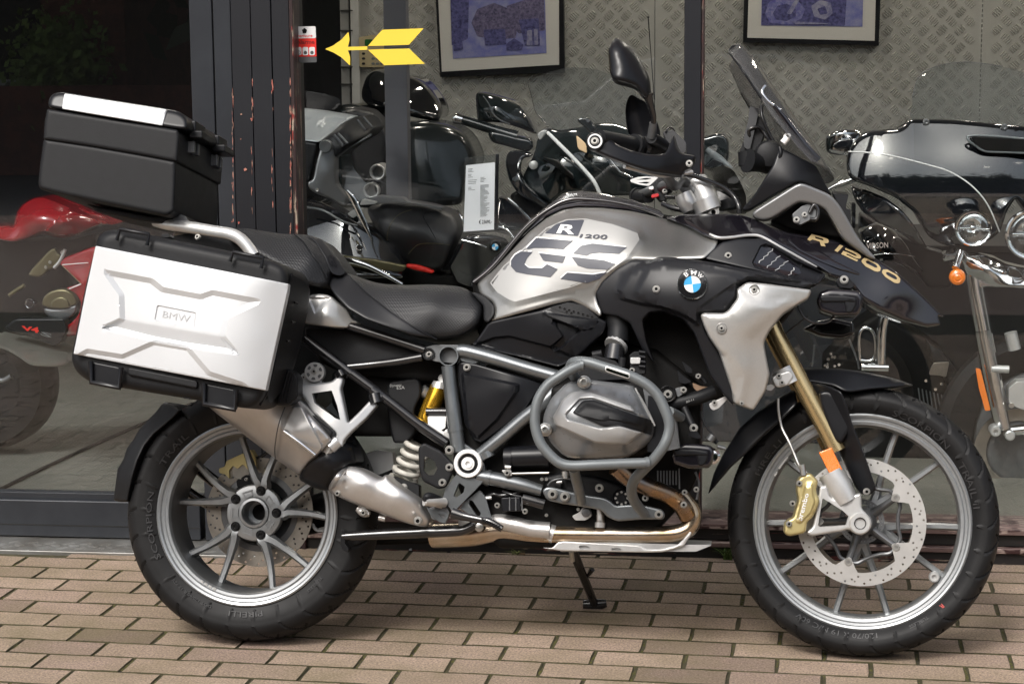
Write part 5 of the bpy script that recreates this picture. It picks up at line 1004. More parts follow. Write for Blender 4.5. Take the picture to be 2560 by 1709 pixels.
sk('muffler_joint', 'W1', [(1145, 505), (1200, 432), (1300, 345), (1345, 290), (1400, 300), (1480, 330), (1500, 430), (1440, 452), (1375, 510), (1325, 605), (1260, 595), (1150, 540)], [(1150, 508, .17), (1300, 345, .22), (1480, 340, .17), (1325, 600, .165), (1330, 450, .225)], K['plastic2'], depth=.1, rr=16, e=.02, res=12, label='black exhaust collar')
sk('exhaust_heat_shield', 'C2', [(412, 1115), (440, 1040), (510, 955), (590, 912), (700, 945), (870, 1032), (900, 1010), (925, 990), (960, 1040), (1080, 1130), (1232, 1235), (1245, 1300), (1312, 1385), (1300, 1440), (1260, 1458), (1120, 1425), (900, 1345), (640, 1250), (460, 1165)],
   [(412, 1115, .155), (510, 955, .20), (590, 912, .16), (870, 1032, .17), (1232, 1235, .16), (1260, 1458, .14), (900, 1345, .155), (700, 1080, .235), (1000, 1230, .225), (600, 1220, .17), (1200, 1350, .19)], K['steel'], depth=.07, rr=16, e=.012, res=9, fil=14, reg=.05, label='brushed steel exhaust elbow shield')
bo('C2', 503, 1158, .197, .0065); bo('C2', 1202, 1398, .192, .0095)
tb('clamp', 'W1', [(1335, 590, .16), (1380, 520, .215), (1440, 460, .17)], .006, K['steel'], flat=.5); pl_('clamp_bracket', 'W1', [(1500, 710), (1540, 700), (1580, 735), (1570, 755), (1510, 735)], .15, .13, K['castsilver'])
tb('exhaust_pipe', 'G3', [(430, 90, .05), (650, 80, .08), (830, 55, .10), (1000, 75, .11), (1150, 82, .11), (1500, 84, .11), (1700, 84, .11), (1850, 78, .11), (1930, 45, .11), (1955, -20, .11), (1940, -75, .11), (1880, -150, .12)], [.030, .03, .026, .0215, .021, .021, .021, .021, .021, .021, .021, .021], K['header'], label='heat stained exhaust pipe under the engine')
tb('exhaust_pipe', 'G3', [(600, 20, .08), (760, 5, .10), (900, 25, .12), (1000, 50, .12), (1115, 60, .12)], [.022, .021, .021, .021, .021], K['steel']); tb('pipe_collar', 'G3', [(1108, 72, .11), (1140, 82, .11)], .0232, K['steel'], curved=False)
tb('header_pipe', 'C3', [(1180, 1100, .22), (1300, 1200, .20), (1440, 1270, .18), (1600, 1330, .16), (1740, 1420, .14), (1810, 1530, .12)], .0215, K['blued'], label='blued header pipe')
sk('skid_plate', 'G3', [(1070, 160), (1130, 162), (1160, 128), (1200, 122), (1450, 136), (1640, 148), (1690, 172), (1780, 168), (1860, 148), (1905, 105), (1938, 62), (1950, 75), (1900, 152), (1780, 186), (1680, 188), (1400, 183), (1180, 178), (1100, 166)], .13, K['castsilver'], depth=.008, rr=3, e=.002, res=9, fil=6, holes=([(1285, 150), (1315, 146), (1350, 156), (1352, 168), (1310, 172), (1285, 160)], [(1475, 165), (1505, 160), (1535, 168), (1530, 178), (1480, 176)]), label='thin aluminium skid plate')
pl_('skid_pan', 'S', [(1400, 1352), (1780, 1362), (1740, 1378), (1400, 1378)], .12, -.12, K['castsilver'])
tb('centre_stand', 'C2', [(545, 1535, .13), (800, 1520, .13), (1200, 1500, .13), (1480, 1490, .13), (1600, 1478, .13), (1700, 1430, .13)], [.011, .0125, .0135, .013, .012, .012], K['blackmetal']); pl_('stand_foot', 'W1', [(1405, 835), (1425, 850), (1425, 925), (1450, 960), (1440, 980), (1410, 965), (1398, 920)], .14, .10, K['blackmetal'])
tb('centre_stand', 'S', [(1120, 1345, -.13), (900, 1350, -.13), (870, 1352, -.13)], .0125, K['void'])
disc('stand_bolt', F_, 'C2', 1735, 1455, .135, [(-.01, .010), (.003, .010), (.004, .008), (.004, 0)], K['bolt'], bike)
# side stand on the far side reaches the bricks
(sx, sy) = (1486, 1508); d = CR*(sx-1280)/FPX-CU*(sy-854.5)/FPX+CF; P = CO+d*(-(CO[2]-.012)/d[2]); rel = P-FB.b; foot = Vector((rel@FB.u, -(rel@FB.v), rel@FB.w))
top = F_.L(1430, 1370, foot.y*-1*.55 if False else -.16); sweep('side_stand', [top+Vector((0, 0, .05)), top, (top+foot)/2, foot], [.012, .0125, .0115, .011], K['blackmetal'], bike, curved=False); sweep('side_stand_foot', [foot+Vector((-.03, 0, -.004)), foot+Vector((.0, .0, -.003)), foot+Vector((.032, 0, .002))], [.012, .016, .010], K['blackmetal'], bike, flat=.45)
mid = (top+foot)/2; sweep('stand_tang', [mid+Vector((.01, 0, 0)), mid+Vector((.025, -.02, .02))], [.004, .006], K['blackmetal'], bike, curved=False)
tb('stand_spring', 'G3', [(1240, 185, -.12), (1248, 240, -.13)], .006, K['springwhite'])
# ---------------------------------------------------------------- engine
sk('cylinder_head', 'C3', [(548, 700), (562, 630), (620, 500), (760, 368), (880, 335), (1100, 360), (1320, 392), (1350, 410), (1440, 600), (1500, 700), (1530, 790), (1500, 870), (1400, 950), (1300, 1012), (1200, 1030), (820, 1035), (730, 1010), (620, 900), (548, 770)], [(548, 720, .30), (900, 335, .30), (1350, 410, .30), (1530, 790, .29), (1200, 1030, .29), (780, 1030, .30), (1000, 700, .36), (750, 650, .35), (1250, 600, .35), (1250, 850, .35)], K['head'], depth=.12, rr=14, e=.018, res=11, fil=16, label='grey boxer cylinder head cover',
   emboss=[(tg('C3', [(632, 672), (722, 512), (800, 455), (860, 440), (960, 450), (1320, 575), (1352, 620), (1470, 672), (1440, 790), (1270, 915), (1000, 897), (660, 745)]), .010, 8), (tg('C3', [(745, 645), (870, 512), (975, 505), (1420, 660), (1510, 700), (1500, 822), (1390, 795), (1220, 745), (1060, 768), (760, 690)]), -.008, 6)])
HV = SK['cylinder_head']
sk('cover_face', 'C3', [(632, 672), (722, 512), (800, 455), (860, 442), (960, 452), (1320, 577), (1350, 620), (1300, 618), (980, 505), (870, 512), (745, 645), (760, 690), (1040, 768), (1080, 762), (1220, 748), (1390, 800), (1435, 795), (1270, 912), (1000, 895), (665, 745)], 0, K['headlight'], V=HV, off=.0015, depth=.004, rr=4, e=.0008, res=9, fil=6)
sk('black_insert', 'C3', [(800, 632), (895, 525), (985, 518), (1400, 668), (1480, 690), (1520, 720), (1520, 825), (1450, 815), (1390, 792), (1220, 742), (1130, 755), (1075, 755), (960, 700)], 0, K['plastic'], V=HV, off=.006, depth=.006, rr=5, e=.003, res=9, fil=8, emboss=[(tg('C3', [(830, 650), (930, 560), (1270, 650), (1385, 690), (1390, 740), (1230, 705), (1130, 690), (1060, 700)]), .004, 4)])
for x, y in ((907, 367), (568, 778)): disc('head_bolt', F_, 'C3', x, y, .325, [(-.03, .0155), (.0, .0155), (.002, .013), (.002, .0105), (.009, .0105), (.010, .009), (.010, .0055), (.004, .0055), (.004, 0)], K['bolt'], bike)
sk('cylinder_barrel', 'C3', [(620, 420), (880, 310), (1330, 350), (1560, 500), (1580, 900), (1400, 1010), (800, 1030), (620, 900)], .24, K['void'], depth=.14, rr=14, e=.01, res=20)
V, F = [], []
for k in range(9):
    (px, py), = tg('C3', [(1540, 560)]); c = F_.L(px, py, .27); n = len(V); a, f = boxmesh((c.x-.02, -.285+k*.014, c.z-.11), (c.x+.02, -.281+k*.014, c.z+.02)); V += a; F += [tuple(i+n for i in q) for q in f]
mesh('cooling_fins', V, F, K['plastic2'], bike, 0)
# crash bar
tb('crash_bar', 'C3', [(890, 215, .40), (800, 250, .405), (700, 310, .41), (590, 390, .41), (510, 510, .41), (480, 640, .41), (485, 770, .41), (530, 900, .41), (620, 1010, .41), (700, 1070, .41), (800, 1092, .41), (1000, 1085, .41), (1250, 1075, .405), (1460, 1068, .40)], .0118, K['bar'], sides=18)
tb('crash_bar', 'C3', [(830, 330, .28), (790, 260, .33), (800, 205, .37), (850, 188, .39), (950, 195, .40), (1080, 235, .405), (1210, 275, .41), (1330, 320, .41), (1450, 385, .41), (1540, 470, .41), (1600, 580, .41), (1645, 700, .41), (1645, 800, .41), (1600, 920, .41), (1520, 1030, .40), (1430, 1120, .38), (1350, 1210, .34), (1320, 1300, .30), (1345, 1400, .24), (1430, 1510, .18)], .0122, K['bar'], sides=18, label='grey tubular crash bar round the cylinder')
tb('crash_bar', 'C3', [(815, 1110, .40), (835, 1200, .34), (860, 1300, .26), (880, 1400, .19)], .0122, K['bar'], sides=18); tb('crash_bar', 'C3', [(1645, 620, .40), (1690, 640, .33), (1745, 670, .25)], .0118, K['bar'], sides=18)
for P in ([(1440, 1070, .402), (1470, 1065, .40)], [(878, 215, .40), (905, 215, .40)]): tb('weld_bead', 'C3', P, .0135, K['bar'], curved=False)
sk('bar_plate', 'C3', [(1092, 218), (1315, 288), (1302, 342), (1085, 272)], .423, K['castsilver'], depth=.006, rr=3, e=.001, res=9); decal('plate_inset', F_, 'C3', [(1100, 240), (1298, 305), (1293, 328), (1096, 264)], lambda Q: np.full(len(Q), .4235), K['chrome'], bike)
# lower engine bracket, hoses, motor and odds and ends
sk('engine_bracket', 'C3', [(540, 1310), (575, 1278), (640, 1280), (760, 1310), (900, 1342), (1090, 1372), (1140, 1400), (1180, 1440), (1300, 1430), (1450, 1440), (1590, 1475), (1612, 1520), (1600, 1560), (1400, 1560), (1200, 1575), (1110, 1540), (1060, 1480), (900, 1450), (700, 1420), (580, 1390)], .165, K['frame'], depth=.012, rr=5, e=.004, res=12)
for x, y, r in ((633, 1340, .0105), (740, 1363, .0105), (1558, 1517, .009), (1040, 1287, .009), (238, 1155, .007), (150, 1437, .006), (392, 1490, .006), (1440, 1375, .007), (1885, 1300, .006), (1775, 1433, .007), (1862, 763, .008)): bo('C3', x, y, .172, r)
tb('starter_motor', 'C3', [(225, 1020, .14), (300, 1020, .14), (600, 1010, .14)], [.026, .028, .028], K['plastic2'], curved=False); pl_('motor_bracket', 'C3', [(185, 1130), (270, 1130), (280, 1180), (230, 1185)], .17, .16, K['castsilver']); tb('push_rod', 'C3', [(280, 1162, .16), (600, 1155, .16)], .003, K['bolt'])
tb('wire_loom', 'C3', [(20, 1375, .13), (110, 1340, .14), (180, 1350, .14), (320, 1330, .14), (420, 1260, .13)], .004, K['blackmetal']); tb('sensor', 'C3', [(200, 1445, .15), (360, 1445, .15)], .012, K['plastic2']); tb('sensor', 'C3', [(370, 1380, .16), (560, 1430, .16)], .012, K['blackmetal'], flat=.6)
tb('drain_pipe', 'C3', [(735, 1140, .15), (745, 1200, .15)], .008, K['bolt']); tb('drain_pipe', 'C3', [(1040, 1440, .14), (1045, 1568, .14)], .007, K['castsilver']); disc('oil_filler', F_, 'C3', 1233, 1375, .155, [(-.02, .0225), (.0, .0225), (.002, .0205), (-.001, .018), (-.001, .0105), (.003, .010), (.003, .0)], K['plastic2'], bike)
for k in range(8): x, y = 1233+52*math.cos(k*.785), 1375+52*math.sin(k*.785); disc('filler_notch', F_, 'C3', x, y, .156, [(0, .003), (.0012, .003), (.0012, 0)], K['bolt'], bike, 8)
pl_('gearbox_flange', 'C3', [(800, 1530), (860, 1500), (900, 1450), (960, 1470), (975, 1530), (920, 1568), (830, 1568)], .135, .10, K['castsilver']); disc('flange_plug', F_, 'C3', 925, 1498, .136, [(0, .011), (.004, .011), (.005, .009), (.005, 0)], K['hubgrey'], bike)
sk('gearbox_cover', 'C3', [(560, 1180), (700, 1150), (1000, 1180), (1250, 1260), (1300, 1420), (1000, 1450), (700, 1420), (560, 1300)], .13, K['plastic'], depth=.05, rr=12, e=.012, res=16)
tb('radiator_hose', 'C3', [(1640, 560, .14), (1750, 540, .15), (1900, 500, .15), (2040, 450, .14)], .0165, K['plastic']); ptext('lettering', F_, 'C3', '03-11', [(1795, 530), (1860, 508), (1863, 524), (1798, 548)], .168, K['decal_light'], bike, bold=0)
disc('hose_socket', F_, 'C3', 1635, 468, .17, [(-.03, .0205), (.0, .0205), (.0015, .0185), (-.008, .016), (-.008, 0)], K['blackmetal'], bike); bo('C3', 1637, 472, .165, .0095); pl_('hose_bracket', 'C3', [(1700, 420), (1780, 400), (1800, 450), (1720, 500)], .165, .15, K['hubgrey']); bo('C3', 1773, 434, .168, .007)
tb('strut', 'C3', [(1780, 590, .19), (1820, 680, .2), (1860, 770, .21)], .0085, K['plastic']); pl_('fog_lamp_foot', 'C3', [(1800, 830), (1840, 790), (1890, 790), (1930, 850), (1900, 860)], .22, .19, K['plastic2']); bo('C3', 1862, 765, .215, .009)
# intake and throttle body
tb('intake_trunk', 'B3', [(890, 1010, .165), (905, 1100, .17), (900, 1190, .18)], [.030, .027, .026], K['plastic']); tb('hose_clamp', 'B3', [(895, 1205, .18), (884, 1222, .185)], .029, K['castsilver'], curved=False); tb('intake_stub', 'B3', [(885, 1225, .185), (870, 1320, .20)], .024, K['blackmetal'], curved=False)
pl_('throttle_body', 'C3', [(810, 330), (900, 170), (1000, 130), (1180, 180), (1260, 260), (1300, 340), (1000, 350)], .25, .18, K['plastic']); pl_('injector_block', 'C3', [(1300, 130), (1350, 95), (1440, 110), (1440, 290), (1380, 300), (1310, 260)], .24, .20, K['plastic']); pl_('connector', 'C3', [(1310, 150), (1400, 150), (1395, 205), (1310, 205)], .25, .24, K['castsilver'])
for k in range(4): tb('injector_rib', 'C3', [(1385, 100+k*42, .245), (1440, 108+k*42, .245)], .004, K['plastic2'])
bo('C3', 1325, 262, .25, .006); tb('connector', 'C3', [(980, 130, .24), (1060, 115, .24)], .009, K['plastic']); tb('connector', 'C3', [(1240, 150, .24), (1235, 230, .24)], .009, K['plastic'])
# small fittings round the engine
def bits():
    H = lambda n, t, P, r, m='blackmetal', **k: tb(n, t, P, r, K[m], **k)
    H('wire_loom', 'E2', [(505, 560, .13), (515, 640, .13), (560, 740, .13), (640, 835, .13)], .003); H('wire_loom', 'E2', [(120, 500, .14), (200, 640, .14), (210, 760, .15)], .006, 'plastic'); H('connector', 'E2', [(640, 880, .13), (690, 925, .13)], .006, 'plastic2'); H('connector', 'E2', [(690, 965, .13), (780, 990, .13)], .005, 'hubgrey')
    H('ball_joint', 'E2', [(600, 900, .14), (640, 840, .14)], .010, 'hubgrey'); pl_('duct_panel', 'E2', [(240, 110), (300, 170), (400, 240), (330, 265), (260, 250)], .15, .13, K['plastic2']); pl_('duct_panel', 'E2', [(290, 10), (400, 90), (405, 150), (340, 130)], .15, .13, K['plastic2'])
    pl_('tan_shield', 'E2', [(408, 250), (500, 288), (612, 300), (540, 330), (465, 352), (420, 310)], .13, .12, M('tan heat shield', (.24, .15, .09), .6)); bo('E2', 475, 180, .15, .006); H('hanger', 'E2', [(440, 170, .14), (520, 210, .14), (560, 260, .14)], .006, 'plastic')
    for k in range(7): H('oil_cooler_fin', 'E2', [(20+k*34, 1235, .13), (22+k*34, 1395, .13)], .0022, 'hubgrey', curved=False, sides=6)
    H('wire_loom', 'E2', [(258, 1210, .14), (262, 1440, .14)], .002, 'hubgrey'); H('wire_loom', 'E2', [(440, 1250, .13), (480, 1380, .13), (455, 1560, .13)], .003, 'hubgrey'); bo('E2', 320, 1480, .15, .006)
    H('drain_nut', 'E3', [(1440, 300, .15), (1442, 360, .15)], .0095, 'bolt', curved=False); H('drain_nut', 'E3', [(1443, 365, .15), (1452, 405, .15)], .007, 'bolt', curved=False)
    H('wire_loom', 'E3', [(1170, 510, .15), (1240, 440, .155), (1380, 405, .155), (1520, 410, .15)], .0025, 'hubgrey'); H('hose_clip', 'E3', [(1310, 465, .15), (1390, 455, .15)], .004, 'castsilver'); H('sensor_body', 'E3', [(1290, 480, .14), (1380, 500, .14)], .012, 'plastic')
    H('lambda_sensor', 'E3', [(1975, 890, .13), (1978, 960, .13)], .0065, 'bolt', curved=False); H('lambda_sensor', 'E3', [(1980, 965, .13), (1982, 1080, .13)], .0095, 'bolt', curved=False); H('lambda_sensor', 'E3', [(1980, 1080, .13), (1976, 1160, .13)], .0125, 'castsilver', curved=False)
    for x, y in ((1080, 415), (1150, 415), (975, 490), (1150, 970), (1640, 880)): disc('small_fitting', F_, 'E3', x, y, .135, [(0, .0045), (.004, .004), (.004, 0)], K['bolt'], bike, 10)
    H('starter_end', 'E3', [(500, 90, .142), (620, 90, .142)], .0285, 'plastic2', curved=False); H('terminal', 'E3', [(510, 225, .17), (600, 235, .17)], .005, 'castsilver'); H('wire_loom', 'E3', [(480, 600, .14), (600, 650, .15), (760, 690, .15)], .004); H('wire_loom', 'E3', [(130, 715, .14), (300, 700, .14)], .0045, 'castsilver')
    for k in range(3): H('solenoid_rib', 'E3', [(582+k*96, 690, .165), (582+k*96, 900, .165)], .002, 'hubgrey', curved=False, sides=6)
    pl_('solenoid', 'E3', [(450, 700), (745, 690), (750, 900), (460, 920)], .163, .13, K['plastic2'], bevel=.004)
    H('stand_spring_lug', 'E5', [(300, 500, .14), (390, 560, .14), (470, 580, .14)], [.008, .012, .007], 'steel'); bo('E5', 385, 565, .155, .007); H('pipe_bolt', 'E5', [(600, 630, .14), (690, 650, .14)], .008, 'steel')
    H('peg_rubber', 'E5', [(1240, 395, .205), (1300, 340, .2), (1470, 390, .17)], [.007, .011, .008], 'plastic'); H('peg_edge', 'E5', [(1228, 430, .212), (1380, 445, .19)], .0065, 'castsilver')
    pl_('peg_bracket', 'E5', [(1260, 480), (1340, 520), (1520, 560), (1580, 600), (1520, 715), (1440, 690), (1300, 560)], .16, .14, K['frame'], holes=([(1420, 580), (1500, 590), (1540, 620), (1500, 660)],))
    pl_('head_gasket', 'S', [(1605, 960), (1635, 975), (1690, 1035), (1700, 1120), (1650, 1130), (1625, 1060)], .262, .2, K['hubgrey'])
    for k in range(4): H('plug_lead', 'S', [(1588+k*7, 970+k*12, .30), (1606+k*7, 1005+k*12, .30), (1622+k*5, 1040+k*8, .30)], .0022, 'castsilver', sides=6)
bits()
# ---------------------------------------------------------------- fog lamps
def fog(t, X0, Y0, s, v, n=''):
    Q = lambda pts: [(X0+x*s, Y0+y*s) for x, y in pts]
    b = sk('fog_lamp', t, Q([(0, 90), (20, 25), (90, 5), (200, 10), (285, 20), (305, 60), (295, 140), (270, 180), (130, 185), (20, 150)]), v, K['gloss'], depth=.07, rr=9, e=.014, res=9, label='black fog lamp')
    sk('lamp_band', t, Q([(20, 55), (40, 45), (180, 48), (262, 60), (262, 95), (180, 90), (30, 92)]), v+.006, K['plastic2'], depth=.01, rr=4, e=.004, res=9)
    sk('lamp_clip', t, Q([(165, 45), (265, 60), (262, 110), (235, 160), (195, 165), (180, 90)]), v+.004, K['plastic2'], depth=.01, rr=4, e=.004, res=9)
fog('B4', 735, 575, 1.0, .18); pl_('fog_lamp_mount', 'B4', [(862, 530), (880, 505), (950, 505), (985, 560), (960, 580), (885, 570)], .16, .12, K['plastic2']); bo('B4', 916, 520, .163, .009)
fog('C3', 1660, 890, 1.25, .24)
disc('fog_lens', F_, 'C3', 2020, 1010, .19, [(-.02, .02), (.0, .02), (.006, .014), (.008, 0)], K['chrome'], bike, 20)
sk('far_fog_lamp', 'B4', [(740, 790), (840, 770), (980, 800), (985, 880), (900, 905), (760, 890), (640, 840)], -.12, K['gloss'], depth=.07, rr=8, e=.012, res=12)
tb('cable', 'B4', [(615, 690, .16), (650, 760, .16), (720, 800, .16), (800, 800, .15), (850, 760, .14)], .003, K['blackmetal']); tb('cable', 'B4', [(520, 900, .1), (560, 850, .1), (680, 760, .1)], .002, K['blackmetal'])
pl_('fairing_stay', 'E2', [(592, 490), (640, 462), (700, 440), (780, 400), (812, 420), (760, 480), (700, 540), (640, 562), (608, 535)], .19, .17, K['steel']); bo('E2', 655, 478, .192, .006)
# ---------------------------------------------------------------- fork, caliper, fenders
tb('fork_leg', 'B4', [(400, 730, .105), (470, 880, .105), (640, 1210, .105), (800, 1500, .105), (870, 1640, .105)], .0218, K['gold'], curved=False, sides=32, label='gold fork leg')
fk = [F_.L(*tg('B4', [q])[0], .105) for q in ((400, 730), (870, 1640))]; sweep('far_fork_leg', [Vector((p.x, -p.y, p.z)) for p in fk], .0218, K['gold'], bike, 20, curved=False)
tb('fork_clamp', 'B4', [(515, 1100, .105), (565, 1200, .105)], .0275, K['castsilver'], curved=False, sides=32); sk('clamp_lug', 'B4', [(438, 1160), (470, 1140), (560, 1110), (590, 1150), (550, 1210), (480, 1228), (455, 1200)], .135, K['castsilver'], depth=.02, rr=4, e=.004, res=9); bo('B4', 489, 1149, .137, .0062); bo('B4', 509, 1192, .137, .0062)
pl_('clamp_tab', 'B4', [(402, 1215), (440, 1200), (470, 1215), (440, 1245), (408, 1240)], .12, .11, K['castsilver'])
tb('fork_foot', 'C4', [(700, 395, .108), (745, 480, .108), (790, 560, .108)], [.0305, .032, .027], K['castsilver'], curved=False, sides=32)
FK = F_
sk('fork_bottom', 'C4', [(735, 545), (870, 510), (872, 600), (905, 630), (918, 680), (905, 720), (872, 748), (830, 735), (800, 712), (770, 722), (590, 752), (560, 728), (600, 700), (640, 470), (680, 470), (700, 540)], .125, K['castsilver'], depth=.03, rr=6, e=.008, res=9, fil=8, holes=([(655, 540), (690, 560), (770, 612), (800, 640), (785, 690), (640, 700), (630, 690)],))
disc('axle_bore', F_, 'C4', 863, 680, .128, [(-.02, .026), (.0, .026), (.003, .023), (.003, .0145), (-.012, .013), (-.012, 0)], K['castsilver'], bike, 32); disc('axle_hole', F_, 'C4', 863, 680, .1305, [(-.001, .0135), (.0008, .0135), (.0008, .0125), (-.006, .012), (-.006, 0)], K['blackmetal'], bike, 24)
sk('brake_caliper', 'C4', [(516, 440), (540, 415), (590, 400), (612, 425), (632, 445), (618, 500), (640, 555), (625, 600), (598, 650), (570, 672), (562, 730), (520, 742), (470, 752), (440, 735), (445, 680), (470, 655), (492, 650), (505, 600), (522, 555), (512, 500)], .14, K['caliper'], depth=.06, rr=6, e=.010, res=8, fil=8, emboss=[(tg('C4', [(560, 470), (600, 460), (600, 520), (612, 560), (590, 620), (530, 680), (510, 670), (540, 560)]), .006, 5)], label='gold four piston brake caliper')
CV = SK['brake_caliper']
ptext('lettering', F_, 'C4', 'brembo', [(512, 658), (556, 512), (580, 516), (542, 668)], CV, K['white'], bike, off=.002)
for x, y in ((527, 459), (470, 683), (490, 570)): bo('C4', x, y, .142, .0065)
tb('brake_line', 'C4', [(410, -10, .12), (412, 60, .12), (430, 150, .12), (470, 230, .13), (500, 300, .135), (525, 360, .14), (548, 400, .14)], .0035, K['bolt']); tb('banjo', 'C4', [(540, 355, .14), (550, 415, .14)], .007, K['bolt'])
sk('reflector', 'C4', [(634, 288), (704, 260), (766, 384), (698, 415)], .128, K['orange'], depth=.006, rr=3, e=.002, res=8, fil=3, label='amber side reflector on the fork')
# fenders: curved over the tyre
def mudguard(name, cx, cz, r0, a0, a1, wv, thick, mat, parent, loc, rotz, edge=.03, taper=0, label=None, n=28):
    V, F = [], []; m_ = 11
    for i in range(n+1):
        t = i/n; a = R_(a0+(a1-a0)*t); ww = wv*(1-taper*abs(t) if taper >= 0 else 1+taper*(1-t))
        for k in range(m_):
            s = -1+2*k/(m_-1); dr = -edge*abs(s)**3; rr = r0+dr; V.append((cx+rr*math.cos(a), -ww*s*(1 if abs(s) < .99 else 1), cz+rr*math.sin(a)))
    F = [(i*m_+k, i*m_+k+1, (i+1)*m_+k+1, (i+1)*m_+k) for i in range(n) for k in range(m_-1)]
    o = mesh(name, V, F, mat, parent, 50, label=label); md = o.modifiers.new('thickness', 'SOLIDIFY'); md.thickness = thick; o.location = loc; o.rotation_euler = (0, 0, rotz); return o
sk('front_fender', 'B4', [(560, 1085), (640, 1098), (750, 1096), (900, 1102), (1050, 1120), (1200, 1152), (1300, 1182), (1376, 1210), (1250, 1225), (1100, 1236), (960, 1255), (915, 1252), (850, 1216), (720, 1192), (620, 1180)], [(640, 1098, .05), (640, 1180, .09), (1376, 1210, .02), (1000, 1110, .045), (1000, 1245, .085), (1200, 1220, .06)], K['plastic2'], sym=True, rr=8, e=.012, res=11, fil=10, label='matte black front fender beak')
sk('rear_of_front_fender', 'C4', [(20, 525), (55, 400), (110, 290), (200, 150), (300, 60), (420, -20), (500, -60), (520, 20), (470, 70), (420, 120), (330, 200), (240, 290), (150, 370)], [(20, 525, .02), (200, 150, .05), (330, 200, .085), (500, -60, .05), (500, 20, .09), (150, 370, .06)], K['plastic2'], sym=True, rr=9, e=.012, res=14, fil=10, label='rear tail of the front fender')
sk('fender_side', 'W2', [(540, -10), (640, 10), (705, 42), (740, 130), (765, 215), (830, 380), (893, 560), (890, 578), (862, 602), (815, 600), (782, 560), (720, 420), (650, 270), (590, 140), (545, 40)], [(540, -10, .10), (893, 570, .135), (700, 200, .125)], K['plastic2'], depth=.02, rr=6, e=.006, res=10, fil=8)
sk('fender_boss', 'W2', [(575, 42), (620, 30), (690, 50), (712, 100), (760, 215), (748, 262), (705, 325), (672, 312), (640, 250), (590, 120)], [(575, 42, .125), (760, 240, .135), (690, 300, .13)], K['plastic2'], depth=.02, rr=9, e=.012, res=9, fil=10)
bo('W2', 842, 584, .142, .0075)
sk('rear_mudguard', 'W1', [(305, 72), (330, 66), (380, 78), (418, 112), (372, 160), (320, 205), (255, 260), (200, 330), (158, 420), (128, 520), (105, 620), (98, 668), (60, 674), (8, 660), (22, 560), (34, 470), (70, 410), (92, 340), (130, 290), (165, 228), (220, 170), (270, 120)], [(330, 66, .05), (418, 112, .10), (60, 674, .07), (20, 560, .06), (158, 420, .105), (98, 668, .09), (130, 290, .06)], K['plastic'], sym=True, rr=9, e=.014, res=10, fil=5, label='black rear mudguard with stepped edge')
tb('mudguard_stay', 'W1', [(330, 90, .0), (500, 120, -.12), (760, 230, -.13)], .012, K['blackmetal'])
# ---------------------------------------------------------------- luggage
case = sk('side_case', 'B1', [(470, 1010), (560, 560), (626, 298), (642, 232), (705, 195), (780, 190), (1000, 232), (1400, 312), (1790, 393), (1865, 430), (1893, 500), (1885, 565), (1800, 960), (1735, 1255), (1690, 1335), (1610, 1362), (1300, 1308), (600, 1195), (505, 1130), (470, 1060)], .455, K['plastic'], depth=.215, rr=22, e=.028, fil=16, res=16, label='aluminium skinned side case with black frame')
sk('case_skin', 'B1', [(625, 299), (1100, 392), (1500, 470), (1886, 548), (1880, 600), (1800, 960), (1738, 1245), (1300, 1160), (900, 1085), (480, 1005), (560, 600)], [(625, 299, .478), (480, 1005, .478), (1000, 700, .478), (1780, 530, .476), (1640, 1220, .476), (1700, 900, .477), (1885, 548, .458), (1735, 1243, .458), (1810, 900, .459), (1300, 400, .478), (1000, 1100, .478)], K['alu'], parent=case, depth=.02, rr=3, e=.003, fil=3, res=7, smooth=16, label='white aluminium skin with pressed star pattern',
   emboss=[(tg('B1', [(690, 472), (990, 528), (1060, 585), (1310, 632), (1390, 605), (1690, 662), (1480, 760), (1452, 890), (1540, 995), (1225, 950), (1005, 910), (690, 830), (800, 780), (795, 620)]), -.008, 14),
           (tg('B1', [(800, 780), (1450, 893), (1566, 1010), (1225, 950), (1005, 910), (665, 835)]), -.0075, 2.5, tg('B1', [(1128, 838), (1113, 925)])),
           (tg('B1', [(570, 985), (800, 1022), (1005, 932), (1225, 968), (1365, 1132), (1590, 1205), (1625, 1235), (1300, 1175), (900, 1100), (505, 1022)]), -.008, 12), (tg('B1', [(1030, 688), (1280, 738), (1268, 832), (1012, 782)]), -.0035, 3)])
CSV = SK['case_skin']
ptext('embossed_lettering', F_, 'B1', 'BMW', [(1068, 722), (1246, 756), (1238, 800), (1060, 766)], CSV, K['badge'], case, off=.0012, th=.0016, bold=.0)
sk('case_side', 'B1', [(1885, 545), (1905, 520), (1900, 480), (1990, 530), (2022, 580), (2010, 700), (1960, 950), (1880, 1200), (1760, 1330), (1738, 1250), (1800, 960)], [(1885, 545, .44), (2022, 580, .26), (1880, 1200, .27), (1740, 1250, .42)], K['plastic'], parent=case, depth=.01, rr=4, e=.002, res=16)
tb('case_seam', 'B1', [(1905, 480, .41), (1890, 600, .41), (1830, 900, .41), (1765, 1200, .41), (1700, 1340, .41)], .0025, K['plastic2'], parent=case)
for P in ([(762, 264), (785, 190), (975, 224), (960, 296)], [(1503, 402), (1524, 340), (1722, 378), (1706, 446)]):
    tb('case_hook', 'B1', [(x, y, .470) for x, y in P], .0048, K['plastic2'], parent=case, curved=False, sides=8)
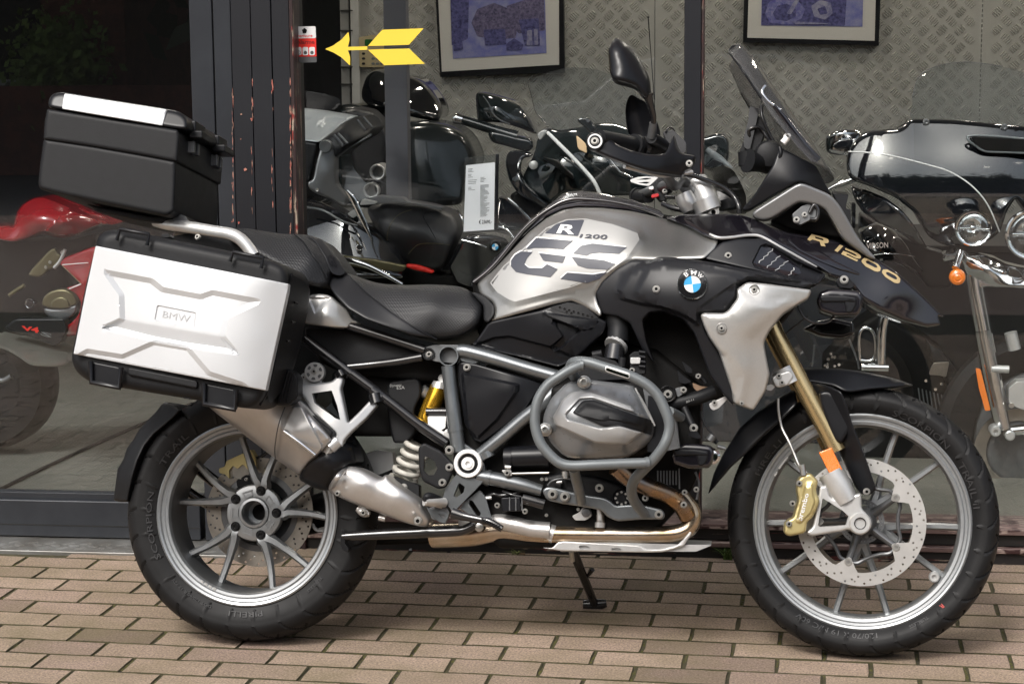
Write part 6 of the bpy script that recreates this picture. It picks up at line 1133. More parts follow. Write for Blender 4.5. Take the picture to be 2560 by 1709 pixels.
for P in ([(590, 1052), (596, 1190), (780, 1226), (792, 1092)], [(1332, 1195), (1332, 1330), (1535, 1368), (1542, 1236)]):
    tb('case_hinge', 'B1', [(x, y, .470) for x, y in P], .0062, K['plastic2'], parent=case, curved=False, sides=8); sk('hinge_plate', 'B1', [P[0], P[3], (P[2][0]+2, P[2][1]+8), (P[1][0]-6, P[1][1]+6)], .462, K['plastic2'], parent=case, depth=.02, rr=4, e=.004, res=12)
sk('hinge_plate', 'B1', [(835, 1090), (1292, 1178), (1290, 1232), (832, 1142)], .465, K['plastic'], parent=case, depth=.02, rr=4, e=.004, res=14)
for x, y, w_ in ((860, 1222, 22), (1220, 1290, 26), (700, 1215, 18)): pl_('case_foot', 'B1', [(x-w_, y-12), (x+w_, y-6), (x+w_, y+12), (x-w_, y+4)], .44, .40, K['plastic'], parent=case)
sk('case_latch', 'B1', [(1868, 1100), (1915, 1115), (1950, 1160), (1948, 1290), (1890, 1340), (1800, 1340), (1830, 1230)], .30, K['plastic'], parent=case, depth=.05, rr=5, e=.006, res=10)
for k in range(3): tb('latch_rib', 'B1', [(1885+k*18, 1115+k*6, .303), (1860+k*18, 1210, .303), (1830+k*22, 1320, .303)], .0022, K['plastic2'], parent=case)
for x, y in ((1935, 670), (1915, 795), (1885, 920)): tb('case_rib', 'B1', [(x-10, y, .36), (x+10, y+5, .35)], .0025, K['plastic2'], parent=case, curved=False)
bolt(F_, 'B1', 1292, 240, .30, .006, K['bolt'], bike); pl_('case_lock', 'B1', [(1050, 230), (1075, 215), (1105, 222), (1110, 245), (1050, 245)], .40, .36, K['plastic2'], parent=case)
# far side case keeps the bike symmetric
sk('far_side_case', 'B1', [(470, 1010), (626, 298), (705, 195), (1790, 393), (1893, 500), (1735, 1255), (1610, 1362), (600, 1195), (470, 1060)], .40, K['plastic'], depth=.01, rr=0, e=0, fil=16, res=80)
o = bpy.data.objects['far_side_case']
for v in o.data.vertices: v.co.y = abs(v.co.y)*1 if v.co.y > -.395 else .455
for i, v in enumerate(o.data.vertices):
    pass
ys = [v.co.y for v in o.data.vertices]; mn, mx_ = min(ys), max(ys)
for v in o.data.vertices: v.co.y = .455 if v.co.y > (mn+mx_)/2 else .25; v.co.x *= .86; v.co.x += .0
o.data.update()
# grab rail and rack
tb('grab_rail', 'B1', [(1010, 150, .09), (1100, 162, .12), (1250, 180, .145), (1400, 205, .155), (1500, 222, .158), (1560, 248, .16), (1610, 295, .16), (1660, 365, .16)], [.009, .014, .015, .015, .0155, .0155, .0155, .0155], K['castsilver'], sides=18, label='silver grab rail')
gr_ = [F_.L(*tg('B1', [q[:2]])[0], q[2]) for q in ((1010, 150, .09), (1250, 180, .145), (1400, 205, .155), (1560, 248, .16), (1660, 365, .16))]; sweep('far_grab_rail', [Vector((p.x, -p.y, p.z)) for p in gr_], .0155, K['castsilver'], bike)
sk('luggage_rack', 'A1', [(560, 1330), (700, 1360), (1000, 1410), (1150, 1400), (1170, 1385), (1230, 1440), (1240, 1462), (1100, 1468), (900, 1440), (640, 1385)], .13, K['plastic'], sym=True, rr=5, e=.006, res=20)
pl_('rack_bracket', 'A1', [(1160, 1395), (1205, 1410), (1235, 1450), (1200, 1462), (1120, 1445)], .14, .12, K['hubgrey'])
pl_('tail_section', 'S', [(430, 590), (560, 570), (720, 640), (820, 700), (800, 800), (640, 760), (480, 680)], .10, -.10, K['plastic'])
tcs = sk('top_case', 'A1', [(286, 905), (600, 953), (900, 1005), (1152, 1052), (1148, 1200), (1140, 1385), (1090, 1412), (1030, 1400), (700, 1335), (400, 1272), (262, 1238), (250, 1200), (262, 1080)], .205, K['plastic'], sym=True, rr=9, e=.010, fil=9, res=22, label='black top case tilted back on the rack')
sk('case_band', 'A1', [(308, 712), (700, 775), (1165, 850), (1172, 900), (1160, 1060), (900, 1010), (600, 958), (284, 912), (292, 800)], .209, K['plastic'], parent=tcs, sym=True, rr=8, e=.007, fil=6, res=22)
sk('case_lid', 'A1', [(314, 705), (318, 650), (345, 612), (400, 602), (440, 607), (760, 660), (1085, 712), (1170, 728), (1215, 760), (1232, 800), (1225, 850), (1160, 846), (700, 770)], [(314, 705, .207), (1160, 846, .207), (350, 605, .195), (1215, 740, .19), (700, 655, .195), (700, 740, .207)], K['plastic2'], parent=tcs, sym=True, rr=9, e=.012, fil=14, res=14)
sk('lid_strip', 'A1', [(422, 611), (760, 664), (1090, 716), (1076, 770), (1062, 822), (740, 768), (405, 712), (412, 650)], [(422, 611, .198), (1090, 716, .198), (1062, 822, .209), (405, 712, .209), (750, 690, .2095)], K['alu'], parent=tcs, sym=True, rr=4, e=.002, fil=4, res=12, label='white aluminium lid strip')
(px, py), = tg('A1', [(1232, 850)]); q0 = F_.L(px, py, .19); ux = q0.x
for vc, (yt, yb) in ((.095, (780, 850)), (-.125, (905, 985))):
    # latches on the front face of the case
    def fz(dz): return q0.z+dz
    c = [F_.uw(*tg('A1', [(1265 if vc > 0 else 1470, 800 if vc > 0 else 925)])[0], vc)][0]
    V, F = boxmesh((ux-.012, -vc-.05, fz(-.012)), (ux+.022, -vc+.05, fz(.006))); mesh('case_catch', V, F, K['plastic2'], tcs, 30, .003)
    V, F = boxmesh((ux-.02, -vc-.045, fz(.006)), (ux+.004, -vc+.045, fz(.032))); mesh('catch_bridge', V, F, K['plastic2'], tcs, 30, .004)
    for k in (-1, 1): V, F = boxmesh((ux-.03, -vc+k*.02-.008, fz(-.046)), (ux-.004, -vc+k*.02+.008, fz(-.016))); mesh('catch_hook', V, F, K['hubgrey'], tcs, 30, .002)
    V, F = boxmesh((ux-.05, -vc-.006, fz(-.092)), (ux-.028, -vc+.006, fz(-.080))); mesh('case_stud', V, F, K['hubgrey'], tcs, 30, .002)
# ================================================================== THINGS ON AND BEHIND THE GLASS
class Ctx:
    def __init__(s, root, fr): s.r, s.f = root, fr
    def sk(s, name, t, o, c, mat, **k): return skin(name, s.f, t, o, c, mat, k.pop('parent', s.r), **k)
    def pl(s, name, t, o, a, b, mat, **k): return plate(name, s.f, t, o, a, b, mat, k.pop('parent', s.r), **k)
    def tb(s, name, t, pts, r, mat, **k): return tube(name, s.f, t, pts, r, mat, k.pop('parent', s.r), **k)
    def dc(s, name, t, x, y, v, prof, mat, **k): return disc(name, s.f, t, x, y, v, prof, mat, k.pop('parent', s.r), **k)
def P_(v): return lambda Q: np.full(len(Q), v)
YEL = M('yellow vinyl film', (.83, .60, .055), .5); RED = M('red paint print', (.72, .025, .015), .5); PAPER = M('white paper', (.74, .75, .78), .7)
# yellow arrow and alarm sticker on the glass
ar = empty('arrow_sign', FF, 'yellow arrow sign with split tail feathers pointing left on the window', 'arrow sign'); c_ = Ctx(ar, FF)
c_.pl('arrow_head', 'A2', [(294, 322), (345, 300), (400, 262), (447, 210), (455, 262), (443, 305), (443, 330), (458, 372), (458, 430), (400, 375), (350, 345)], .001, -.0005, YEL, fil=2, bevel=0)
c_.pl('arrow_shaft', 'A2', [(443, 307), (570, 304), (570, 327), (443, 330)], .001, -.0005, YEL, fil=0, bevel=0)
c_.pl('arrow_feather', 'A2', [(574, 302), (668, 196), (939, 186), (843, 294)], .001, -.0005, YEL, fil=0, bevel=0); c_.pl('arrow_feather', 'A2', [(574, 326), (843, 318), (947, 418), (682, 428)], .001, -.0005, YEL, fil=0, bevel=0)
al = empty('alarm_sticker', FF, 'white and red alarm sticker on the window beside the boarded pillar', 'sticker'); c_ = Ctx(al, FF)
c_.pl('sticker_sheet', 'A2', [(90, 175), (232, 173), (235, 250), (92, 253)], .001, -.0005, K['white'], fil=3, bevel=0); c_.pl('sticker_sheet', 'A2', [(92, 254), (235, 251), (238, 370), (96, 372)], .001, -.0005, RED, fil=0, bevel=0)
c_.pl('sticker_sheet', 'A2', [(96, 373), (238, 371), (240, 408), (98, 411)], .001, -.0005, K['hubgrey'], fil=3, bevel=0)
ptext('lettering', FF, 'A2', 'verisure', [(112, 226), (212, 224), (212, 244), (112, 246)], .001, RED, al); ptext('lettering', FF, 'A2', 'Alarme', [(105, 263), (225, 260), (226, 288), (106, 290)], .001, M('dark red print', (.25, .01, .01), .5), al, bold=.03)
for i, x in enumerate((103, 147, 190)):
    c_.pl('sticker_box', 'A2', [(x, 309), (x+37, 308), (x+38, 361), (x+1, 363)], .0018, .0005, K['white'], fil=4, bevel=0); c_.dc('sticker_symbol', 'A2', x+19, 345, .0019, [(0, .006), (.0005, .006), (.0005, .0045), (0, .0045)] if i < 1 else [(0, .005), (.0005, .005), (.0005, 0)], K['hubgrey'], closed=(i < 1), n=14)
star = [(160+19*(1 if k % 2 == 0 else .72)*math.sin(k*math.pi/5), 203-21*(1 if k % 2 == 0 else .72)*math.cos(k*math.pi/5)) for k in range(10)]; c_.pl('sticker_symbol', 'A2', star, .0018, .0005, K['roundblack'], fil=3, bevel=0)
# pictures on the wall
def picture(t, outer, mat_q, img_q, label, seed, elems):
    r = empty('framed_picture', FF, label, 'picture', 'framed pictures on the tread plate wall'); c = Ctx(r, FF); v = WV+.045
    c.pl('frame', t, outer, v, WV+.005, K['plastic2'], fil=0, bevel=.002); c.pl('mount_board', t, mat_q, v+.002, v-.003, M('grey mount board', (.52, .51, .48), .8), fil=0, bevel=0); c.pl('print', t, img_q, v+.004, v+.0005, M('blue duotone print', (.24, .25, .40), .6, noise=(26, .1, (.12, .13, .36), 0)), fil=0, bevel=0)
    mats = [M('deep blue ink', (.010, .010, .07), .6, noise=(75, .5, (.10, .10, .26), 0)), M('pale blue ink', (.30, .30, .38), .6, noise=(50, .4, (.12, .12, .26), 0)), M('purple ink', (.02, .018, .07), .6, noise=(110, .5, (.16, .14, .24), 0)), M('mid blue ink', (.05, .05, .26), .6, noise=(70, .5, (.22, .22, .38), 0))]
    for i, (k, q) in enumerate(elems): c.pl('print_shape', t, q, v+.0048+i*.0003, v+.004, mats[k], fil=3, bevel=0)
    return r
picture('A2', [(1000, -300), (1848, -300), (1860, 476), (1045, 505)], [(1020, -280), (1822, -280), (1824, 424), (1058, 470)], [(1105, -250), (1725, -250), (1742, 348), (1130, 386)], 'framed blue street photograph above the mirror', 1,
  [(0, [(1107, -240), (1240, -240), (1228, 255), (1122, 300)]), (2, [(1250, 150), (1290, 60), (1400, 20), (1500, 60), (1560, 140), (1540, 250), (1420, 260), (1290, 240)]), (2, [(1480, 40), (1724, -40), (1732, 200), (1560, 220), (1500, 150)]), (0, [(1330, 195), (1470, 190), (1480, 290), (1340, 300)]), (0, [(1560, 130), (1690, 120), (1700, 300), (1600, 300)]), (0, [(1478, 290), (1530, 250), (1590, 290), (1580, 328), (1480, 332)]), (0, [(1130, 250), (1190, 260), (1196, 325), (1135, 335)]), (1, [(1615, 200), (1645, 195), (1650, 298), (1612, 298)]), (1, [(1660, 190), (1684, 190), (1686, 295), (1662, 295)])])
picture('A4', [(268, -300), (1165, -300), (1142, 300), (254, 278)], [(300, -300), (1130, -300), (1115, 268), (283, 248)], [(384, -280), (1046, -280), (1036, 176), (373, 168)], 'framed blue photograph of an old motorcycle, above the windscreen', 2,
  [(0, [(380, -270), (950, -270), (920, 170), (376, 164)]), (3, [(400, 90), (420, 20), (500, -20), (600, -10), (660, 60), (640, 120), (560, 164), (430, 150)]), (0, [(450, 90), (480, 40), (540, 25), (600, 60), (600, 110), (540, 140), (470, 130)]), (1, [(540, 90), (620, -40), (640, -30), (570, 95)]), (1, [(700, 40), (760, 0), (830, 20), (840, 90), (790, 130), (720, 110)]), (0, [(740, 60), (790, 40), (810, 90), (760, 100)]), (1, [(560, 140), (760, 150), (840, 158), (600, 160)])])
kp = empty('alarm_keypad', FF, 'beige wall keypad with small keys, partly behind the yellow arrow', 'keypad'); c_ = Ctx(kp, FF)
c_.pl('keypad_body', 'A2', [(514, 245), (600, 230), (742, 232), (762, 245), (764, 425), (755, 440), (520, 440)], WV+.04, WV+.001, M('beige plastic', (.40, .33, .19), .5)); c_.pl('display', 'A2', [(553, 258), (605, 258), (605, 302), (553, 302)], WV+.042, WV+.038, M('green display', (.01, .10, .02), .3))
for i, x in enumerate((545, 608, 636, 664)):
    for j, y in enumerate((352, 384, 417)): c_.pl('key', 'A2', [(x-11, y-8), (x+11, y-8), (x+11, y+8), (x-11, y+8)], WV+.043, WV+.038, K['plastic'] if i == 0 else K['bar'], fil=4)
# price card in its holder
pc = empty('price_card', FF, 'white price card in a clear holder standing on the bike inside the window', 'price card'); c_ = Ctx(pc, FF)
c_.pl('holder', 'A2', [(1208, 1032), (1427, 1006), (1420, 1502), (1197, 1518)], -.452, -.458, K['clearscreen'], fil=0, bevel=0); c_.pl('holder_edge', 'A2', [(1409, 1008), (1428, 1006), (1417, 1503), (1401, 1505)], -.448, -.465, K['plastic2'], fil=0)
c_.pl('paper', 'A2', [(1216, 1081), (1405, 1061), (1398, 1500), (1199, 1514)], -.4495, -.451, PAPER, fil=0, bevel=0)
ptext('lettering', FF, 'A2', '\u20ac 23690,-', [(1300, 1437), (1385, 1435), (1384, 1464), (1299, 1467)], -.4493, K['roundblack'], pc, bold=.01)
V, F = [], []; rl = random.Random(4)
for (x0, x1, y0, y1, st) in ((1229, 1290, 1104, 1126, 9), (1229, 1280, 1140, 1160, 9), (1229, 1290, 1178, 1206, 11), (1310, 1360, 1168, 1196, 9), (1229, 1275, 1224, 1250, 9), (1308, 1372, 1218, 1425, 7.5)):
    y = y0
    while y < y1:
        xe = x0+(x1-x0)*rl.uniform(.35, 1); n = len(V); sk_ = (x0-1229)*-.1
        for a, b in ((x0, y+sk_), (xe, y+sk_-(xe-x0)*.08), (xe, y+3+sk_-(xe-x0)*.08), (x0, y+3+sk_)): (px, py), = tg('A2', [(a, b)]); V.append(FF.L(px, py, -.4490))
        F.append((n, n+1, n+2, n+3)); y += st
mesh('print_lines', V, F, K['bar'], pc, 0)
# ---------------------------------------------------------------- black tourer on the right
tr = empty('touring_motorcycle', FF, 'black and chrome touring motorcycle with round lamps behind the right window', 'motorcycle', 'motorcycles in the shop window'); c = Ctx(tr, FF)
G = K['gloss']; PB = M('polished black paint', (.006, .007, .009), .05, coat=1); PB.node_tree.nodes['Principled BSDF'].inputs['Coat IOR'].default_value = 1.85
fs_ = c.sk('fairing', 'D4', [(122, 470), (135, 370), (180, 280), (240, 215), (340, 170), (500, 155), (600, 148), (650, 112), (685, 60), (1100, 70), (1711, 125), (1850, 150), (1850, 1050), (1640, 760), (1560, 880), (1500, 1070), (1420, 1130), (1300, 1195), (1110, 1200), (980, 1130), (830, 1060), (740, 900), (560, 760), (330, 660), (180, 610), (140, 560)],
   [(x, y, v-.035*max(0, (420-x)/300)**1.5-.02*max(0, (x-1500)/300)) for y, v in ((110, -.715), (330, -.672), (450, -.655), (600, -.643), (800, -.641), (1000, -.660), (1190, -.70)) for x in (130, 420, 800, 1200, 1550, 1850)], PB, depth=.12, rr=9, e=.02, res=11, fil=12, label='bulging gloss black fairing')
FAV = SK['fairing']
c.tb('pinstripe', 'D4', [(x, y, float(FAV(np.array(tg('D4', [(x, y)])))[0])+.001) for x, y in [(145, 354), (300, 360), (500, 385), (700, 430), (850, 470), (1000, 512), (1120, 570), (1230, 645), (1330, 745), (1400, 850), (1450, 960), (1492, 1065)]], .0022, K['white'], sides=6)
c.tb('vent_rim', 'D4', [(1850, 370, -.65), (1600, 360, -.65), (1370, 350, -.65), (1280, 300, -.652), (1215, 250, -.655), (1225, 215, -.66), (1400, 215, -.655), (1711, 240, -.65), (1850, 250, -.65)], .004, K['bar'])
c.pl('vent', 'D4', [(1240, 225), (1711, 245), (1850, 255), (1850, 360), (1370, 345), (1270, 280)], -.645, -.70, K['void'])
for x, y in ((838, 88), (1535, 135)): c.dc('fairing_screw', 'D4', x, y, float(FAV(np.array(tg('D4', [(x, y)])))[0])+.002, [(0, .011), (.006, .010), (.007, .005), (.004, 0)], K['hubgrey'])
for o in ([(160, 655), (300, 690), (480, 765), (620, 870), (720, 990), (850, 1200), (835, 1212), (740, 1180), (600, 1070), (400, 985), (270, 890), (205, 790)], [(755, 925), (900, 980), (1020, 1070), (1110, 1195), (1060, 1200), (960, 1170), (860, 1110), (800, 1020)]):
    c.sk('fairing_wing', 'D4', o, [(o[0][0], o[0][1], -.80), (o[4][0], o[4][1], -.62), (o[-2][0], o[-2][1], -.72), (o[6][0], o[6][1], -.70)], PB, depth=.03, rr=9, e=.02, res=9)
def lamp(c, t, x, y, v, R0, name='headlight'):
    r = c.dc(name, t, x, y, v, [(-.08, R0*.8), (-.02, R0*.98), (.0, R0), (.010, R0*.99), (.014, R0*.93), (.012, R0*.86), (.002, R0*.83), (-.005, R0*.80), (-.03, R0*.5), (-.034, .0)], K['chrome'], n=40)
    c.dc('lamp_lens', t, x, y, v+.004, [(0, R0*.83), (.004, R0*.6), (.006, 0)], K['clearscreen'], n=32)
    for k in range(4): c.tb('lamp_reflector', t, [(x-R0*220+k*R0*320/3, y-R0*480, v-.01), (x-R0*180+k*R0*320/3, y, v-.004), (x-R0*220+k*R0*320/3, y+R0*480, v-.01)], R0*.11, K['chrome'])
    c.tb('lamp_bar', t, [(x-R0*2100, y, v-.008), (x+R0*2300, y+10, v-.008)], R0*.07, K['chrome'])
    return r
lamp(c, 'D4', 1255, 1035, -.50, .056); lamp(c, 'D4', 1770, 1090, -.50, .078)
c.sk('chrome_nacelle', 'D4', [(985, 1345), (978, 1300), (1000, 1245), (1060, 1250), (1100, 1225), (1190, 1225), (1210, 1280), (1330, 1265), (1450, 1290), (1560, 1345), (1711, 1380), (1850, 1400), (1850, 1568), (1600, 1568), (1250, 1560), (1180, 1440), (1150, 1330), (1080, 1320)], [(985, 1300, -.62), (1200, 1300, -.56), (1400, 1400, -.52), (1700, 1500, -.50), (1300, 1560, -.60), (1500, 1300, -.6)], K['chrome'], depth=.05, rr=8, e=.015, res=9)
c.dc('indicator', 'D4', 1118, 1472, -.50, [(-.05, .02), (-.01, .026), (.0, .0255), (.008, .022), (.012, .014), (.010, .012), (.013, .006), (.012, 0)], M('amber indicator', (.85, .20, .005), .12, coat=1), n=32)
c.tb('indicator_stem', 'D4', [(1100, 1390, -.53), (1130, 1300, -.55), (1150, 1240, -.56)], .012, K['chrome'])
c.tb('fork_sleeve', 'D5', [(690, 100, -.60), (707, 230, -.60), (742, 418, -.60)], .0275, K['chrome'], curved=False, sides=24); c.tb('fork_slider', 'D5', [(742, 420, -.60), (775, 590, -.60), (812, 770, -.60), (838, 880, -.60)], [.028, .029, .027, .024], K['polished'], sides=24, label='polished fork slider')
c.tb('fork_boss', 'D5', [(780, 600, -.58), (862, 603, -.58)], .0125, K['castsilver']); c.dc('axle_end', 'D5', 800, 892, -.56, [(-.05, .017), (.0, .017), (.004, .014), (.004, .007), (-.005, .006), (-.005, 0)], K['castsilver']); c.dc('axle_end', 'D5', 868, 912, -.57, [(-.05, .016), (.0, .016), (.003, .012), (.003, 0)], K['castsilver'])
c.tb('axle', 'D5', [(860, 890, -.62), (960, 880, -.62)], .018, K['chrome']); c.pl('side_reflector', 'D5', [(707, 597), (730, 600), (752, 690), (778, 793), (752, 797), (722, 690)], -.565, -.575, K['orange'])
c.dc('brake_disc', 'D5', 905, 985, -.66, [(0, .138), (.004, .138), (.004, .10), (0, .10)], K['olddisc'], closed=True, n=64); c.dc('brake_disc_carrier', 'D5', 905, 985, -.67, [(0, .10), (.004, .09), (.01, .03), (.01, 0)], K['hubgrey'])
c.dc('tyre', 'D5', 1010, 900, -.78, [(-.05, .30), (-.03, .33), (.03, .33), (.05, .30), (.045, .22), (-.045, .22)], K['rubber'], closed=True, n=64); c.dc('wheel_disc', 'D5', 1010, 900, -.78, [(.02, .22), (.035, .19), (.03, .05), (.03, 0)], K['hubgrey'], n=40)
c.pl('brake_caliper', 'D5', [(862, 690), (900, 660), (960, 655), (960, 800), (900, 780), (862, 760)], -.58, -.64, K['castsilver'], bevel=.006); c.dc('caliper_bolt', 'D5', 875, 770, -.575, [(0, .009), (.004, .008), (.004, 0)], K['bolt'])
c.tb('wheel_spoke', 'D5', [(870, 430, -.62), (890, 510, -.62)], .02, K['castsilver'])
ws_ = c.sk('windshield', 'A4', [(1335, 780), (1362, 700), (1362, 620), (1395, 520), (1470, 455), (1600, 416), (1750, 408), (1950, 434), (2150, 490), (2150, 830), (1760, 800)], [(1335, 780, -.90), (1600, 416, -1.0), (1800, 600, -.86), (2100, 600, -.84), (1362, 620, -.98)], K['clearscreen'], depth=.005, rr=0, e=0, res=20, fil=20, label='tall clear windshield')
c.tb('windshield_edge', 'A4', [(1362, 640, -.97), (1395, 520, -.985), (1470, 455, -.99), (1600, 416, -.99), (1750, 408, -.95), (1950, 434, -.9)], .0014, K['hubgrey'], sides=6)
c.sk('mirror', 'A4', [(788, 935), (797, 885), (860, 856), (960, 845), (1020, 850), (1045, 872), (1010, 920), (975, 965), (940, 1012), (880, 1018), (800, 1000)], [(790, 935, -.86), (900, 880, -.82), (1040, 870, -.86), (900, 1000, -.84)], K['chrome'], depth=.05, rr=10, e=.02, res=8, fil=12)
c.sk('mirror_glass', 'A4', [(836, 948), (880, 915), (960, 905), (985, 920), (950, 965), (920, 975), (860, 978)], -.815, PB, depth=.01, rr=4, e=.004, res=8); c.tb('mirror_stalk', 'A4', [(812, 1238, -.9), (880, 1205, -.9), (980, 1172, -.9)], [.005, .009, .010], K['chrome'])
c.tb('engine_guard', 'D5', [(330, 300, -.75), (290, 345, -.75), (272, 420, -.75), (268, 500, -.75), (264, 600, -.75)], .0175, K['chrome']); c.tb('guard_clamp', 'D5', [(175, 592, -.74), (300, 596, -.74)], .013, K['chrome'])
c.tb('guard_loop', 'D5', [(168, 560, -.78), (165, 450, -.78), (185, 412, -.78), (215, 415, -.78), (236, 450, -.78), (240, 520, -.78), (222, 560, -.78)], .006, K['chrome'], closed=True); c.pl('guard_pad', 'D5', [(168, 425), (200, 412), (232, 440), (236, 530), (215, 562), (168, 558)], -.785, -.80, K['plastic'])
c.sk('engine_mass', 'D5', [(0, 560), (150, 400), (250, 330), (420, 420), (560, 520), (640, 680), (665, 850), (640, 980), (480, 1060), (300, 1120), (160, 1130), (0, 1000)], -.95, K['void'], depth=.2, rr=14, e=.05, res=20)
c.sk('front_wheel_tyre', 'D5', [(480, 470), (560, 520), (625, 620), (662, 760), (665, 880), (630, 980), (560, 1000), (600, 900), (600, 760), (560, 640), (500, 560)], -.88, K['rubber'], depth=.1, rr=10, e=.03, res=12)
for k in range(9): c.tb('radiator_fin', 'D5', [(440+k*18, 690+k*5, -.86), (455+k*18, 800, -.86)], .0022, K['hubgrey'], curved=False, sides=6)
for x, y in ((1100, 1230), (1365, 1240), (1320, 1260), (1480, 1270), (1440, 1120), (1420, 1070)): c.dc('fitting', 'E6', x, y, -.83, [(0, .005), (.004, .004), (.004, 0)], K['chrome'], n=10)
for P in ([(1720, 840, -.8), (1860, 1190, -.8), (1880, 1320, -.8)], [(1150, 920, -.83), (1140, 1080, -.83), (1115, 1280, -.83)]): c.tb('brace', 'E6', P, .0035, K['hubgrey'], curved=False, sides=6)
c.pl('torn_plate', 'D5', [(500, 590), (515, 572), (585, 568), (570, 640), (540, 632), (490, 628)], -.86, -.87, K['olddisc'])
for x, y in ((475, 655), (520, 695), (548, 670), (20, 555), (50, 545), (70, 580), (15, 590)): c.dc('fitting', 'D5', x, y, -.85, [(0, .006), (.004, .005), (.004, 0)], K['chrome'], n=12)
for P in ([(832, 1262, -.60), (900, 1222, -.60), (1000, 1165, -.60)], [(842, 1330, -.56), (940, 1270, -.56), (1040, 1205, -.56)]): c.tb('exhaust_pipe', 'D5', P, .0085, K['steel'], curved=False)
c.sk('lower_fairing', 'D4', [(250, 900), (450, 1000), (620, 1100), (860, 1215), (1000, 1250), (1100, 1400), (1060, 1568), (850, 1568), (700, 1350), (400, 1230), (240, 1050)], [(250, 950, -1.0), (600, 1200, -.95), (1050, 1400, -.95), (900, 1568, -1.0)], K['plastic2'], depth=.08, rr=8, e=.02, res=20)
# second black motorcycle behind it with chrome lettering
cr_ = empty('cruiser_motorcycle', FF, 'black cruiser with chrome lettering on its tank behind the beak of the grey motorcycle', 'motorcycle', 'motorcycles in the shop window'); c = Ctx(cr_, FF)
c.sk('tank', 'D4', [(232, 1070), (300, 1010), (400, 985), (520, 1030), (600, 1110), (640, 1210), (560, 1290), (380, 1280), (270, 1180)], [(232, 1070, -.92), (420, 1130, -.84), (600, 1200, -.90), (400, 985, -.92)], PB, depth=.06, rr=10, e=.02, res=10)
ptext('lettering', FF, 'D4', 'VIDSON', [(305, 1168), (500, 1158), (500, 1208), (308, 1222)], -.825, K['chrome'], cr_, bold=.015, th=.003)
c.sk('front_cowl', 'D4', [(495, 1240), (560, 1110), (620, 1130), (680, 1210), (720, 1290), (780, 1370), (825, 1425), (760, 1420), (640, 1340), (540, 1280)], [(495, 1240, -.86), (600, 1200, -.80), (825, 1425, -.84)], PB, depth=.05, rr=7, e=.015, res=10)
c.sk('fender', 'D4', [(400, 1330), (480, 1320), (600, 1350), (700, 1400), (780, 1470), (820, 1530), (780, 1540), (700, 1568), (600, 1480), (480, 1390)], [(400, 1330, -.86), (600, 1400, -.78), (820, 1530, -.82)], PB, depth=.06, rr=8, e=.02, res=10)
c.tb('chrome_strip', 'D4', [(370, 1275, -.79), (480, 1262, -.79), (620, 1268, -.79), (740, 1290, -.80)], .0016, K['chrome'])
c.pl('frame_end', 'D4', [(5, 725), (148, 732), (130, 800), (80, 850), (20, 820)], -.9, -1.0, K['plastic2']); c.pl('frame_end', 'D4', [(178, 812), (212, 815), (208, 1040), (180, 1030)], -.9, -.95, K['plastic2'])
# ---------------------------------------------------------------- red sports motorcycle at the left
REDP = M('candy red paint', (.27, .003, .008), .12, coat=1); OLV = M('bronze engine cover', (.16, .14, .075), .35, .7)
rd = empty('sports_motorcycle', FF, 'red sports motorcycle behind the left window, mostly hidden by the white side case', 'motorcycle', 'motorcycles in the shop window'); c = Ctx(rd, FF)
c.sk('tail_fairing', 'D1', [(-60, 470), (0, 490), (70, 480), (130, 500), (145, 420), (165, 340), (230, 265), (320, 215), (410, 198), (500, 225), (640, 280), (760, 335), (880, 385), (1000, 430), (1140, 475), (1000, 478), (900, 510), (780, 575), (620, 612), (520, 598), (420, 555), (300, 610), (130, 655), (0, 630), (-60, 600)],
   [(-60, 500, -.66), (150, 400, -.62), (410, 198, -.66), (640, 280, -.64), (350, 400, -.52), (480, 430, -.515), (560, 350, -.56), (650, 450, -.53), (620, 612, -.60), (1140, 475, -.72), (100, 600, -.58), (300, 600, -.58)], REDP, depth=.1, rr=9, e=.02, res=9, fil=12, emboss=[(tg('D1', [(670, 330), (560, 430), (440, 540), (620, 620), (800, 580), (1000, 470), (900, 400)]), .018, 5)], label='red fuel tank and tail fairing')
c.sk('side_fairing', 'D1', [(568, 850), (640, 795), (850, 715), (960, 680), (1100, 700), (1100, 1568), (560, 1568), (560, 1480), (680, 1455), (770, 1360), (800, 1250), (750, 1160), (640, 1095), (790, 1052), (700, 970)], [(568, 850, -.60), (960, 690, -.56), (800, 1100, -.56), (700, 1500, -.58), (900, 1568, -.6)], REDP, depth=.03, rr=6, e=.008, res=14)
c.tb('fairing_pinstripe', 'D1', [(865, 850, -.555), (610, 870, -.57)], .0016, K['white'], curved=False); c.tb('fairing_pinstripe', 'D1', [(610, 875, -.57), (795, 1058, -.55)], .0012, OLV, curved=False); c.tb('fairing_pinstripe', 'D1', [(795, 1058, -.55), (680, 1105, -.56)], .0022, K['white'], curved=False)
c.dc('clutch_housing', 'D1', 600, 1275, -.64, [(-.06, .058), (0, .058), (.008, .054), (.008, 0)], K['plastic2'], n=40)
c.sk('clutch_cover', 'D1', [(408, 1260), (430, 1180), (490, 1130), (570, 1108), (640, 1108), (720, 1150), (750, 1210), (752, 1258), (680, 1280), (600, 1300), (500, 1300), (430, 1275)], -.60, OLV, depth=.02, rr=6, e=.006, res=8); c.sk('clutch_cover', 'D1', [(425, 1290), (500, 1305), (600, 1305), (752, 1262), (745, 1330), (690, 1390), (600, 1402), (500, 1390), (440, 1350)], -.60, K['hubgrey'], depth=.02, rr=6, e=.006, res=8)
c.sk('cover_badge', 'D1', [(495, 1290), (505, 1230), (540, 1195), (600, 1180), (660, 1205), (680, 1260), (680, 1290), (600, 1300)], -.592, OLV, depth=.01, rr=5, e=.004, res=8)
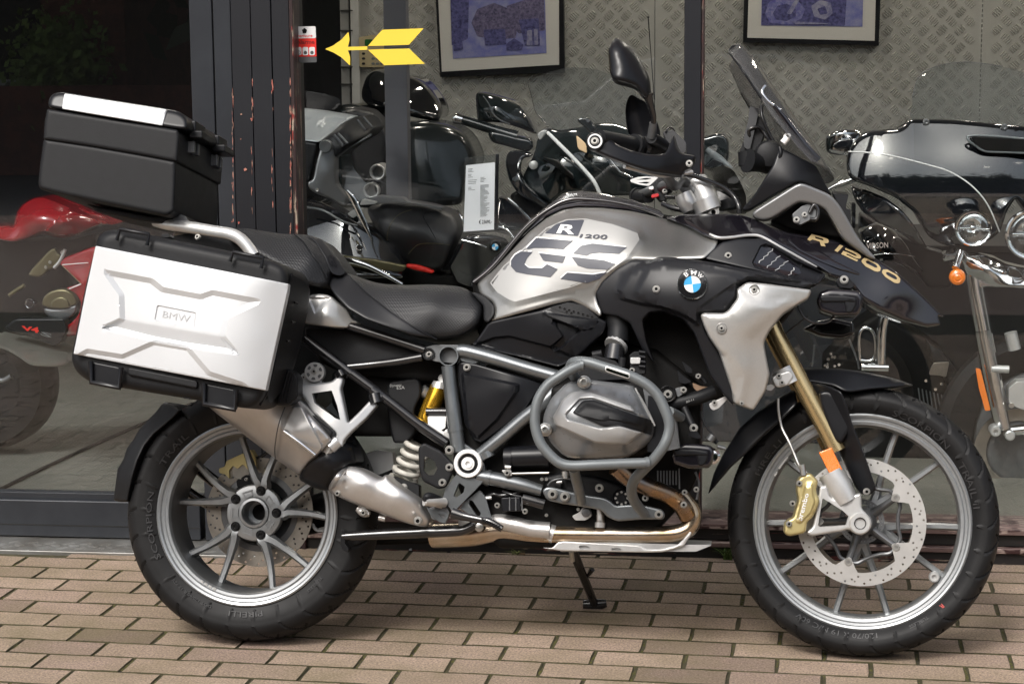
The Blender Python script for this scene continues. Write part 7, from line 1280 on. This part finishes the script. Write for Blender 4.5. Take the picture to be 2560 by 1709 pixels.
c.dc('oil_cap', 'D1', 290, 1250, -.60, [(-.03, .017), (.0, .017), (.002, .015), (.0, .012), (.0, 0)], K['chrome'], n=24); c.dc('oil_cap_core', 'D1', 290, 1252, -.598, [(0, .0125), (.003, .011), (.003, 0)], K['plastic2'], n=20)
c.sk('peg_bracket', 'D1', [(270, 975), (330, 890), (450, 765), (500, 715), (545, 705), (560, 760), (600, 770), (560, 880), (520, 900), (480, 915), (400, 990), (330, 985)], -.60, OLV, depth=.02, rr=5, e=.005, res=8); c.dc('bracket_bolt', 'D1', 618, 752, -.60, [(0, .009), (.004, .008), (.003, 0)], K['bolt'], n=16); c.dc('bracket_bolt', 'D1', 490, 845, -.595, [(0, .006), (.003, .005), (.003, 0)], K['bolt'], n=14); c.dc('bracket_bolt', 'D1', 450, 893, -.595, [(0, .006), (.003, .005), (.003, 0)], K['bolt'], n=14)
c.tb('lever', 'D1', [(90, 1170, -.62), (160, 1120, -.62), (240, 1070, -.62)], .007, OLV); c.tb('frame_tube', 'D1', [(640, 720, -.60), (590, 830, -.60), (530, 900, -.60)], .006, K['castsilver'])
c.sk('engine_mass', 'D1', [(-60, 560), (150, 640), (420, 600), (700, 620), (940, 560), (940, 700), (600, 800), (720, 1060), (800, 1250), (760, 1400), (600, 1490), (420, 1568), (-60, 1568)], -.68, K['void'], depth=.12, rr=10, e=.02, res=20)
c.sk('belly_panel', 'D7', [(30, 48), (100, -10), (420, -10), (440, 60), (400, 150), (350, 168), (200, 110), (60, 68)], -.56, K['plastic2'], depth=.04, rr=5, e=.006, res=14)
ptext('lettering', FF, 'D7', 'V4', [(140, 36), (255, 48), (252, 86), (146, 64)], -.558, RED, rd, bold=.04); ptext('lettering', FF, 'D7', 'S', [(270, 72), (340, 92), (334, 118), (262, 96)], -.558, K['bar'], rd, bold=.02)
c.sk('silencer', 'D7', [(-40, 90), (0, 100), (30, 62), (70, 72), (250, 130), (440, 188), (466, 228), (440, 292), (350, 306), (200, 297), (120, 240), (40, 195), (-40, 170)], [(-40, 120, -.55), (200, 200, -.50), (440, 240, -.53)], M('satin titanium silencer', (.30, .30, .26), .4, .7), depth=.08, rr=12, e=.03, res=10, fil=14)
c.dc('tyre', 'D7', -60, 390, -.78, [(-.09, .14), (-.08, .21), (-.03, .235), (.03, .235), (.08, .21), (.09, .14)], K['rubber'], closed=True, n=64); c.dc('wheel_disc', 'D7', -60, 390, -.72, [(0, .15), (.01, .14), (.01, 0)], K['plastic'], n=40)
c.tb('exhaust_link', 'D7', [(-40, 380, -.66), (20, 395, -.66), (75, 365, -.66)], .01, K['hubgrey'])
fc = sweep('floor_cable', [FF.L(x, y, v) for x, y, v in ((-20, 1232, -.45), (60, 1188, -.62), (160, 1143, -.8), (260, 1098, -1.0), (350, 1062, -1.2))], .008, K['plastic'], None, curved=True); fc.matrix_world = FF.mat(); tag(fc, 'black cable lying across the tread plate floor', 'cable')
pts = [];
for x, y in ((-20, 1232), (90, 1178), (200, 1127), (300, 1083), (400, 1040), (480, 1008)):
    d = CR*(x-1280)/FPX-CU*(y-854.5)/FPX+CF; P = CO+d*((.104-CO[2])/d[2]); rel = P-FF.b; pts.append((rel@FF.u, -(rel@FF.v), rel@FF.w))
bpy.data.objects.remove(fc); fc = sweep('floor_cable', pts, .006, K['plastic'], None, curved=True); fc.matrix_world = FF.mat(); tag(fc, 'black cable lying across the tread plate floor', 'cable')
# ---------------------------------------------------------------- motorcycle with the grey luggage case
gc = empty('luggage_motorcycle', FF, 'black motorcycle with an aluminium case on a grey bracket, right of the boarded pillar', 'motorcycle', 'motorcycles in the shop window'); c = Ctx(gc, FF)
GL = M('grey aluminium case', (.34, .36, .37), .4, .5); LT = M('black leather', (.022, .022, .024), .42, noise=(9, .2, None, .06), bump=('noise', 500, .15, .0005))
c.sk('luggage_case', 'D2', [(-40, 66), (30, 74), (300, 104), (640, 160), (520, 215), (380, 328), (268, 415), (160, 400), (-40, 380)], [(0, 75, -1.0), (640, 160, -1.0), (268, 415, -.82), (-40, 380, -.82)], GL, depth=.04, rr=6, e=.008, res=10, emboss=[(tg('D2', [(60, 190), (120, 170), (190, 186), (130, 225)]), -.004, 3), (tg('D2', [(250, 262), (330, 200), (520, 190), (470, 230), (380, 320)]), -.006, 4)])
c.sk('case_shell', 'D2', [(268, 415), (380, 325), (520, 215), (640, 160), (700, 165), (745, 200), (772, 250), (800, 270), (760, 340), (560, 460), (440, 560), (400, 570), (380, 470), (300, 470)], [(268, 415, -.82), (640, 160, -1.0), (440, 560, -.80), (560, 300, -.84)], K['plastic'], depth=.2, rr=10, e=.02, res=10)
c.sk('case_shell', 'D2', [(-40, 375), (50, 372), (265, 415), (230, 600), (190, 800), (100, 830), (-40, 780)], -.83, K['plastic'], depth=.1, rr=10, e=.02, res=14)
for P in ([(640, 195), (720, 300), (780, 262), (700, 170)], [(410, 340), (500, 450), (540, 425), (450, 330)]): c.tb('case_hinge', 'D2', [(x, y, -.80) for x, y in P], .005, K['hubgrey'], curved=False)
c.tb('case_rod', 'D2', [(440, 560, -.82), (560, 470, -.84), (690, 395, -.86), (775, 340, -.88)], .004, K['hubgrey'])
c.sk('case_bracket', 'D2', [(290, 440), (300, 410), (335, 396), (385, 420), (432, 545), (432, 800), (460, 860), (505, 905), (545, 960), (530, 1035), (490, 1035), (330, 950), (250, 925), (165, 870), (152, 800), (208, 785), (240, 610)], [(290, 440, -.78), (430, 700, -.80), (250, 700, -.76), (520, 1030, -.82), (340, 700, -.765)], M('grey cast bracket', (.20, .205, .21), .4, .6), depth=.04, rr=6, e=.01, res=9, fil=12)
c.dc('bracket_pivot', 'D2', 328, 455, -.75, [(-.02, .0215), (0, .0215), (.004, .019), (.004, .008), (.002, 0)], K['frame'], n=28)
for x, y in ((178, 838), (246, 880)): c.dc('bracket_bolt', 'D2', x, y, -.752, [(0, .006), (.003, .005), (.001, 0)], K['bolt'], n=14)
c.sk('rear_body', 'D2', [(-20, 930), (80, 945), (300, 1000), (420, 1060), (620, 1190), (700, 1240), (860, 1300), (960, 1380), (1060, 1500), (1120, 1620), (1100, 1750), (500, 1750), (-20, 1600)], [(0, 950, -.86), (500, 1200, -.74), (1060, 1500, -.78), (300, 1600, -.70), (900, 1600, -.72)], PB, depth=.1, rr=10, e=.02, res=12)
c.tb('chrome_blade', 'D2', [(535, 890, -.68), (590, 960, -.68), (650, 1080, -.68), (720, 1230, -.68), (780, 1370, -.68)], [.006, .010, .010, .008, .001], K['chrome'], flat=.4)
c.tb('body_trim', 'D2', [(120, 1050, -.76), (300, 1080, -.72), (500, 1190, -.70), (640, 1230, -.70)], .004, K['hubgrey']); c.dc('key_lock', 'D2', 662, 1445, -.69, [(-.01, .011), (.002, .011), (.003, .008), (.002, 0)], K['chrome'], n=20)
c.pl('silver_bracket', 'D2', [(540, 1115), (600, 1075), (655, 1105), (600, 1160)], -.72, -.74, K['castsilver']); c.pl('tail_fitting', 'D2', [(690, 970), (825, 1000), (815, 1022), (660, 1030)], -.74, -.77, K['castsilver'])
c.sk('seat', 'A2', [(560, 1365), (620, 1335), (700, 1318), (820, 1320), (980, 1345), (1080, 1375), (1145, 1402), (1172, 1470), (1165, 1530), (1130, 1610), (1100, 1680), (1070, 1760), (950, 1790), (820, 1740), (700, 1600), (600, 1450)], [(560, 1365, -.88), (820, 1325, -.86), (1160, 1420, -.86), (850, 1500, -.76), (1080, 1600, -.78), (900, 1750, -.84), (660, 1400, -.80)], LT, depth=.12, rr=14, e=.03, res=12, fil=20, label='black leather seat with pale stitching')
SV = SK['seat']; sp_ = lambda P: [(x, y, float(SV(np.array(tg('A2', [(x, y)])))[0])+.001) for x, y in P]
c.tb('stitching', 'A2', sp_([(860, 1370), (780, 1400), (720, 1470), (700, 1560), (720, 1650), (770, 1730)]), .0010, OLV, sides=6); c.tb('stitching', 'A2', sp_([(1060, 1380), (960, 1385), (940, 1420), (980, 1490), (1020, 1560)]), .0016, K['plastic2'], sides=6); c.tb('stitching', 'A2', sp_([(1110, 1600), (1000, 1590), (900, 1600), (840, 1660)]), .0012, OLV, sides=6)
c.pl('seat_frame', 'A2', [(560, 1300), (640, 1280), (800, 1295), (830, 1320), (1060, 1355), (1060, 1375), (820, 1322), (600, 1330)], -.80, -.86, K['hubgrey'])
c.sk('front_part', 'B2', [(1100, 440), (1180, 280), (1210, 235), (1380, 225), (1480, 250), (1510, 300), (1420, 380), (1250, 580), (1150, 545)], [(1150, 440, -.80), (1300, 300, -.72), (1480, 280, -.76), (1250, 560, -.8)], PB, depth=.1, rr=10, e=.02, res=10)
c.tb('chrome_trim', 'B2', [(1160, 70, -.74), (1190, 120, -.72), (1200, 170, -.72)], .004, K['chrome']); c.tb('chrome_trim', 'B2', [(1410, 170, -.74), (1480, 190, -.72), (1530, 250, -.71)], .005, K['chrome']); c.tb('chrome_trim', 'B2', [(1190, 260, -.70), (1300, 290, -.69), (1350, 310, -.69)], .003, K['chrome'])
roundel(FF, 'B2', 1407, 304, -.68, .0195, gc, letters=False)
c.tb('chrome_tube', 'B2', [(380, 385, -.62), (500, 405, -.62), (620, 450, -.62), (800, 550, -.62)], [.010, .010, .009, .006], K['chrome']); c.sk('side_strip', 'B2', [(380, 360), (600, 385), (830, 430), (800, 470), (600, 455), (400, 420)], -.66, OLV, depth=.02, rr=4, e=.004, res=10)
c.sk('red_trim', 'B2', [(820, 418), (900, 425), (1005, 462), (1000, 482), (900, 462), (825, 440)], -.72, RED, depth=.02, rr=4, e=.006, res=8); c.sk('lower_body', 'B2', [(560, 430), (820, 420), (1000, 480), (1200, 480), (1300, 600), (1250, 760), (900, 700), (560, 600)], -.85, K['void'], depth=.1, rr=8, e=.02, res=20)
# motorcycle with tall backrests behind it
bk = empty('backrest_motorcycle', FF, 'black touring motorcycle with two padded backrests behind the grey reflection bar', 'motorcycle', 'motorcycles in the shop window'); c = Ctx(bk, FF)
c.sk('backrest', 'A2', [(530, 610), (550, 530), (580, 478), (640, 450), (720, 452), (830, 480), (940, 525), (1000, 590), (1050, 665), (1072, 722), (1055, 770), (1020, 790), (900, 775), (720, 730), (600, 705), (540, 660)], [(530, 610, -2.0), (700, 460, -2.0), (1060, 730, -1.95), (800, 620, -1.86), (650, 560, -1.9)], PB, depth=.15, rr=14, e=.05, res=12, fil=20)
c.sk('touring_trunk', 'A2', [(385, 700), (420, 680), (520, 678), (640, 720), (720, 800), (1000, 790), (1120, 815), (1200, 860), (1250, 920), (1285, 1000), (1295, 1060), (1230, 1200), (1200, 1340), (800, 1360), (380, 1360), (370, 1000)], [(385, 700, -1.9), (800, 900, -1.7), (1290, 1050, -1.8), (600, 1200, -1.7), (1100, 900, -1.75), (1000, 1200, -1.68)], M('dark teal black paint', (.010, .014, .015), .2, coat=.6), depth=.2, rr=16, e=.06, res=16, fil=24)
c.sk('rider_backrest', 'A2', [(420, 720), (500, 700), (600, 720), (680, 800), (720, 900), (700, 1100), (560, 1200), (480, 1100), (430, 900)], -1.62, LT, depth=.1, rr=14, e=.05, res=14)
for x, y in ((637, 1125), (598, 1245)): c.dc('exhaust_end', 'A2', x, y, -1.5, [(-.1, .030), (0, .030), (.003, .027), (.0, .022), (-.05, .021), (-.05, 0)], K['castsilver'], n=28)
c.tb('exhaust_end_pipe', 'A2', [(650, 1160, -1.55), (680, 1280, -1.55)], .028, K['plastic2'])
# motorcycle in the middle: mirrors, screens, fairing
fm_ = empty('fairing_motorcycle', FF, 'black motorcycle with large dark mirror and white pinstriped fairing right of the price card', 'motorcycle', 'motorcycles in the shop window'); c = Ctx(fm_, FF)
DG = M('dark green black gloss', (.010, .014, .015), .08, coat=1)
c.sk('mirror', 'D3', [(388, 150), (420, 128), (520, 145), (700, 190), (820, 230), (900, 285), (960, 380), (1010, 470), (1050, 560), (1060, 600), (980, 570), (850, 520), (700, 475), (560, 460), (430, 478), (408, 440), (395, 300)], [(390, 150, -1.0), (430, 470, -.98), (600, 300, -.93), (850, 400, -.95), (1050, 590, -1.0), (800, 230, -.99)], DG, depth=.05, rr=12, e=.03, res=9, fil=14)
c.tb('mirror_edge', 'D3', [(470, 175, -.925), (530, 260, -.925), (580, 370, -.925), (660, 440, -.925), (760, 480, -.93)], .0022, K['hubgrey'])
c.tb('handlebar_grip', 'D3', [(240, 435, -.95), (420, 490, -.95), (640, 560, -.95), (840, 620, -.95)], [.016, .0165, .017, .02], DG); c.tb('grip_end', 'D3', [(150, 410, -.95), (175, 418, -.95), (245, 437, -.95)], [.016, .019, .017], K['chrome'])
c.sk('switch_cluster', 'D3', [(520, 575), (560, 545), (660, 560), (850, 610), (1000, 640), (1030, 720), (960, 790), (850, 760), (700, 715), (590, 690), (540, 640)], -.93, DG, depth=.06, rr=10, e=.02, res=10)
c.sk('left_cowl', 'D3', [(712, 920), (722, 830), (750, 780), (800, 772), (900, 785), (1000, 805), (990, 840), (900, 850), (860, 950), (880, 1060), (960, 1180), (1100, 1290), (1220, 1390), (1180, 1420), (1000, 1330), (850, 1240), (760, 1110)], [(712, 920, -.84), (800, 772, -.84), (860, 1050, -.78), (1200, 1400, -.80)], PB, depth=.05, rr=8, e=.012, res=9, fil=12)
c.sk('fairing', 'D3', [(1040, 610), (1110, 545), (1200, 520), (1300, 548), (1540, 510), (1700, 468), (1900, 468), (2050, 520), (2178, 590), (2400, 700), (2500, 1000), (2300, 1250), (1900, 1260), (1740, 1240), (1690, 1120), (1600, 1020), (1400, 830), (1180, 570), (1130, 640)], [(1040, 610, -.95), (1300, 560, -.92), (1900, 468, -.95), (2300, 800, -.86), (1800, 900, -.78), (1500, 700, -.84), (1740, 1230, -.84)], DG, depth=.06, rr=8, e=.015, res=12)
c.sk('screen_lower', 'D3', [(1060, 640), (1170, 570), (1400, 830), (1600, 1020), (1690, 1120), (1745, 1240), (1500, 1215), (1350, 1225), (1200, 1340), (960, 1180), (900, 1050), (1000, 860), (1040, 760)], [(1060, 640, -.9), (1170, 570, -.9), (1745, 1240, -.82), (1200, 1340, -.82), (1300, 900, -.80)], DG, depth=.03, rr=6, e=.008, res=10)
c.tb('pinstripe', 'D3', [(1168, 568, -.775), (1290, 690, -.765), (1450, 850, -.76), (1600, 1010, -.76), (1680, 1110, -.76), (1740, 1235, -.77)], [.005, .0062, .0062, .0062, .0062, .0062], K['white']); c.tb('pinstripe', 'D3', [(1215, 595, -.77), (1350, 735, -.765), (1500, 895, -.76), (1620, 1035, -.76)], .0018, K['white'])
c.sk('warm_reflection', 'D3', [(1482, 598), (1590, 695), (1604, 806), (1500, 752)], -.765, M('warm reflection colour', (.85, .60, .36), .2, coat=1), depth=.01, rr=4, e=.003, res=7)  # warm reflection on the fairing painted as an amber patch
c.sk('winglet', 'D3', [(1050, 590), (1120, 545), (1180, 545), (1110, 640), (1085, 660)], -.80, K['decal_light'], depth=.01, rr=3, e=.003, res=8)
c.sk('far_mirror', 'D3', [(1100, 840), (1180, 860), (1270, 880), (1330, 940), (1400, 1000), (1455, 1050), (1445, 1105), (1360, 1080), (1250, 1030), (1160, 930)], [(1100, 840, -.80), (1450, 1080, -.76), (1270, 950, -.74)], K['plastic2'], depth=.04, rr=8, e=.012, res=8); c.dc('round_lamp', 'D3', 1015, 928, -.79, [(-.02, .014), (0, .014), (.003, .01), (.004, 0)], K['decal_light'], n=24)
c.sk('tank_top', 'D3', [(640, 1262), (720, 1270), (800, 1330), (1000, 1470), (1080, 1568), (900, 1640), (600, 1640), (620, 1400)], [(640, 1262, -.86), (1080, 1568, -.84), (700, 1500, -.78)], PB, depth=.1, rr=8, e=.02, res=12); c.tb('tank_trim', 'D3', [(740, 1290, -.79), (850, 1380, -.785), (1000, 1540, -.79)], .005, K['chrome'])
c.sk('inner_cowl', 'D3', [(930, 1150), (1150, 1130), (1280, 1290), (1200, 1400), (1100, 1568), (800, 1400), (760, 1250)], -.9, K['void'], depth=.05, rr=8, e=.02, res=16)
c.sk('screen_bracket', 'D3', [(1495, 450), (1500, 415), (1560, 408), (1620, 415), (1650, 450), (1700, 540), (1640, 590), (1560, 500)], -.74, DG, depth=.03, rr=5, e=.006, res=8); c.dc('bracket_screw', 'D3', 1615, 445, -.735, [(0, .006), (.003, .005), (.003, 0)], K['chrome'], n=14); c.dc('bracket_screw', 'D3', 2003, 967, -.70, [(0, .0068), (.004, .006), (.004, 0)], K['chrome'], n=14)
c.tb('chrome_rod', 'D3', [(1810, 820, -.72), (1960, 1000, -.71), (2100, 1065, -.71)], .0032, K['chrome'], curved=False)
c.sk('clear_screen', 'D3', [(960, 30), (1100, -60), (1400, -140), (1700, -120), (2000, 0), (2178, 180), (2400, 500), (2300, 720), (1900, 640), (1500, 560), (1180, 530), (1040, 345)], [(960, 30, -1.1), (1700, -120, -1.15), (2300, 600, -1.0), (1180, 530, -.95)], K['clearscreen'], depth=.004, rr=0, e=0, res=20, fil=20); c.tb('screen_edge', 'D3', [(1180, 520, -.94), (1110, 420, -.98), (1040, 345, -1.0), (990, 160, -1.04), (960, 30, -1.07), (1000, -40, -1.1)], .0012, K['plastic2'], sides=6)
c.tb('antenna', 'A3', [(768, 150, -1.2), (790, 450, -1.2), (822, 870, -1.2)], [.0022, .0014, .0016], K['plastic2'], sides=6); c.tb('antenna_tip', 'A3', [(767, 146, -1.2), (770, 158, -1.2)], .004, K['plastic2'], curved=False)
# dark fairing seen between post and windscreen
sm = empty('scooter', FF, 'dark faired motorcycle glimpsed between the narrow post and the navigation unit', 'motorcycle', 'motorcycles in the shop window'); c = Ctx(sm, FF)
c.sk('mirror', 'A4', [(-60, 900), (10, 888), (90, 866), (140, 878), (165, 920), (168, 1010), (150, 1080), (120, 1130), (60, 1120), (-60, 1090)], -.95, DG, depth=.06, rr=10, e=.03, res=9); c.sk('fairing', 'A4', [(-120, 1120), (-40, 1080), (60, 1100), (120, 1080), (190, 1110), (240, 1190), (275, 1280), (280, 1400), (-60, 1400)], [(-100, 1120, -1.0), (100, 1200, -.88), (270, 1300, -.95)], DG, depth=.06, rr=10, e=.02, res=12)
c.tb('fairing_strut', 'A4', [(15, 975, -.87), (100, 1040, -.87), (180, 1110, -.86)], [.008, .013, .008], K['bar'], flat=.5); c.pl('cowl_block', 'A4', [(0, 1100), (60, 1040), (130, 1070), (130, 1130), (20, 1130)], -.84, -.88, K['plastic2'])
